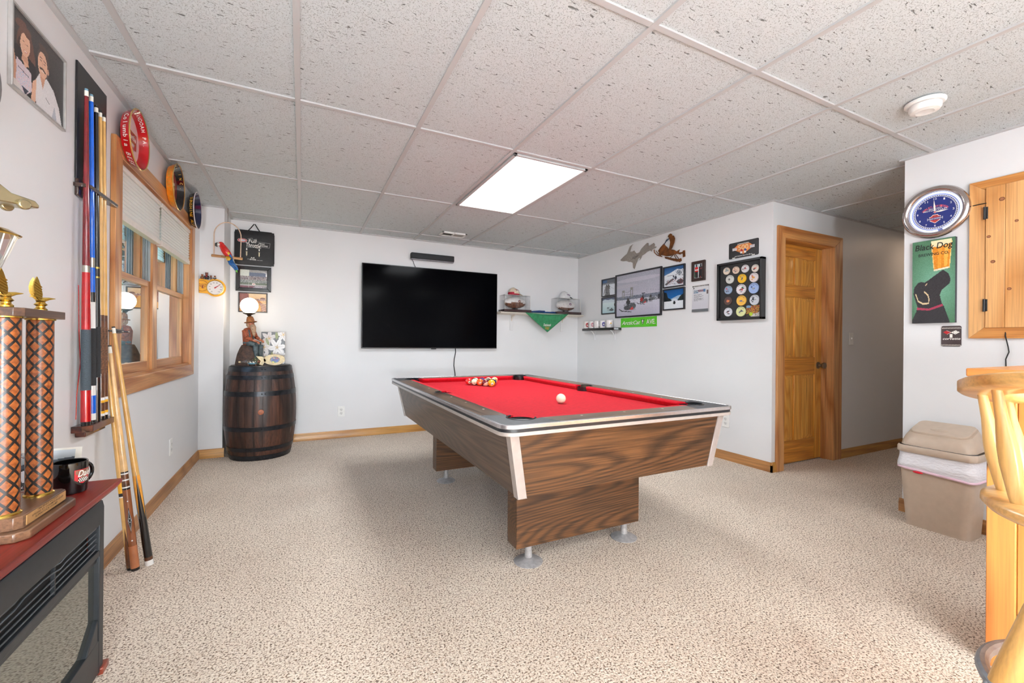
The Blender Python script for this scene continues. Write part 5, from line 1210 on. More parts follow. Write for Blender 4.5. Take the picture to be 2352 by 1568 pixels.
cv = Canvas(40, 28, (60, 70, 100)).speck(0, 0, 1, 1, [(30, 50, 140), (150, 160, 180), (20, 24, 40), (190, 60, 50), (90, 150, 170)], .55); cv.ell(.35, .35, .16, .3, (40, 60, 120)).ell(.40, .75, .08, .12, (190, 140, 120)).ell(.68, .66, .07, .12, (176, 60, 54)).ell(.68, .36, .12, .24, (60, 80, 150)).poly([(.2, .05), (.45, .05), (.4, .2), (.25, .25)], (206, 200, 50)).poly([(.45, .04), (.6, .04), (.58, .2)], (40, 140, 80))
picture('photo', cv, (oc[0] - .041, fy + .008, oc[1] - .029), (1, 0, 0), (0, 0, 1), .082, .058, s)
mb = MB(); mb.prism([(0, 0), (.03, 0), (0, .07)], (-.23, fy + .012, ZT), (0, 1, 0), (0, 0, 1), (1, 0, 0), -.002, .002, BRWN); mb.build('easel', s)

# ---- pictures over the lamp
cv = Canvas(110, 84, (120, 124, 130)); cv.rect(0, .62, .34, 1, (206, 212, 204)).rect(.34, .62, 1, .84, (92, 102, 124)).rect(.34, .84, 1, 1, (150, 148, 146)).poly([(.5, 1), (1, .86), (1, .78), (.62, 1)], (190, 190, 196)); cv.rect(.93, .55, 1, .80, (236, 238, 244))
cv.speck(0, .44, 1, .66, [(30, 30, 36), (176, 150, 140), (210, 206, 210), (96, 60, 60), (60, 66, 90)], .8); cv.speck(0, .28, 1, .46, [(150, 160, 150), (70, 84, 74), (206, 206, 210), (46, 52, 50)], .7); cv.rect(0, .22, 1, .30, (86, 100, 84)).speck(0, .2, 1, .3, [(70, 84, 70), (120, 128, 110)], .6).rect(0, .14, 1, .19, (170, 168, 168)).rect(0, .04, .55, .13, (118, 70, 84)).poly([(.4, 0), (.55, .1), (.8, .12), (.92, 0)], (186, 178, 194)).speck(.5, 0, 1, .14, [(90, 84, 96), (210, 206, 214), (60, 54, 62)], .6); cv.ell(.50, .235, .065, .045, (236, 232, 226)).ell(.50, .235, .045, .020, (150, 60, 60)); cv.line([(.325, .05), (.325, .60)], .003, (190, 192, 188)); cv.noise(9)
BLKF = P('black_glossy_frame', (24, 24, 26), .22, coat=.4, var=.05)
s = framed('framed_picture', 'black wide framed racing crowd picture under the black seat cushion', FF, -.602, -.292, 1.572, 1.828, .024, .034, BLKF, cv, 'framed pictures above the barrel')
mb = MB(); wbox(mb, FF, -.570, -.324, 1.604, 1.609, .02, .0265, BLKF); wbox(mb, FF, -.570, -.565, 1.604, 1.796, .02, .0265, BLKF); wbox(mb, FF, -.329, -.324, 1.604, 1.796, .02, .0265, BLKF); wbox(mb, FF, -.570, -.324, 1.791, 1.796, .02, .0265, BLKF); mb.build('inner_lip', s)
cv = Canvas(96, 72, (216, 178, 132)); cv.vgrad(0, .5, 1, 1, (206, 160, 110), (222, 196, 160)); cv.poly([(0, 0), (0, .45), (.45, .72), (.75, .60), (.95, .35), (.8, 0)], (206, 144, 62)); cv.poly([(.60, 0), (.52, .62), (.72, .60), (.98, .3), (1, 0)], (176, 108, 66)); cv.poly([(.52, .0), (.48, .70), (.62, .66), (.80, .30), (.78, 0)], (220, 164, 76))
cv.ell(.14, .80, .20, .26, (116, 56, 46)); cv.ell(.06, .52, .14, .2, (120, 62, 50)); cv.speck(0, .45, .34, 1, [(90, 40, 34), (150, 84, 66), (124, 62, 52)], .6); cv.ell(.86, .74, .10, .05, (106, 66, 52)); cv.rect(.55, .62, .96, .70, (150, 110, 100)); cv.speck(.55, .60, .98, .72, [(214, 200, 196), (96, 60, 54), (150, 100, 90)], .6)
for k in range(5): cv.line([(.72 + .03 * k, .48 - .10 * k), (.98, .40 - .10 * k)], .016, (120, 76, 66)); cv.line([(.74 + .03 * k, .45 - .10 * k), (.98, .37 - .10 * k)], .008, (206, 190, 184))
cv.noise(6)
framed('framed_picture', 'thin framed sepia toned road picture partly hidden by the glowing globe', FF, -.579, -.324, 1.360, 1.562, .016, .011, P('dark_brown_frame', (44, 30, 26), .35, var=.05), cv, 'framed pictures above the barrel')

# black seat cushion bag hanging by its straps
BAGM = P('black_nylon', (22, 22, 24), .6, var=.25, vs=40)
s = thing('seat_cushion', 'black drag racing seat cushion hanging by its handle straps', 'seat cushion', FF.p(-.44, 1.84, 0))
mb = MB(); n = 12; x0, x1, z0, z1 = -.616, -.264, 1.838, 2.192
P3 = []; fs = []
for j in range(n + 1):
    for i in range(n + 1):
        u, v = i / n, j / n; b_ = .022 + .016 * (1 - (2 * u - 1) ** 6) * (1 - (2 * v - 1) ** 6) + .0015 * math.sin(u * 11) * math.sin(v * 3)
        cu = (.012 if (u in (0, 1) and v in (0, 1)) else 0)
        P3.append(FF.p(x0 + (x1 - x0) * u + (cu if u == 0 else -cu), z0 + (z1 - z0) * v + (cu if v == 0 else -cu), b_))
for j in range(n):
    for i in range(n): q = j * (n + 1) + i; fs.append((q, q + 1, q + n + 2, q + n + 1))
mb.add(P3, fs, BAGM)
mb.box(FF.p(x0 + .004, z0 + .006, .003), FF.p(x1 - .004, z1 - .006, .024), BAGM); mb.build('cushion_pad', s, .004, smooth=60)
mb = MB()
for xa, xb in ((-.500, -.448), (-.395, -.440)): mb.tube([FF.p(xa, 2.186, .018), FF.p((xa + xb) / 2, 2.222, .012), FF.p(xb, 2.262, .010)], .005, BAGM, 6)
mb.build('strap', s)
O = FF.p(0, 0, .040); U, W = FF.U, FF.W; KH = P('print_khaki', (206, 196, 164), .6, var=0)
def T_(mb, st, x, z, w, h, m_, sh=0.0, off=0.0, rot=0.0):
    u = (U * math.cos(rot) + W * math.sin(rot)); v = (-U * math.sin(rot) + W * math.cos(rot)); mb.text(st, O + U * x + W * z, u, v, w, h, m_, .0006 + off, sh)
mb = MB()
c = O + U * -.546 + W * 2.080
for rx, rz, m_, o in ((.042, .020, INKW, 0), (.0395, .018, INKR, .0004), (.030, .011, INKW, .0008)): mb.prism([(rx * math.cos(k * math.pi / 12), rz * math.sin(k * math.pi / 12)) for k in range(24)], c, U, W, FF.N, o, o + .0004, m_)
mb.text('NHRA', c - U * .026 - W * .0065, U, W, .052, .013, P('print_blue', (30, 70, 150), .5, var=0), .0016, .2)
T_(mb, 'Full', -.493, 2.062, .066, .036, INKW, .1); T_(mb, 'Throttle', -.517, 2.020, .128, .042, INKW, 0, 0, -.05)
T_(mb, 'DRAG', -.405, 2.055, .050, .014, INKW, .3, 0, -.05); T_(mb, 'RACING', -.392, 2.036, .066, .014, INKW, .3, 0, -.05)
for a_, b_ in (((-.420, 2.078), (-.302, 2.072)), ((-.302, 2.072), (-.309, 2.024)), ((-.309, 2.024), (-.385, 2.028)), ((-.500, 2.100), (-.462, 2.112)), ((-.462, 2.112), (-.455, 2.094)), ((-.455, 2.094), (-.424, 2.106)), ((-.424, 2.106), (-.422, 2.078)), ((-.51, 2.014), (-.44, 2.018)), ((-.44, 2.018), (-.395, 2.004)), ((-.395, 2.004), (-.38, 2.018))):
    mb.tube([O + U * a_[0] + W * a_[1] + FF.N * .0008, O + U * b_[0] + W * b_[1] + FF.N * .0008], .0013, P('print_grey', (170, 170, 170), .5, var=0), 5)
for x in (-.508, -.399):
    for z, w_, h_, m_ in ((1.985, .010, .022, INKW), (1.966, .016, .006, KH), (1.936, .012, .030, KH), (1.926, .006, .010, KH)): mb.prism([(-w_ / 2, 0), (w_ / 2, 0), (w_ / 2 * .8, h_), (-w_ / 2 * .8, h_)], O + U * x + W * z, U, W, FF.N, 0, .0006, m_)
T_(mb, 'full', -.472, 1.905, .030, .014, INKW, .1); T_(mb, 'throttle', -.482, 1.888, .056, .016, INKW); T_(mb, 'it\'s', -.500, 1.894, .012, .006, INKW); T_(mb, 'or it\'s nothin', -.420, 1.888, .052, .006, INKW)
mb.build('lettering', s)

# thermometer plaque and the four figurines on it (on the corner face)
TY = P('thermometer_yellow', (232, 166, 14), .35, coat=.3, var=.03); TIK = P('thermometer_ink', (120, 40, 24), .4, var=0)
s = thing('thermometer', 'yellow snowmobile thermometer with a round white dial beside the window', 'thermometer', FC.p(-.78, 1.49, 0))
k0 = 1.0
def arcl(cx, cz, r, a0, a1, n=20): return [(cx + r * math.cos(math.radians(a0 + (a1 - a0) * k / n)), cz + r * math.sin(math.radians(a0 + (a1 - a0) * k / n))) for k in range(n + 1)]
mb = MB(); cxd, czd = -.712, 1.552; out = [(-.834, 1.500), (-.770, 1.497)] + arcl(cxd, czd, .080, -142, 128) + [(-.775, 1.622), (-.834, 1.625)]
mb.prism(out, FC.O, FC.U, FC.W, FC.N, .002, .020, TY); mb.build('plaque', s, .004)
mb = MB(); c = FC.p(cxd, czd, .020); mb.rev(c, c + FC.N, [(0, .068), (.004, .068), (.005, .063), (.002, .062)], BRASS, 40, cap=False); mb.rev(c + FC.N * .0005, c + FC.N, [(0, .062), (.001, .062), (.001, 0.0001)], P('dial_white', (236, 232, 230), .3, var=0), 40, cap=False); mb.build('dial', s)
mb = MB()
for k, st in enumerate(('-60', '-40', '-20', '0', '20', '40', '60', '80', '100', '120')):
    a = math.radians(232 - 284 * k / 9); mb.text(st, c + FC.N * .002 + FC.U * (.045 * math.cos(a) - .007) + FC.W * (.045 * math.sin(a) - .004), FC.U, FC.W, .014, .008, INK, .0004)
    for j in range(3): b_ = a - math.radians(284 / 9 / 3 * j); p_ = c + FC.N * .0022 + (FC.U * math.cos(b_) + FC.W * math.sin(b_)) * .056; mb.tube([p_, p_ + (FC.U * math.cos(b_) + FC.W * math.sin(b_)) * .004], .0006, INK, 4)
mb.build('numerals', s)
mb = MB(); d_ = (FC.U * .72 + FC.W * .55).normalized(); pn = FC.N.cross(d_); q = c + FC.N * .004 - d_ * .004; mb.add([q - pn * .005 - d_ * .004, q + pn * .005 - d_ * .004, q + pn * .0012 + d_ * .052, q - pn * .0012 + d_ * .052], [(0, 1, 2, 3)], INKR); mb.rev(c + FC.N * .003, c + FC.N, [(0, .006), (.003, .005)], INKR, 14); mb.build('needle', s)
mb = MB(); lc = FC.p(-.812, 1.563, .020); mb.tube([lc + (FC.U * math.cos(math.radians(a)) + FC.W * math.sin(math.radians(a))) * .047 for a in range(-118, 119, 8)], .0016, TIK, 5)
mb.text('Bombardier', lc + FC.U * -.020 + FC.W * .010, FC.U, FC.W, .056, .011, TIK, .0006, .2)
for k, (st, h_) in enumerate((('S', .012), ('K', .018), ('I', .028), ('D', .028), ('O', .018), ('O', .012))): mb.text(st, lc + FC.U * (-.020 + .0095 * k) + FC.W * (.006 - h_), FC.U, FC.W, .0085, h_, TIK, .0006)
mb.build('emblem', s)
def figurine(x, h, lab, body, head, chest):
    g = thing('figurine', lab, 'figurine', FC.p(x, 1.6255, .011), 'tiny figurines on the thermometer'); b_ = FC.p(x, 1.6255, .011); r = h * .24
    mb = MB(); mb.rev(b_, b_ + V((0, 0, 1)), [(0, r * 1.05), (h * .1, r * 1.15), (h * .35, r * .95), (h * .55, r * .6), (h * .62, 0.001)], body, 14); mb.tube([b_ + V((-r * .9, -.002, h * .5)), b_ + V((-r * 1.1, -.006, h * .25)), b_ + V((-r * .3, -r * 1.1, h * .2))], r * .28, body, 8); mb.tube([b_ + V((r * .9, -.002, h * .5)), b_ + V((r * 1.1, -.006, h * .25)), b_ + V((r * .3, -r * 1.1, h * .2))], r * .28, body, 8); mb.build('body', g, smooth=180)
    mb = MB(); mb.ball(b_ + V((0, 0, h * .76)), (r * .85, r * .85, r * .95), head, 14); mb.ball(b_ + V((.001, -r * .7, h * .72)), (r * .45, r * .5, r * .4), SKN, 10)
    for sx in (-1, 1): mb.ball(b_ + V((sx * r * .6, 0, h * .95)), r * .25, head, 8)
    mb.build('head', g, smooth=180)
    mb = MB(); mb.ball(b_ + V((0, -r * .65, h * .38)), (r * .5, r * .4, h * .2), chest, 10); mb.build('chest', g, smooth=180)
BR1 = P('figurine_brown', (128, 74, 36), .5, var=.1); BK1 = P('figurine_black', (34, 28, 32), .4, var=0); RD1 = P('figurine_red', (160, 34, 44), .4, var=0); GY1 = P('figurine_grey', (120, 108, 104), .5, var=.1)
figurine(-.812, .044, 'small brown bear figurine, leftmost on the yellow thermometer', BR1, BR1, GY1); figurine(-.779, .062, 'tallest figurine on the thermometer, dark with a red chest', BK1, P('figurine_maroon', (90, 44, 44), .4, var=0), RD1)
figurine(-.747, .037, 'small brown and grey figurine, third on the thermometer', GY1, BR1, GY1); figurine(-.717, .037, 'small black figurine nearest the thermometer dial', BK1, BR1, FERR)

# parrot on its hanging swing
RAT = P('rattan', (214, 184, 158), .5, var=.1); PER = wood('perch_wood', (176, 124, 76), (214, 168, 116), 'x', 8, fine=.4)
SY = 4.655; sx0, sx1, sz = -.730, -.508, 1.838
s = thing('bird_swing', 'rattan hoop bird swing with a wooden perch hanging in the corner', 'bird swing', (-.62, SY, 1.83))
mb = MB(); mb.rev((-.742, SY, 1.842), (-.500, SY, 1.832), [(0, .009), (.004, .0125), (.120, .0115), (.238, .0125), (.242, .009)], PER, 16); mb.text('POLLY', V((-.665, SY - .0122, 1.832)), (1, 0, -.03), (0, 0, 1), .07, .010, BRWN, .0006); mb.build('perch', s)
mb = MB(); pts = [(sx0 + .008, SY, 1.85)]
for k in range(17): a = math.pi - math.pi * k / 16; pts.append((-.619 + .104 * math.cos(a) * (1.0), SY, 2.030 + .125 * math.sin(a)))
pts.append((sx1 - .010, SY, 1.845)); mb.tube(pts, .0042, RAT, 8); mb.build('hoop', s)
mb = MB(); mb.tube([(-.619, SY, 2.155), (-.619, SY, 2.215), (-.619, SY, ZC - .002)], .0016, BRWN, 6); mb.build('hanging_wire', s)
PRR = P('parrot_red', (206, 30, 26), .25, coat=.5, var=.05); PRY = P('parrot_yellow', (222, 176, 50), .3, coat=.4, var=.1); PRB = P('parrot_blue', (16, 88, 156), .3, coat=.4, var=.25, vs=70); PRG = P('parrot_green', (110, 200, 70), .4, var=0); PRW = P('parrot_face', (232, 226, 218), .4, var=.05); PRK = P('parrot_beak', (32, 44, 42), .3, coat=.4, var=0)
s = thing('parrot_ornament', 'red, yellow and blue macaw ornament on the swing perch', 'parrot ornament', (-.62, SY, 1.85)); PYc = SY - .012
mb = MB(); path = [(-.668, 1.948), (-.655, 1.928), (-.640, 1.900), (-.622, 1.872), (-.604, 1.848), (-.592, 1.832)]
mb.tube([(x, PYc, z) for x, z in path], [.020, .025, .031, .031, .024, .014], PRR, 18); mb.ball((-.668, PYc, 1.948), (.024, .021, .022), PRR, 18); mb.build('body', s, smooth=180)
mb = MB(); mb.ball((-.683, PYc - .006, 1.945), (.015, .018, .015), PRW, 14); mb.build('face', s, smooth=180)
mb = MB(); mb.tube([(-.690, PYc - .004, 1.950), (-.704, PYc - .004, 1.946), (-.706, PYc - .004, 1.930), (-.694, PYc - .004, 1.920)], [.012, .011, .008, .002], PRK, 10); mb.build('beak', s, smooth=180)
mb = MB(); mb.ball((-.680, PYc - .024, 1.950), .003, PRK, 8); mb.build('eye', s)
for m_, a_, b_, r_ in ((PRR, (-.640, 1.918), (-.600, 1.858), .018), (PRY, (-.616, 1.884), (-.592, 1.840), .014), (PRB, (-.604, 1.866), (-.575, 1.815), .012)):
    mb = MB(); mb.tube([(a_[0], PYc - .022, a_[1]), ((a_[0] + b_[0]) / 2, PYc - .024, (a_[1] + b_[1]) / 2), (b_[0], PYc - .014, b_[1])], [r_ * .5, r_ * .8, .003], m_, 10); mb.build('wing_feathers', s, smooth=180)
mb = MB(); mb.tube([(-.614, PYc, 1.838), (-.604, PYc - .004, 1.812), (-.596, PYc - .004, 1.800)], [.022, .020, .012], PRY, 12); mb.build('thigh_feathers', s, smooth=180)
for k, (dx, r_, m_, e_) in enumerate(((0, .019, PRB, (-.543, 1.704)), (-.010, .014, PRB, (-.556, 1.716)), (.009, .013, PRB, (-.535, 1.722)))):
    mb = MB(); mb.tube([(-.600 + dx, PYc - .003 * k, 1.815), (-.582 + dx, PYc - .004 * k, 1.775), ((-.565 + e_[0]) / 2 + dx * .6, PYc - .004 * k, 1.745), (e_[0], PYc, e_[1])], [r_, r_ * 1.1, r_ * .8, .003], m_, 10); mb.build('tail_feather', s, smooth=180)
mb = MB(); mb.tube([(-.549, PYc - .004, 1.722), (-.543, PYc - .003, 1.706), (-.541, PYc - .003, 1.700)], [.007, .005, .001], PRG, 8); mb.build('tail_tip', s, smooth=180)
mb = MB()
for x in (-.628, -.605):
    for q in (-1, 0, 1): mb.tube([(x + .004 * q, PYc + .012, 1.852), (x + .005 * q, PYc - .006, 1.852), (x + .005 * q, PYc - .008, 1.842)], .0025, PRK, 6)
mb.build('claws', s)

# ------------------------------------------------------------------ white shelf with the football cases
SHW = P('cream_shelf_paint', (226, 218, 206), .4, var=.03); BRK = P('clear_bracket_white', (226, 226, 228), .4, var=0)
s = thing('cream_shelf', 'long cream wall shelf with a moulded edge to the right of the television', 'shelf', FF.p(2.9, 1.44, 0))
SZ = 1.470
mb = MB(); prof = [(0, 0), (.16, 0), (.178, -.006), (.176, -.013), (.160, -.018), (.130, -.028), (0, -.030)]
mb.prism(prof, FF.p(2.262, SZ, 0), FF.N, FF.W, FF.U, 0, 1.285, SHW); mb.build('board', s)
for x in (2.495, 3.290):
    mb = MB(); mb.box(FF.p(x - .022, 1.235, 0), FF.p(x + .022, SZ - .03, .012), BRK); mb.prism([(.012, 0), (.115, 0), (.10, -.016), (.030, -.045), (.012, -.085)], FF.p(x - .010, SZ - .030, 0), FF.N, FF.W, FF.U, 0, .020, SHW); mb.build('bracket', s, .003)
ACR = glass_thin('clear_acrylic', (253, 253, 253), 1.3); MAHO = P('case_base', (52, 28, 28), .3, coat=.4, var=.1)
LEA = P('football_white', (226, 222, 220), .4, var=.04); LEB = P('football_brown', (110, 70, 50), .5, var=.3, vs=40)
def case(x0, x1, lab, flab, clab, tanball, ccol, brimc, trim):
    y0, y1 = YF - .176, YF - .006; zb = SZ + .001; s = thing('display_case', lab, 'display case', ((x0 + x1) / 2, (y0 + y1) / 2, zb), 'acrylic football cases')
    mb = MB(); mb.box((x0 - .012, y0 - .008, zb), (x1 + .012, y1 + .006, zb + .030), MAHO); mb.build('base', s, .003)
    zt_ = zb + .215
    for nm, a_, b_ in (('front_panel', (x0, y0, zb + .03), (x1, y0 + .003, zt_)), ('side_panel', (x0, y0 + .003, zb + .03), (x0 + .003, y1, zt_)), ('side_panel', (x1 - .003, y0 + .003, zb + .03), (x1, y1, zt_)), ('top_panel', (x0, y0, zt_), (x1, y1, zt_ + .003))):
        mb = MB(); mb.box(a_, b_, ACR); mb.build(nm, s)
    mb = MB()
    for x in (x0 + .001, x1 - .001): mb.tube([(x, y0 + .001, zb + .03), (x, y0 + .001, zt_)], .0014, FERR, 5)
    mb.tube([(x0, y0 + .001, zt_ + .001), (x1, y0 + .001, zt_ + .001)], .0014, FERR, 5); mb.build('polished_edge', s)
    cx, cy_, cz_ = (x0 + x1) / 2, (y0 + y1) / 2 + .002, zb + .124
    f = thing('football', flab, 'football', (cx, cy_, zb + .03), 'footballs in the display cases')
    mb = MB(); N = 16; L = .152; prof = [(L + L * math.sin(math.pi / 2 * (-1 + 2 * k / N)), .074 * (math.cos(math.pi / 2 * (-1 + 2 * k / N)) ** .95 if 0 < k < N else .0001)) for k in range(N + 1)]
    b0 = len(mb.f); mb.rev((cx - L, cy_, cz_), (cx + L, cy_, cz_), prof, LEA, 24)
    ib = mb.m(LEB); half = tanball
    for i in range(b0, len(mb.f)):
        zc_ = sum(mb.v[k].z for k in mb.f[i]) / len(mb.f[i])
        if zc_ < cz_ - (.008 if tanball else .034): mb.mi[i] = ib
    mb.build('leather', f, smooth=80)
    mb = MB()
    for k in range(6): mb.tube([(cx - .03 + .012 * k, cy_ - .064, cz_ + .036), (cx - .03 + .012 * k, cy_ - .056, cz_ + .048)], .0016, INKW, 5)
    c_ = V((cx + .03, cy_ - .0730, cz_ + .014)); mb.prism([(.022 * math.cos(k * math.pi / 5) * (1 if k % 2 else .75), .020 * math.sin(k * math.pi / 5) * (1 if k % 2 else .75)) for k in range(10)], c_, (1, 0, 0), (0, .25, .97), (0, -1, .2), 0, .0012, trim); mb.ball(c_ + V((.002, -.002, -.004)), (.010, .002, .010), KH, 10)
    mb.tube([(cx - .09 + .02 * k, cy_ - .066, cz_ + .004 + .006 * math.sin(k * 2.1)) for k in range(5)], .0010, INK, 4); mb.build('lettering', f)
    mb = MB(); mb.prism([(-.035, 0), (.035, 0), (.028, .030), (.018, .024), (-.018, .024), (-.028, .030)], (cx, cy_ - .02, zb + .030), (1, 0, 0), (0, 0, 1), (0, 1, 0), 0, .04, INK); mb.build('ball_cradle', s)
    # cap on top
    k = thing('baseball_cap', clab, 'cap', (cx - .01, cy_, zt_ + .003), 'caps on top of the display cases'); ccx = cx - .015
    mb = MB(); vs = []; fs = []; n, m = 20, 8
    for j in range(m + 1):
        ph = math.pi / 2 * j / m
        for i in range(n): a = 2 * math.pi * i / n; r = math.cos(ph); vs.append((ccx + .086 * r * math.cos(a), cy_ + .066 * r * math.sin(a), zt_ + .006 + .098 * math.sin(ph) * (1 - .06 * math.cos(a))))
    for j in range(m):
        for i in range(n): fs.append((j * n + i, j * n + (i + 1) % n, (j + 1) * n + (i + 1) % n, (j + 1) * n + i))
    i0 = len(mb.f); mb.add(vs, fs, ccol[0]); i2 = mb.m(ccol[1])
    for q in range(i0, len(mb.f)):
        cc = sum((mb.v[t] for t in mb.f[q]), V((0, 0, 0))) / 4
        if cc.z < zt_ + (.036 if cc.x < ccx + .02 else .018) + .012 * math.sin(cc.x * 60): mb.mi[q] = i2
    mb.ball((ccx, cy_, zt_ + .104), .006, ccol[0], 8); mb.build('crown', k, smooth=60)
    mb = MB(); vs = []; fs = []; nb = 10
    for t_, zz in ((0, .012), (1, .0)):
        for i in range(nb + 1):
            a = math.radians(-62 + 124 * i / nb); x = ccx + .082 * math.cos(a) + t_ * .062 * math.cos(a * .8); y = cy_ + (.062 + .004 * t_) * math.sin(a); vs += [(x, y - 0, zt_ + .012 + zz * 1.2 - .012 * t_ * abs(math.sin(a)) - .004 * t_)]
    for i in range(nb): fs.append((i, nb + 1 + i, nb + 2 + i, i + 1)); fs.append((i, i + 1, nb + 2 + i, nb + 1 + i))
    mb.add(vs, fs, brimc); o = mb.build('brim', k, smooth=60); sm = o.modifiers.new('thick', 'SOLIDIFY'); sm.thickness = .003
    mb = MB(); 
    for q in range(16):
        aa, pp = math.radians(rnd.uniform(-95, -40)), math.radians(rnd.uniform(24, 52)); r = math.cos(pp)
        mb.ball((ccx + .0865 * r * math.cos(aa), cy_ + .0665 * r * math.sin(aa), zt_ + .006 + .0985 * math.sin(pp) * (1 - .06 * math.cos(aa))), (rnd.uniform(.006, .012), .003, rnd.uniform(.003, .006)), rnd.choice((trim, trim, ccol[1], INKW)), 8)
    mb.build('badge', k)
CREAMC = P('cap_cream', (214, 198, 176), .8, var=.05, vs=80); REDC = P('cap_red', (156, 22, 46), .8, var=.08, vs=80); WHC = P('cap_white', (216, 216, 218), .8, var=.04, vs=80); BKC = P('cap_black', (26, 26, 28), .8, var=.2, vs=80); PUR = P('badge_purple', (110, 60, 120), .6, var=0); TANC = P('cap_tan', (186, 162, 132), .8, var=.05)
case(2.318, 2.690, 'clear acrylic football case at the left end of the white shelf', 'white and brown football inside the left display case', 'cream and red baseball cap on the left display case', True, (CREAMC, REDC), TANC, P('badge_maroon', (110, 50, 60), .6, var=0))
case(3.112, 3.484, 'clear acrylic football case at the right end of the white shelf', 'white football inside the right display case', 'white baseball cap with a black brim on the right display case', False, (WHC, WHC), BKC, PUR)
CLB = P('navy_cloth', (26, 52, 104), .85, var=.2, vs=40)
s = thing('folded_cloth', 'folded navy blue cloth between the two display cases', 'folded cloth', (2.9, YF - .09, SZ))
mb = MB(); xs_ = [2.712, 2.74, 2.79, 2.835, 2.875, 2.92, 2.925, 2.96, 3.00, 3.05, 3.09]; hs = [.012, .022, .030, .034, .033, .034, .020, .022, .022, .026, .020]
vs = []; fs = []
for x, h in zip(xs_, hs): vs += [(x, YF - .158, SZ), (x, YF - .160, SZ + h), (x, YF - .040, SZ + h * 1.1), (x, YF - .038, SZ)]
for i in range(len(xs_) - 1):
    for k in range(4): fs.append((4 * i + k, 4 * i + (k + 1) % 4, 4 * i + 4 + (k + 1) % 4, 4 * i + 4 + k))
fs += [(3, 2, 1, 0), (40, 41, 42, 43)]; mb.add(vs, fs, CLB); mb.build('cloth_stack', s, smooth=50)
BAND_ = P('green_bandana', (44, 124, 80), .8, var=.12, vs=30)
s = thing('bandana', 'green bandana hanging in a triangle from the cream shelf', 'bandana', FF.p(2.95, 1.22, .18))
mb = MB(); n = 14; vs = []; fs = []; A_, B2, C2 = V(FF.p(2.610, 1.466, .181)), V(FF.p(3.280, 1.468, .181)), V(FF.p(2.945, 1.214, .183))
for j in range(n + 1):
    for i in range(n + 1):
        v = j / n; L0 = A_ + (C2 - A_) * v; R0 = B2 + (C2 - B2) * v; u = i / n; p = L0 + (R0 - L0) * u
        fold = .010 * math.sin(v * 14 + (u - .5) ** 2 * 9) * (1 - v) * math.sin(math.pi * u); sag = -.012 * math.sin(math.pi * u) * (1 - v)
        vs.append(p + FF.N * (fold + .004) + V((0, 0, sag)))
for j in range(n):
    for i in range(n): q = j * (n + 1) + i; fs.append((q, q + 1, q + n + 2, q + n + 1))
mb.add(vs, [f[::-1] for f in fs], BAND_); o = mb.build('fabric', s, smooth=180); sm = o.modifiers.new('thick', 'SOLIDIFY'); sm.thickness = .0015
mb = MB(); mb.box(FF.p(2.615, SZ, .10), FF.p(3.275, SZ + .0022, .181), BAND_); mb.build('tucked_edge', s)
mb = MB(); mb.text('Deadwood', FF.p(2.880, 1.296, .194), FF.U, FF.W, .110, .034, INKW, .001, .3); mb.text('Luxe', FF.p(2.905, 1.276, .192), FF.U, FF.W, .065, .016, YEL, .001, .2); mb.text('Lodge', FF.p(2.905, 1.250, .190), FF.U, FF.W, .060, .022, YEL, .001, .2); mb.build('lettering', s)
# ------------------------------------------------------------------ right wall: pictures, signs, mug shelf
FRM = P('thin_black_frame', (28, 27, 34), .3, coat=.3, var=.05)
SNOW = (216, 222, 230)
# big snowmobile picture by the lift bridge
cv = Canvas(130, 96, (176, 176, 190)); cv.vgrad(0, .45, 1, 1, (186, 184, 198), (158, 160, 174)); cv.speck(0, .6, 1, 1, [(170, 172, 186), (182, 182, 196)], .35)
cv.ell(.5, .85, .5, .05, (190, 188, 200)).ell(.2, .72, .3, .04, (182, 180, 192))
cv.rect(0, .40, 1, .47, (116, 122, 136)); cv.speck(0, .38, 1, .48, [(86, 94, 110), (140, 146, 160), (104, 110, 124)], .8)
cv.vgrad(0, 0, 1, .40, (176, 174, 192), (206, 206, 218)); cv.speck(0, .34, 1, .40, [(150, 154, 168), (206, 208, 216)], .5)
for x, h in ((.17, .18), (.37, .24)):
    cv.rect(x - .032, .44, x - .018, .47 + h * .85, (128, 128, 124)); cv.rect(x + .014, .44, x + .030, .47 + h * .88, (122, 122, 118)); cv.rect(x - .032, .47 + h * .60, x + .030, .47 + h * .85, (136, 136, 130)); cv.rect(x - .012, .44, x + .010, .50, (150, 150, 154))
cv.line([(.19, .60), (.27, .555), (.36, .62)], .004, (120, 122, 128)); cv.line([(.17, .52), (.40, .52)], .006, (120, 122, 130))
cv.line([(.72, .50), (.70, .585), (.99, .53)], .003, (150, 150, 164)); cv.rect(.62, .40, .64, .50, (70, 76, 86)).rect(.60, .49, .68, .51, (60, 60, 70))
def sled(cx, cy, s_, red=True):
    cv.ell(cx, cy, .10 * s_, .055 * s_, (66, 70, 74)); cv.ell(cx + .08 * s_, cy + .03 * s_, .07 * s_, .06 * s_, (84, 88, 92)); cv.ell(cx - .01 * s_, cy + .11 * s_, .045 * s_, .055 * s_, (46, 46, 50)); cv.ell(cx - .012 * s_, cy + .17 * s_, .024 * s_, .030 * s_, (60, 56, 54))
    cv.speck(cx - .1 * s_, cy - .05 * s_, cx + .14 * s_, cy + .10 * s_, [(40, 44, 48), (130, 134, 138), (96, 100, 104)], .35); cv.line([(cx - .16 * s_, cy - .06 * s_), (cx + .05 * s_, cy - .09 * s_)], .008 * s_, (40, 42, 48)); cv.line([(cx - .20 * s_, cy - .02 * s_), (cx - .14 * s_, cy - .06 * s_)], .008 * s_, (40, 42, 48))
    if red: cv.poly([(cx, cy - .06 * s_), (cx + .10 * s_, cy - .04 * s_), (cx + .08 * s_, cy + .02 * s_)], (196, 66, 62)); 
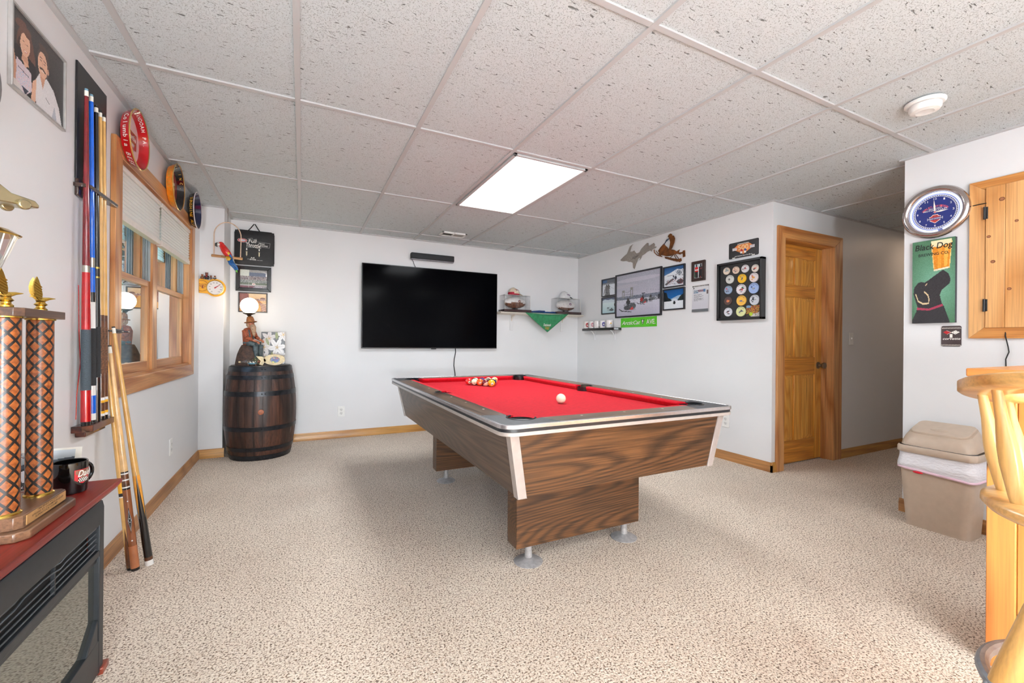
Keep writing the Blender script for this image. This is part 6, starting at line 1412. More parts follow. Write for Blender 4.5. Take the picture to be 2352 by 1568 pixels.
sled(.30, .20, 1.15); sled(.63, .31, .7); cv.ell(.60, .36, .035, .045, (160, 50, 50)); sled(.80, .34, .55, False); cv.speck(.86, .32, 1, .42, [(50, 54, 62), (120, 124, 134)], .6); cv.rect(.95, .33, .975, .44, (50, 50, 58)); cv.ell(.36, .14, .12, .01, (160, 156, 178))
cv.noise(4)
framed('framed_picture', 'large black framed picture of snowmobiles before a lift bridge', FR, -4.232, -3.466, 1.392, 1.932, .022, .018, FRM, cv, 'snowmobile pictures on the right wall')
def small(y0, y1, z0, z1, lab, fn):
    cv = Canvas(56, 52, SNOW); fn(cv); cv.noise(4); framed('framed_picture', lab, FR, -y1, -y0, z0, z1, .020, .014, FRM, cv, 'snowmobile pictures on the right wall')
def p1(c): c.rect(0, .70, 1, 1, (96, 100, 108)).rect(0, .8, .35, 1, (66, 100, 140)).speck(0, .66, 1, .76, [(90, 94, 100), (200, 206, 212)], .5).poly([(.18, .0), (.30, .5), (.50, .45), (.60, 0)], (106, 108, 112)).ell(.33, .5, .09, .18, (84, 80, 78)).ell(.47, .52, .08, .18, (90, 86, 84)).speck(.15, 0, .6, .6, [(60, 62, 66), (150, 150, 152)], .4).line([(.1, .1), (.2, .4)], .02, (60, 60, 64)).line([(.65, .5), (.9, .35)], .01, (176, 180, 186))
def p2(c): c.vgrad(0, 0, 1, .85, (176, 206, 212), (216, 228, 230)).rect(0, .84, 1, 1, (96, 104, 128)).poly([(0, .84), (.2, .92), (.45, .86), (.7, .90), (1, .80), (1, .7), (0, .7)], (196, 210, 218)).ell(.70, .20, .16, .07, (50, 58, 62)).ell(.72, .27, .05, .06, (60, 66, 70)).ell(.45, .34, .10, .04, (96, 106, 112)).ell(.94, .52, .04, .09, (90, 80, 78)).speck(.35, .12, .88, .4, [(160, 176, 182), (70, 80, 84)], .25)
def p3(c): c.vgrad(0, .6, 1, 1, (70, 120, 170), (30, 72, 120)).poly([(0, .6), (.35, .72), (.65, .86), (.85, .80), (1, .82), (1, .4), (0, .4)], (222, 228, 234)).poly([(.6, .66), (.68, .80), (.82, .76), (.9, .62), (.8, .5)], (110, 120, 132)).speck(.55, .5, 1, .82, [(90, 98, 108), (214, 220, 226)], .35).line([(0, .58), (.5, .56), (1, .5)], .006, (60, 66, 74)).line([(.1, .14), (.45, .36)], .05, (70, 76, 80)).ell(.80, .20, .16, .12, (52, 54, 60)).speck(.1, .08, 1, .36, [(40, 42, 48), (150, 150, 156), (176, 60, 56)], .3).ell(.48, .50, .03, .07, (40, 44, 60)).ell(.58, .42, .06, .09, (44, 46, 58))
def p4(c): c.vgrad(0, .5, 1, 1, (20, 100, 170), (8, 70, 130)).poly([(.0, .45), (.35, .52), (.55, .60), (.7, .66), (1, .70), (1, .4), (0, .4)], (150, 176, 200)).poly([(0, .38), (0, .9), (.14, .86), (.2, .6), (.36, .5), (.4, .42)], (16, 26, 30)).poly([(1, .38), (1, .74), (.9, .70), (.8, .60), (.7, .46), (.66, .40)], (18, 30, 34)).rect(0, 0, 1, .40, (222, 228, 234)).poly([(.36, .4), (.46, .52), (.62, .52), (.7, .4)], (206, 214, 224)).ell(.53, .30, .06, .07, (26, 28, 34)).rect(.49, .32, .58, .40, (40, 44, 50))
small(4.228, 4.512, 1.681, 1.913, 'small picture of two riders in snow, upper left of the large one', p1); small(4.228, 4.512, 1.452, 1.674, 'small picture of a pale snowfield, lower left of the large one', p2)
small(3.150, 3.446, 1.680, 1.912, 'small picture of a snowy peak and sleds, upper right of the large one', p3); small(3.150, 3.446, 1.438, 1.670, 'small picture of a deep blue sky over a snow trail', p4)
cv = Canvas(30, 48, (206, 214, 214)); cv.vgrad(0, .5, 1, 1, (220, 224, 222), (180, 206, 214)).rect(0, 0, 1, .25, (190, 196, 196)).ell(.25, .88, .08, .10, (30, 30, 34)).ell(.75, .88, .09, .10, (30, 30, 34)).poly([(.04, .45), (.08, .80), (.42, .80), (.46, .45)], (196, 30, 34)).poly([(.10, .05), (.06, .45), (.44, .45), (.42, .05)], (40, 30, 34)).poly([(.02, .1), (.02, .5), (.1, .5), (.12, .1)], (40, 110, 70)).rect(.08, .55, .44, .62, (230, 224, 220)).poly([(.54, .05), (.52, .80), (.96, .80), (.98, .05)], (28, 26, 30)).rect(.62, .60, .95, .70, (120, 50, 56)).rect(.66, .0, .78, .12, (170, 60, 50))
framed('framed_photo', 'small dark brown framed photo of two people seen from behind', FR, -3.062, -2.905, 1.708, 1.908, .022, .030, P('dark_walnut_frame', (48, 32, 28), .35, var=.1), cv, cat='framed photo')
# tacked letter, slightly curled
cv = Canvas(60, 84, (206, 206, 212)); cv.vgrad(0, 0, 1, 1, (196, 196, 206), (214, 214, 216)).rect(0, 0, 1, .11, (104, 108, 112)).rect(0, .95, 1, 1, (170, 168, 166)).speck(0, .96, 1, .985, [(90, 88, 88)], .6).rect(.06, .72, .36, .82, (60, 110, 150)).rect(.66, .74, .80, .84, (90, 130, 170)).rect(.36, .74, .66, .84, (196, 190, 202)).rect(.86, .66, .96, .80, (96, 84, 84)).ell(.08, .90, .035, .025, (20, 20, 22))
for k, (y, w_) in enumerate(((.655, .48), (.630, .35), (.59, .60), (.565, .50), (.54, .30), (.50, .62), (.475, .50), (.45, .60), (.425, .25))):
    cv.speck(.10, y - .008, .10 + w_, y + .006, [(70, 70, 76), (150, 150, 156)], .8)
s = thing('tacked_letter', 'printed letter with a blue heading pinned under the small brown framed photo', 'letter', FR.p(-2.97, 1.40, 0))
n = 10; y0, y1, z0, z1 = -3.060, -2.866, 1.398, 1.664
o = picture('paper', cv, FR.p(y0, z0, .004), FR.U, FR.W, y1 - y0, z1 - z0, s)
for v_ in o.data.vertices:
    f = (v_.co.z + WM[s.name].translation.z - z0) / (z1 - z0); v_.co.x -= .010 * (1 - f) ** 2; v_.co.y += .012 * (1 - f) * (1 if False else 0)
mb = MB(); mb.text('SNOW', FR.p(-3.045, 1.592, .009), FR.U, FR.W, .062, .022, INKW, .001); mb.text('MOBILER', FR.p(-2.985, 1.600, .009), FR.U, FR.W, .062, .018, P('print_wine', (120, 40, 60), .5, var=0), .001); mb.build('heading', s)
for a in (-3.052, -2.873):
    mb = MB(); mb.ball(FR.p(a, 1.655, .007), .005, INK, 10); mb.build('push_pin', s)

# metal silhouettes
NICKM = P('brushed_nickel_sheet', (166, 158, 150), .45, .5, var=.05, vs=60)
# outline traced in its own wall plane
up = [(0, .50), (.10, .60), (.20, .68), (.23, .78), (.28, .95), (.345, .99), (.375, 1.0), (.34, .96), (.30, .80), (.285, .70), (.30, .73), (.36, .72), (.41, .74), (.44, .66), (.47, .60), (.52, .60), (.56, .62), (.60, .72), (.66, .80), (.76, .90), (.79, .88), (.80, .76), (.88, .80), (.93, .83), (.96, .74), (.94, .70), (1.0, .66), (.98, .62), (.90, .60), (.87, .52), (.84, .58), (.76, .56), (.70, .50), (.62, .46), (.60, .38), (.56, .30), (.58, .40), (.52, .38), (.50, .30), (.47, .22), (.42, .0), (.38, .06), (.37, .26), (.31, .32), (.26, .33), (.18, .40), (.08, .42), (.02, .46)]
s = thing('metal_map_cutout', 'grey metal map silhouette cut-out beside the rusty snowmobile', 'wall ornament', FR.p(-3.86, 1.97, 0))
a0, aw, zb, zh = -4.155, .605, 1.965, .300
def upz(u, v): return (u * aw, v * zh)
mb = MB(); mb.prism([upz(u, v) for u, v in up], FR.p(a0, zb, 0), FR.U, FR.W, FR.N, .006, .009, NICKM); mb.build('cut_sheet', s)
mb = MB(); mb.text('Alger', FR.p(a0 + .20, 2.072, .0095), (FR.U * .985 + FR.W * .17).normalized(), FR.W, .12, .040, P('cut_shadow', (96, 92, 90), .6, var=0), .0006, .35); mb.build('cut_lettering', s)
RUST = P('rusty_steel', (112, 66, 30), .45, .5, var=.35, vs=16); BLUES = P('blued_edge', (70, 84, 100), .35, .7, var=.3, vs=30)
s = thing('snowmobile_cutout', 'rusty metal cut-out of a standing snowmobile rider', 'wall ornament', FR.p(-3.36, 1.93, 0))
mb = MB(); a0, zb, kx, kz = -3.585, 1.928, .435, .335
def Q(pts): return [(u * kx, v * kz) for u, v in pts]
O = FR.p(a0, zb, 0)
mb.prism(Q([(.14, .54), (.22, .64), (.34, .74), (.38, .66), (.44, .60), (.50, .50), (.60, .48), (.68, .44), (.74, .38), (.84, .42), (.80, .30), (.70, .30), (.56, .28), (.42, .30), (.30, .36), (.16, .40), (.18, .48)]), O, FR.U, FR.W, FR.N, .010, .014, RUST)   # hood and seat
mb.build('sled_body', s)
mb = MB(); mb.prism(Q([(.50, .50), (.53, .60), (.55, .72), (.52, .84), (.49, .90), (.47, .93), (.50, .97), (.55, 1.0), (.60, .97), (.60, .93), (.66, .90), (.70, .80), (.68, .68), (.64, .58), (.60, .50), (.56, .48)]), O, FR.U, FR.W, FR.N, .014, .018, RUST)
mb.build('rider', s)
mb = MB()
for pts, r in (([(.34, .70), (.42, .80), (.52, .86)], .005), ([(.42, .80), (.47, .84)], .009)): mb.tube([O + FR.U * u * kx + FR.W * v * kz + FR.N * .014 for u, v in pts], r, BLUES, 6)
mb.build('arms', s)
mb = MB(); mb.tube([O + FR.U * u * kx + FR.W * v * kz + FR.N * .014 for u, v in ((.01, .62), (.02, .52), (.10, .42), (.20, .36), (.28, .32))], .005, RUST, 6); mb.tube([O + FR.U * u * kx + FR.W * v * kz + FR.N * .014 for u, v in ((.08, .56), (.14, .46), (.24, .36))], .0035, RUST, 6); mb.build('skis', s)
mb = MB(); teeth = [(.36, .30)]
for k in range(12): u = .38 + .40 * k / 12; v = .25 - .20 * k / 12; teeth += [(u, v), (u + .012, v - .028), (u + .024, v - .004)]
teeth += [(.84, .02), (.90, .06), (.88, .14), (.82, .12), (.60, .20), (.46, .27)]
mb.prism(Q(teeth), O, FR.U, FR.W, FR.N, .010, .014, RUST)
for a_, b_ in (((.52, .20), (.64, .30)), ((.66, .30), (.74, .12)), ((.70, .30), (.82, .12)), ((.74, .32), (.86, .26))): mb.tube([O + FR.U * u * kx + FR.W * v * kz + FR.N * .011 for u, v in (a_, b_)], .0035, RUST, 6)
mb.prism(Q([(.74, .33), (.92, .32), (.93, .36), (.99, .36), (1.0, .16), (.93, .15), (.93, .27), (.80, .28)]), O, FR.U, FR.W, FR.N, .008, .012, RUST); mb.build('track', s)

# green street sign
GRN = P('sign_green', (88, 196, 38), .3, coat=.3, var=.03)
s = thing('street_sign', 'bright green Arctic Cat AVE street sign under the large snowmobile picture', 'sign', FR.p(-3.84, 1.27, 0))
s['label'] = 'bright green AVE street sign under the large snowmobile picture'
mb = MB(); wbox(mb, FR, -4.140, -3.543, 1.271, 1.385, .002, .005, GRN); mb.build('sign_plate', s, .001)
mb = MB()
for o_, m_ in (((-.003, -.003), INK), ((0, 0), INKW)):
    dd = .0012 if m_ is INK else .0020
    mb.text('ArcticCat', FR.p(-4.118 + o_[0], 1.302 + o_[1], .005), FR.U, FR.W, .305, .046, m_, dd, .35); mb.text('AVE.', FR.p(-3.700 + o_[0], 1.300 + o_[1], .005), FR.U, FR.W, .140, .056, m_, dd)
mb.prism([(-.030, .034), (-.016, .022), (0, .030), (.016, .022), (.030, .034), (.018, .006), (.010, -.020), (.006, -.030), (-.006, -.030), (-.010, -.020), (-.018, .006)], FR.p(-3.760, 1.330, .005), FR.U, FR.W, FR.N, 0, .001, INK); mb.prism([(-.012, .016), (0, .024), (.012, .016), (.006, -.006), (-.006, -.006)], FR.p(-3.760, 1.330, .006), FR.U, FR.W, FR.N, 0, .001, INKW); mb.prism([(-.004, -.010), (.004, -.010), (.003, -.024), (-.003, -.024)], FR.p(-3.760, 1.330, .006), FR.U, FR.W, FR.N, 0, .001, INKW)
mb.build('lettering', s)

# black number plate
s = thing('license_plate', 'black racing licence plate with an orange emblem above the shadow box', 'license plate', FR.p(-2.507, 1.863, 0))
PLB = P('plate_black', (34, 33, 36), .3, coat=.4, var=.05)
mb = MB(); mb.prism([(u, v) for u, v in rrect(-2.652, -2.364, 1.864, 2.010, .012, 4)], FR.O, FR.U, FR.W, FR.N, .002, .004, PLB); mb.build('plate', s)
mb = MB(); c = FR.p(-2.508, 1.944, .004); ORB = P('emblem_orange', (214, 126, 62), .4, var=.15, vs=60)
mb.prism([(-.105, .005), (-.055, .040), (.055, .040), (.105, .005), (.055, -.020), (0, -.052), (-.055, -.020)], c, FR.U, FR.W, FR.N, 0, .001, ORB); mb.text('500', c + FR.U * -.050 + FR.W * -.012, FR.U, FR.W, .10, .045, P('emblem_cream', (236, 206, 150), .4, var=0), .0018); mb.build('emblem', s)
mb = MB(); mb.text('INTERNATIONAL', c + FR.U * -.055 + FR.W * .038, FR.U, FR.W, .11, .012, INKW, .0024); mb.text('MICHIGAN Sault Ste Marie', c + FR.U * -.085 + FR.W * -.068, FR.U, FR.W, .17, .010, INKW, .0006, .3)
for sx in (-1, 1):
    q = c + FR.U * (.085 * sx) + FR.W * .004; mb.prism([(-.022 , -.012), (.022, -.012), (.022, .012), (-.022, .012)], q, FR.U, FR.W, FR.N, .0008, .0014, P('chequer_grey', (200, 196, 200), .5, var=.25, vs=300))
    q = c + FR.U * (.095 * sx) + FR.W * -.074; mb.prism([(-.014, -.004), (.014, -.004), (.014, .004), (-.014, .004)], q, FR.U, FR.W, FR.N, 0, .0004, FERR)
    q = c + FR.U * (.018 * sx) + FR.W * -.022; mb.prism([(-.010, -.020), (.010, -.022), (.013, .012), (-.007, .020)], q, FR.U, FR.W, FR.N, .001, .0022, INKR if sx < 0 else P('flag_blue', (50, 70, 140), .5, var=0)); mb.prism([(-.010, -.020), (.010, -.022), (.010, -.004), (-.010, -.002)], q, FR.U, FR.W, FR.N, .001, .0026, INKW)
mb.build('plate_lettering', s)

# shadow box of souvenir pucks
s = thing('shadow_box', 'deep black shadow box holding rows of round souvenir badges', 'shadow box', FR.p(-2.515, 1.30, 0)); SBX = P('shadow_box_black', (26, 26, 28), .35, var=.08); SBB = P('shadow_box_felt', (40, 40, 41), .8, var=.06)
b0, b1, c0_, c1_, dp, bw = -2.740, -2.300, 1.298, 1.830, .055, .020
mb = MB()
for q in (((b0, c0_), (b0 + bw, c1_)), ((b1 - bw, c0_), (b1, c1_)), ((b0, c0_), (b1, c0_ + bw)), ((b0, c1_ - bw), (b1, c1_))): wbox(mb, FR, q[0][0], q[1][0], q[0][1], q[1][1], .001, dp, SBX)
mb.build('frame', s, .002)
mb = MB(); wbox(mb, FR, b0 + bw, b1 - bw, c0_ + bw, c1_ - bw, .001, .028, SBB); mb.build('backing', s)
BADGE_X = [P('badge_x%d' % i, c_, .4, var=0) for i, c_ in enumerate(((60, 110, 80), (150, 150, 156), (214, 150, 60), (60, 90, 160)))]
bad = [(.15, .89, .053, (214, 196, 178), (90, 120, 150)), (.40, .88, .053, (216, 192, 172), (190, 130, 110)), (.64, .88, .056, (206, 206, 210), (190, 60, 60)), (.89, .86, .053, (214, 206, 196), (214, 80, 50)),
       (.24, .725, .063, (206, 208, 204), (60, 60, 60)), (.56, .71, .065, (232, 180, 30), (196, 120, 150)), (.86, .70, .066, (216, 206, 206), (190, 60, 66)),
       (.20, .53, .062, (140, 160, 186), (206, 60, 60)), (.54, .515, .074, (230, 226, 230), (186, 44, 56)), (.86, .51, .076, (150, 174, 220), (70, 90, 140)),
       (.20, .325, .062, (84, 64, 58), (206, 110, 90)), (.55, .31, .074, (232, 180, 76), (150, 120, 84)), (.88, .30, .072, (200, 204, 212), (30, 32, 44)),
       (.20, .115, .064, (216, 218, 226), (190, 60, 70)), (.54, .11, .072, (214, 220, 160), (110, 110, 140))]
iw, ih = b1 - b0 - 2 * bw, c1_ - c0_ - 2 * bw
for k, (u, v, r, c1c, c2c) in enumerate(bad):
    r *= .62; m1 = P('badge_a%d' % k, c1c, .4, var=0); m2 = P('badge_b%d' % k, c2c, .4, var=0); m3 = P('badge_dark', (60, 60, 70), .4, var=0)
    p = FR.p(b0 + bw + u * iw * .94 + .012, c0_ + bw + v * ih, .028)
    mb = MB(); mb.rev(p, p + FR.N, [(0, r), (.010, r), (.011, r - .001)], m1, 28)
    if k == 8:
        for j in range(16): a = j * math.pi / 8; mb.prism([(-.003, -.002), (.003, -.002), (.003, .002), (-.003, .002)], p + (FR.U * math.cos(a) + FR.W * math.sin(a)) * (r - .004), FR.U, FR.W, FR.N, .0112, .0116, m3)
    for j in range(9):
        a = rnd.uniform(0, 6.28); q = r * rnd.uniform(0, .55); w1, w2 = r * rnd.uniform(.10, .34), r * rnd.uniform(.05, .16)
        mb.prism([(w1 * math.cos(t * math.pi / 4 + .3), w2 * math.sin(t * math.pi / 4 + .3)) for t in range(8)], p + (FR.U * math.cos(a) + FR.W * math.sin(a)) * q, FR.U, FR.W, FR.N, .0108, .0112 + .0002 * j, rnd.choice((m2, m2, m3, m1, BADGE_X[k % 4])))
    for t in range(0, 10): a = math.radians(35 + 11 * t); mb.prism([(-r * .05, -r * .05), (r * .05, -r * .05), (r * .05, r * .05), (-r * .05, r * .05)], p + (FR.U * math.cos(a) + FR.W * math.sin(a)) * r * .80, FR.U, FR.W, FR.N, .0108, .0114, m3)
    mb.build('badge', s)
cv = Canvas(50, 34, (60, 56, 50)); cv.speck(0, .25, 1, .95, [(206, 50, 40), (226, 150, 40), (60, 50, 46), (120, 70, 50), (230, 200, 60), (30, 28, 30)], .8); cv.poly([(.35, .12), (1, .42), (1, 0), (.3, 0)], (196, 192, 188)); cv.speck(.35, .02, 1, .32, [(90, 84, 80), (230, 228, 222)], .5); cv.ell(.32, .22, .12, .16, (170, 200, 50)).ell(.14, .86, .2, .10, (110, 150, 186))
picture('puzzle_picture', cv, FR.p(b0 + bw + .66 * iw, c0_ + bw + .004, .030), FR.U, FR.W, .34 * iw - .004, .21 * ih, s)

# small black shelf with five mugs
s = thing('mug_shelf', 'small black wall shelf on thin wire brackets holding five white mugs', 'shelf', FR.p(-4.53, 1.24, 0)); SZ2 = 1.272
mb = MB(); mb.prism([(-4.865, 0), (-4.865, .05), (-4.825, .098), (-4.80, .105), (-4.195, .105), (-4.165, .098), (-4.130, .05), (-4.130, 0)], FR.p(0, SZ2 - .032, 0), FR.U, FR.N, FR.W, 0, .032, P('black_shelf', (18, 17, 18), .3, coat=.4, var=.1)); mb.build('board', s, .006)
for a in (-4.66, -4.255):
    mb = MB(); mb.tube([FR.p(a, SZ2 - .027, .08), FR.p(a - .004, SZ2 - .040, .05), FR.p(a, SZ2 - .085, .018), FR.p(a + .002, SZ2 - .155, .006)], [.005, .006, .005, .003], BRK, 8); mb.box(FR.p(a - .006, SZ2 - .15, 0), FR.p(a + .006, SZ2 - .03, .004), BRK); mb.ball(FR.p(a, SZ2 - .15, .005), .003, INK, 8); mb.build('bracket', s)
MUGW = P('white_ceramic', (226, 222, 222), .15, coat=.5, var=0)
mugs = [(4.772, (110, 40, 46), 'dark red and black crest', (INKR, INK)), (4.655, (160, 90, 100), 'small pink and grey crest', (P('mug_pink', (190, 120, 130), .4, var=0), P('mug_grey', (110, 116, 140), .4, var=0))),
        (4.538, (60, 60, 90), 'thin navy sketch', (P('mug_navy', (50, 54, 90), .4, var=0),) * 2), (4.420, (70, 60, 130), 'blue violet round crest', (P('mug_violet', (70, 64, 130), .4, var=0),) * 2), (4.290, (190, 180, 60), 'yellow and black print, handle in view', (YEL, INK))]
for k, (y, cc, nm, mm) in enumerate(mugs):
    def dec(s_, c, r, h, k=k, mm=mm):
        mb = MB(); am = math.atan2(-c.y, -c.x) + (.15 if k < 4 else .55)
        if k in (0, 3, 1): cyl_patch(mb, c, r, am - .5, am + .5, 0, 0, mm[0], .0004, 12, lambda f: (h * (.5 - .30 * math.sqrt(max(0, 1 - (2 * f - 1) ** 2))), h * (.5 + .30 * math.sqrt(max(0, 1 - (2 * f - 1) ** 2))))); cyl_patch(mb, c, r, am - .25, am + .25, 0, 0, FERR, .0006, 8, lambda f: (h * .42, h * (.44 + .14 * f))); cyl_patch(mb, c, r, am - .42, am - .05, h * .34, h * .42, mm[1], .0008, 4); cyl_patch(mb, c, r, am + .05, am + .36, h * .54, h * .66, mm[1], .0008, 4)
        elif k == 2: cyl_patch(mb, c, r, am - .4, am + .4, 0, 0, mm[0], .0004, 8, lambda f: (h * (.42 + .22 * f), h * (.46 + .25 * f * f)))
        else: cyl_patch(mb, c, r, am - .4, am + .2, h * .52, h * .66, mm[0], .0004, 6); cyl_text(mb, 'NNA', c, r, am - .1, h * .34, .034, h * .10, mm[1])
        mb.build('crest', s_)
    mug('white_mug', 'white mug with a %s on the small black shelf' % nm, (XR - .058, y, SZ2 + .001), .042, .096, MUGW, (-.25, -.97, 0), group='white mugs on the black shelf', decal=dec)

# ------------------------------------------------------------------ bar side wall
# neon wall clock
ck = FK.p(-1.197, 1.908, 0); s = thing('neon_clock', 'round chrome neon wall clock with a blue motorcycle dial', 'wall clock', FK.p(-1.197, 1.745, 0))
CN = P('clock_navy', (24, 40, 112), .3, coat=.5, var=0); NEON = Mat('neon_tube'); NEON.b.inputs['Base Color'].default_value = C4((230, 240, 255)); NEON.b.inputs['Emission Color'].default_value = (.80, .88, 1, 1); NEON.b.inputs['Emission Strength'].default_value = 1.5; NEON = NEON.m
RIMC = P('clock_rim_chrome', (196, 186, 184), .14, 1.0, var=0)
mb = MB(); mb.rev(ck, ck + FK.N, [(0, .142), (.010, .156), (.028, .160), (.040, .154), (.047, .142), (.046, .134), (.038, .126), (.030, .1235)], RIMC, 64, cap=False); mb.build('rim', s, smooth=60)
mb = MB(); mb.rev(ck + FK.N * .003, ck + FK.N, [(0, 0.0001), (0, .150)], BLACKP, 48, cap=False); mb.rev(ck, ck + FK.N, [(.012, .0001), (.012, .140)], P('reflector', (140, 150, 200), .3, .3, var=0), 56, cap=False); mb.build('back_plate', s)
mb = MB(); mb.tube([ck + FK.N * .024 + (FK.U * math.cos(math.radians(a)) + FK.W * math.sin(math.radians(a))) * .1165 for a in range(-72, 277, 4)], .0048, NEON, 10); mb.build('neon_ring', s)
mb = MB(); mb.rev(ck, ck + FK.N, [(.012, .106), (.022, .106), (.023, .104)], P('dial_ring', (206, 208, 226), .4, var=0), 56, cap=False); mb.rev(ck + FK.N * .022, ck + FK.N, [(0, .106), (.0005, .0001)], P('dial_ring', (206, 208, 226), .4, var=0), 56, cap=False); mb.rev(ck + FK.N * .0228, ck + FK.N, [(0, .094), (.0004, .0001)], CN, 56, cap=False); mb.build('dial', s)
mb = MB(); cf = ck + FK.N * .0236; PNK = P('clock_pink', (226, 96, 100), .4, var=0)
for k in range(60):
    a = k * math.pi / 30; d = FK.U * math.cos(a) + FK.W * math.sin(a); t_ = -FK.U * math.sin(a) + FK.W * math.cos(a); q = cf + d * .0995; mb.add([q - t_ * .0030 - d * .0022, q + t_ * .0030 - d * .0022, q + t_ * .0030 + d * .0022, q - t_ * .0030 + d * .0022], [(0, 1, 2, 3)], INK)
for k in range(1, 13):
    a = math.pi / 2 - k * math.pi / 6; st = str(k); w_ = .0075 * len(st); mb.text(st, cf + (FK.U * math.cos(a) + FK.W * math.sin(a)) * .083 - FK.U * (w_ / 2) - FK.W * .006, FK.U, FK.W, w_, .012, INKW, .0005)
for i, ch in enumerate('HARLEY-DAVIDSON'):
    a = math.radians(150 - 120 * i / 14); d = FK.U * math.cos(a) + FK.W * math.sin(a) * .62; p_ = cf + FK.W * -.006 + d * .060; tt = (FK.U * math.sin(a) - FK.W * math.cos(a) * .62).normalized(); v, f, gw, gh = glyphs(ch); ww = FK.N.cross(tt) * 1.0
    if ww.dot(FK.W) < 0: ww = -ww
    mb.add([p_ + tt * ((x / gw - .5) * .0078) + ww * (y / .73 * .0115) + FK.N * .0005 for x, y in v], f, PNK)
mb.text('MOTORCYCLES', cf - FK.U * .055 + FK.W * .008, FK.U, FK.W, .110, .009, INKW, .0005); mb.text('GENUINE PARTS', cf - FK.U * .030 + FK.W * .0195, FK.U, FK.W, .060, .006, INKW, .0005)
sc0 = cf + FK.W * -.040; SHO = P('shield_orange', (206, 70, 60), .4, var=0)
for sgn, o_, m_ in ((1.12, 0, FERR), (1.0, .0004, SHO)): mb.prism([(a * sgn, b * sgn) for a, b in ((-.024, .012), (-.016, .014), (-.010, .022), (.010, .022), (.016, .014), (.024, .012), (.022, -.010), (.0, -.026), (-.022, -.010))], sc0, FK.U, FK.W, FK.N, o_, o_ + .0004, m_)
for kx_, o_, m_ in ((.036, .001, FERR), (.034, .0014, CN)): mb.prism([(-kx_, -.0075), (kx_, -.0075), (kx_, .0075), (-kx_, .0075)], sc0, FK.U, FK.W, FK.N, o_, o_ + .0004, m_)
mb.text('HARLEY-DAVIDSON', sc0 - FK.U * .031 - FK.W * .004, FK.U, FK.W, .062, .008, INKW, .0022); mb.text('MOTOR', sc0 - FK.U * .012 + FK.W * .010, FK.U, FK.W, .024, .008, INK, .0012); mb.text('CYCLES', sc0 - FK.U * .012 - FK.W * .018, FK.U, FK.W, .024, .008, INK, .0012)
mb.build('dial_print', s)
for nm, ang, L_h, w_ in (('minute_hand', math.radians(94), .078, .0045), ('hour_hand', math.radians(2), .062, .0050)):
    mb = MB(); d = FK.U * math.cos(ang) + FK.W * math.sin(ang); t_ = -FK.U * math.sin(ang) + FK.W * math.cos(ang); q = ck + FK.N * (.026 if nm[0] == 'm' else .0255); mb.add([q - d * .008 - t_ * .0015, q - d * .008 + t_ * .0015, q + d * L_h * .45 + t_ * w_, q + d * L_h, q + d * L_h * .45 - t_ * w_], [(0, 1, 2, 3, 4)], FERR); mb.build(nm, s)
mb = MB(); mb.ball(ck + FK.N * .027, .0045, PNK, 10); mb.build('centre_cap', s)
mb = MB(); mb.tube([FK.p(-1.045, 1.902, .012), FK.p(-1.03, 1.900, .020), FK.p(-1.00, 1.899, .030), FK.p(-.975, 1.898, .030)], .0028, BLACKP, 6); mb.build('power_cord', s)

# brewery dog canvas
cv = Canvas(76, 190, (92, 138, 112)); r_ = cv
X_, Y_ = cv.x, cv.y; g = np.clip(1 - np.hypot((X_ - .55) / .75, (Y_ - .45) / .5), 0, 1)[..., None]; cv.a = np.array([70, 112, 84.]) * (1 - g) + np.array([118, 172, 148.]) * g
DK = (44, 42, 46)
cv.poly([(.0, .0), (0, .035), (.10, .14), (.13, .20), (.03, .36), (.05, .44), (.14, .495), (.22, .505), (.30, .495), (.38, .515), (.70, .62), (.74, .625), (.85, .58), (.90, .51), (.88, .46), (.80, .43), (.70, .39), (.66, .33), (.70, .24), (.76, .19), (.88, .02), (.88, 0)], DK)
cv.poly([(.12, .165), (.12, .195), (.40, .175), (.72, .225), (.74, .200), (.42, .152)], (158, 52, 78)); cv.line([(.09, .355), (.15, .27), (.27, .235), (.40, .24), (.41, .29), (.38, .34), (.30, .38)], .010, (214, 192, 150)); cv.ell(.34, .468, .028, .008, (214, 190, 150), .5)
cv.poly([(.50, .645), (.49, .655), (.53, .645)], DK)
cv.poly([(.45, .930), (.92, .975), (.87, .65), (.52, .625)], (214, 132, 30)); cv.poly([(.60, .91), (.70, .92), (.68, .65), (.60, .64)], (230, 150, 44)); cv.poly([(.76, .925), (.86, .935), (.82, .67), (.75, .66)], (236, 170, 70)); cv.poly([(.45, .985), (.45, .915), (.60, .905), (.92, .935), (.92, .985)], (232, 220, 178)); cv.poly([(.51, .638), (.52, .618), (.88, .642), (.87, .66)], (232, 224, 196)); cv.line([(.46, .94), (.52, .64)], .010, (226, 190, 120)); cv.line([(.92, .95), (.87, .65)], .010, (232, 200, 130))
cv.speck(.5, .66, .9, .9, [(236, 190, 110)], .012); cv.noise(5)
s = thing('beer_sign_canvas', 'green canvas sign of a black dog balancing a beer glass on its nose', 'canvas sign', FK.p(-1.2, 1.22, 0))
mb = MB(); wbox(mb, FK, -1.302, -1.103, 1.222, 1.738, .002, .028, P('canvas_black_edge', (50, 52, 58), .7, var=.1)); mb.build('stretcher', s, .001)
picture('print', cv, FK.p(-1.302, 1.222, .0285), FK.U, FK.W, .199, .516, s)
mb = MB(); mb.text('Black Dog', FK.p(-1.290, 1.668, .0285), (FK.U * .995 + FK.W * .0).normalized(), FK.W, .172, .048, DKI if 'DKI' in globals() else INK, .0010, .15); mb.text('BREWING CO.', FK.p(-1.272, 1.640, .0285), FK.U, FK.W, .142, .018, INK, .0010); mb.build('lettering', s)

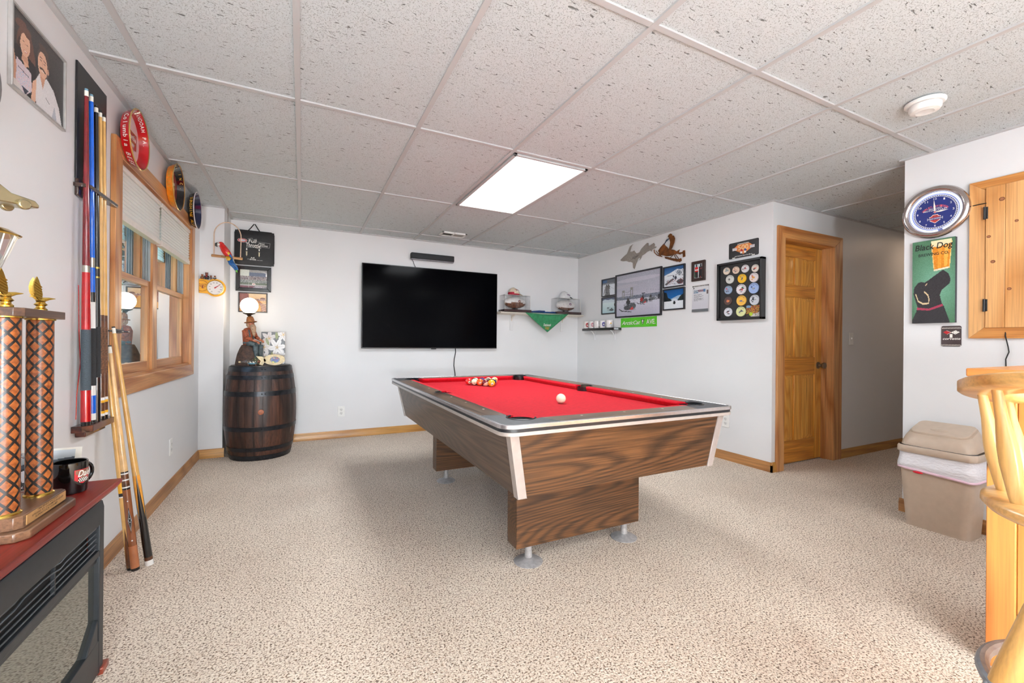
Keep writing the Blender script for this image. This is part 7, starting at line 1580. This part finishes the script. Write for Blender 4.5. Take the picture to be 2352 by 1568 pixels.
# small car sign
s = thing('car_badge_sign', 'small square dark tin sign with crossed racing flags under the dog canvas', 'sign', FK.p(-1.126, 1.079, 0)); SG = P('tin_dark', (66, 54, 56), .3, coat=.5, var=.05)
mb = MB(); mb.prism([(u, v) for u, v in rrect(-1.171, -1.082, 1.078, 1.203, .010, 4)], FK.O, FK.U, FK.W, FK.N, .001, .004, SG); mb.build('tin_plate', s)
mb = MB(); o = FK.p(-1.1265, 1.163, .004); UR, URn = FK.U, FK.W
mb.prism([(0, 0), (-.020, .011), (-.036, .002), (-.020, -.011)], o, UR, URn, FK.N, 0, .0006, INKR); mb.prism([(0, 0), (.020, -.011), (.038, .001), (.020, .012)], o, UR, URn, FK.N, 0, .0006, INKW)
for a_, b_ in ((.010, .003), (.018, .008), (.026, .002), (.020, -.006), (.012, -.003), (.028, .006)): mb.prism([(-.0026, 0), (0, .0016), (.0026, 0), (0, -.0016)], o + UR * a_ + URn * b_, UR, URn, FK.N, .0006, .001, INK)
for q in (((0, 0), (-.020, .0115)), ((0, 0), (.022, .013)), ((.004, .002), (-.018, -.0125)), ((-.004, .002), (.020, -.0125))): mb.tube([o + UR * q[0][0] + URn * q[0][1] + FK.N * .0008, o + UR * q[1][0] + URn * q[1][1] + FK.N * .0008], .0007, INKW, 4)
mb.prism([(-.006, -.032), (.006, -.032), (.006, -.010), (-.006, -.010)], o, UR, URn, FK.N, 0, .0006, INKW)
mb.text('corvette', FK.p(-1.165, 1.118, .004), FK.U, FK.W, .078, .012, INKW, .0008, .3)
for zz in (1.189, 1.086):
    for k in range(13): mb.prism([(-.0036, .0035), (-.0012, .0035), (.0036, -.0035), (.0012, -.0035)], FK.p(-1.166 + .0066 * k, zz, .004), FK.U, FK.W, FK.N, 0, .0006, FERR)
mb.build('emblem', s)

# wall cabinet (dartboard style) in knotty pine with black hinges
KP_Z = wood('knotty_pine_upright', (196, 134, 74), (226, 172, 112), 'z', 7, knots=.75, fine=.25, contrast=.9); KP_Y = wood('knotty_pine_along', (190, 122, 58), (220, 158, 88), 'y', 7, knots=.55, fine=.25)
s = thing('pine_cabinet', 'knotty pine wall cabinet with black hinges to the right of the neon clock', 'wall cabinet', FK.p(-.70, 1.125, 0))
a0, a1, z0, z1, fw = -1.048, -.30, 1.126, 2.034, .068
mb = MB()
for q in ([(a0, z0), (a0 + fw, z0 + fw * .95), (a0 + fw, z1 - fw * .85), (a0, z1)], [(a1, z1), (a1 - fw, z1 - fw * .85), (a1 - fw, z0 + fw * .95), (a1, z0)]): mb.prism(q, FK.O, FK.U, FK.W, FK.N, .001, .020, KP_Z)
for q in ([(a0, z1), (a0 + fw, z1 - fw * .85), (a1 - fw, z1 - fw * .85), (a1, z1)], [(a1, z0), (a1 - fw, z0 + fw * .95), (a0 + fw, z0 + fw * .95), (a0, z0)]): mb.prism(q, FK.O, FK.U, FK.W, FK.N, .001, .020, KP_Y)
mb.build('face_frame', s, .002)
for lo, hi in ((a0 + fw + .002, -.675), (-.673, a1 - fw - .002)):
    mb = MB(); w_ = (hi - lo) / 4
    for k in range(4 if True else 1): wbox(mb, FK, lo + w_ * k + .0006, lo + w_ * (k + 1) - .0006, 1.186, 1.986, .008, .030, KP_Z)
    d_ = mb.build('door', s, .002)
    hs_ = lo if lo < -.8 else hi
    for zz in (1.315, 1.842):
        mb = MB(); sg = 1 if hs_ == lo else -1
        wbox(mb, FK, hs_ - .004 * sg, hs_ + .010 * sg, zz - .034, zz + .034, .030, .034, BLACKP); mb.cyl(FK.p(hs_ - .003, zz - .036, .034), FK.p(hs_ - .003, zz + .036, .034), .0055, BLACKP); mb.build('hinge', d_, .001)
mb = MB()
for (y, z, r) in ((-.915, 1.905, .011), (-.965, 1.705, .008), (-.948, 1.560, .009), (-.885, 1.400, .008), (-.80, 1.62, .01), (-.86, 1.77, .007)): p = FK.p(y, z, .0302); mb.prism([(r * 1.1 * math.cos(k * math.pi / 6), r * math.sin(k * math.pi / 6)) for k in range(12)], p, FK.U, FK.W, FK.N, 0, .0004, P('knot_rim', (110, 62, 30), .5, var=.1)); mb.prism([(r * .7 * math.cos(k * math.pi / 6), r * .62 * math.sin(k * math.pi / 6)) for k in range(12)], p, FK.U, FK.W, FK.N, 0, .0007, P('knot_core', (146, 94, 62), .5, var=.2, vs=300))
tag(mb.build('knots', s), kind='stuff')
mb = MB(); mb.tube([FK.p(-.902, 1.180, .012), FK.p(-.900, 1.140, .024), FK.p(-.893, 1.08, .010), FK.p(-.890, 1.05, .008), FK.p(-.902, 1.01, .008), FK.p(-.900, .93, .008), FK.p(-.905, .70, .008), FK.p(-.90, .40, .008)], .0028, BLACKP, 6); tag(mb.build('cable', None), 'thin black cable hanging down from under the pine wall cabinet', 'cable')

# ------------------------------------------------------------------ waste bin
BIN = P('bin_tan_plastic', (186, 168, 150), .42, var=.02); BAG = Mat('white_bin_liner'); BAG.b.inputs['Base Color'].default_value = C4((226, 226, 232)); BAG.b.inputs['Roughness'].default_value = .35
_n = BAG.n('ShaderNodeTexNoise'); _n.inputs['Scale'].default_value = 45; _n.inputs['Detail'].default_value = 4; BAG.l(BAG.coords((1, 1, 2.2)), _n.inputs[0]); BAG.bump(_n.outputs[0], .8, .006); BAG = BAG.m
s = thing('waste_bin', 'tan plastic swing top waste bin with a white bag, by the bar side wall', 'waste bin', (3.40, 1.12, 0))
cx, cy = 3.398, 1.122
def ring(x0, x1, y0, y1, r, z, n=6):
    return [(x, y, z) for x, y in rrect(x0, x1, y0, y1, r, n)]
def loft(mb, rings, mat, capb=False, capt=False):
    n = len(rings[0]); vs = [p for r in rings for p in r]; fs = []
    for j in range(len(rings) - 1):
        for i in range(n): fs.append((j * n + i, j * n + (i + 1) % n, (j + 1) * n + (i + 1) % n, (j + 1) * n + i))
    if capb: fs.append(tuple(range(n))[::-1])
    if capt: fs.append(tuple((len(rings) - 1) * n + i for i in range(n)))
    mb.add(vs, fs, mat)
def binr(t, z, r=.045): return ring(3.300 - .028 * t, 3.498 + .010 * t, .975 - .028 * t, 1.262 + .028 * t, r, z)
mb = MB(); loft(mb, [binr(0, 0, .03), binr(.02, .008), binr(.4, .18), binr(.75, .36), binr(.85, .42)], BIN, True, True); mb.build('body', s, smooth=50)
mb = MB(); R = []
for k in range(9):
    z = .335 + .115 * k / 8; t = .80 + .0022 * 100 * math.sin(math.pi * min(1, k / 8 * 1.15)) * .8
    base = binr(t + .10 + .12 * math.sin(k * .9), z); R.append([(x, y, zz + .010 * math.sin(y * 31 + k) * (1 if k < 3 else .2)) for x, y, zz in base])
loft(mb, R, BAG); mb.build('liner_bag', s, smooth=180)
PNKB = P('pink_drawstring_hem', (224, 190, 206), .4, var=.03)
mb = MB(); pr_ = [(x, y, z + .010 * math.sin(y * 31)) for x, y, z in binr(.98, .338)]; mb.tube(pr_, .007, PNKB, 8, closed=True); mb.build('drawstring_hem', s)
mb = MB(); mb.ball((3.264, 1.182, .333), (.004, .024, .007), P('drawstring_red', (206, 20, 44), .4, var=0), 12); mb.build('drawstring', s)
# lid: skirt, rounded hood and swing flap
mb = MB()
hood = []
for t, z, r in ((1.15, .442, .05), (1.22, .444, .05), (1.22, .470, .05), (1.02, .482, .05)): hood.append(binr(t, z, r))
loft(mb, hood, BIN)
def lidr(i, z, xo=0.0): return [(x + xo, y, z) for x, y, _ in ring(3.285 + i, 3.498 - i * .4, .955 + i, 1.282 - i, .05, 0)]
prof = [(0, .482), (.004, .500), (.014, .522), (.028, .540)]
L2 = []
for i, z in prof:
    rr_ = lidr(i, z); L2.append([(x, y, zz + (x - 3.285) * .30 * (z - .47) / .06) for x, y, zz in rr_])
loft(mb, L2, BIN, False, True); mb.build('lid', s, smooth=50)
mb = MB()
fl = [(x, y, .553 + (x - 3.285) * .34) for x, y in rrect(3.322, 3.478, .992, 1.246, .035, 6)]; fl2 = [(x, y, z - .016) for x, y, z in fl]
loft(mb, [fl2, fl], BIN, False, True)
mb.build('swing_flap', s, .003)
mb = MB(); fo = [(x, y, .5385 + (x - 3.285) * .335) for x, y in rrect(3.318, 3.482, .988, 1.250, .037, 6)]; mb.add(fo, [tuple(range(len(fo)))], P('flap_gap', (70, 56, 44), .8, var=0)); mb.build('flap_gap', s)
mb = MB(); mb.ball((3.375, 1.125, .580), (.022, .045, .012), BIN, 16, Matrix.Rotation(-.33, 3, 'Y')); mb.build('flap_grip', s, smooth=180)

# ------------------------------------------------------------------ bar
BPZ = wood('bar_pine_upright', (206, 122, 54), (232, 160, 84), 'z', 8, knots=.55, fine=.2, rough=.28, coat=.4); BPY = wood('bar_pine_along', (204, 116, 52), (230, 156, 84), 'y', 8, fine=.2, rough=.25, coat=.5)
s = thing('bar_counter', 'knotty pine bar counter at the right edge of the photo', 'bar', (2.3, -.4, 0))
mb = MB(); mb.box((2.050, -1.60, .978), (2.62, .618, 1.006), BPY); mb.build('bar_top', s, .004)
mb = MB(); mb.box((2.098, .512, 0), (2.160, .580, .978), BPZ); mb.build('corner_post', s, .003)
for k in range(8):
    mb = MB(); y1 = .512 - .26 * k; mb.box((2.108, y1 - .259, 0), (2.126, y1 - .001, .978), BPZ); mb.build('front_board', s, .002)
mb = MB(); mb.box((2.16, .552, 0), (2.52, .572, .978), BPZ); mb.build('end_panel', s)
mb = MB(); mb.box((2.50, -1.58, 0), (2.52, .57, .978), BPZ); mb.build('rear_panel', s)

# ------------------------------------------------------------------ captain's bar stool
ST = wood('stool_maple', (206, 152, 82), (232, 188, 118), 'z', 6, fine=.2, rough=.3, coat=.4); STH = wood('stool_maple_flat', (200, 140, 74), (228, 176, 106), 'y', 7, fine=.25, rough=.28, coat=.45)
SX, SYc = 1.482, .188
s = thing('bar_stool', 'blond wooden captain\'s bar stool with spindles and a metal foot ring', 'bar stool', (SX, SYc, 0))
mb = MB(); mb.rev((SX, SYc, .716), (SX, SYc, 2), [(0, .195), (.004, .214), (.016, .224), (.027, .223), (.034, .213), (.036, .190), (.030, .12), (.027, 0.0)], STH, 56, cap=False); mb.rev((SX, SYc, .716), (SX, SYc, 2), [(0, .0001), (0, .195)], STH, 40, cap=False); mb.build('seat', s, smooth=50)
vd = V((.9728, .2317, 0)); ld = V((-.2317, .9728, 0))
def armz(p): return 1.036 - .187 * ((V((p[0], p[1], 0)).dot(vd)) - 1.278)      # bow slopes down away from the back
mb = MB(); vs = []; fs = []; n = 44; a0, a1 = math.radians(-130), math.radians(130)
for i in range(n + 1):
    a = a0 + (a1 - a0) * i / n; dr = (-vd * math.cos(a) + ld * math.sin(a)); f = abs(a) / a1
    wdt = .088 if f < .5 else .088 - .028 * (f - .5) * 2
    for (r, dz) in ((.262, -.004), (.262, -.024), (.256, -.029), (.262 - wdt + .006, -.029), (.262 - wdt, -.023), (.262 - wdt, -.006), (.262 - wdt + .006, 0), (.256, 0)):
        p = V((SX, SYc, 0)) + dr * r; vs.append((p.x, p.y, armz(p) + dz))
for i in range(n):
    for k in range(8): fs.append((i * 8 + k, i * 8 + (k + 1) % 8, (i + 1) * 8 + (k + 1) % 8, (i + 1) * 8 + k))
fs += [tuple(range(8))[::-1], tuple(n * 8 + k for k in range(8))]
mb.add(vs, fs, STH); mb.build('arm_bow', s, smooth=50)
for k in range(9):
    a = math.radians(-124 + 31 * k); dr = (-vd * math.cos(a) + ld * math.sin(a)); b = V((SX, SYc, .748)) + dr * .188; t_ = V((SX, SYc, 0)) + dr * .222; t_.z = armz(t_) - .026
    mb = MB(); L = (t_ - b).length; mb.rev(b, t_, [(0, .0105), (.02, .0125), (L * .35, .0165), (L * .5, .0160), (L * .75, .0105), (L, .0085)], ST, 18); mb.build('spindle', s, smooth=60)
mb = MB(); mb.rev((SX, SYc, .64), (SX, SYc, 2), [(0, .09), (.01, .11), (.05, .13), (.076, .13)], P('swivel_metal', (70, 70, 74), .4, .6), 24); mb.build('swivel_plate', s)
for k in range(4):
    a = math.radians(65 + 90 * k); dr = (-vd * math.cos(a) + ld * math.sin(a)); top = V((SX, SYc, .70)) + dr * .090; bot = V((SX, SYc, 0)) + dr * .312
    L = (bot - top).length; mb = MB(); mb.rev(top, bot, [(0, .014), (.04, .018), (.16, .027), (.34, .0275), (L * .8, .020), (L, .015)], ST, 20); mb.build('leg', s, smooth=60)
mb = MB(); FRG = P('galvanised_ring', (150, 154, 160), .38, .7, var=.08, vs=40)
mb.tube([(SX + .218 * math.cos(q), SYc + .218 * math.sin(q), .350 + dz) for q in [2 * math.pi * i / 48 for i in range(48)] for dz in (0,)], .0125, FRG, 10, closed=True)
for k in range(4):
    a = math.radians(65 + 90 * k); dr = (-vd * math.cos(a) + ld * math.sin(a)); p = V((SX, SYc, .350)) + dr * .229; mb.ball(p, .006, FRG, 10)
mb.build('foot_ring', s)

# unseen glowing globes on stands, added to brighten the room from behind the camera
for (g, pw), lb in zip(ADDED_GLOBES, ('large added fill globe behind the camera, nearest the left wall', 'added fill globe behind the camera, nearest the bar wall', 'low added fill globe behind the camera, midway')):
    s = thing('added_fill_globe', lb, 'floor lamp', (g[0], g[1], 0), 'added fill globes behind the camera')
    mb = MB(); mb.rev((g[0], g[1], 0), (g[0], g[1], 3), [(0, .14), (.012, .14), (.020, .03), (g[2] - .17, .012), (g[2] - .155, .04)], BLACKP, 24); mb.build('base', s)
    GLM = Mat('added_fill_glow'); GLM.b.inputs['Base Color'].default_value = C4((250, 250, 250)); GLM.b.inputs['Emission Color'].default_value = (*COOL, 1); GLM.b.inputs['Emission Strength'].default_value = pw / (4 * math.pi ** 2 * .15 ** 2)
    mb = MB(); mb.ball(g, .15, GLM.m, 16); o = mb.build('globe', s, smooth=180)
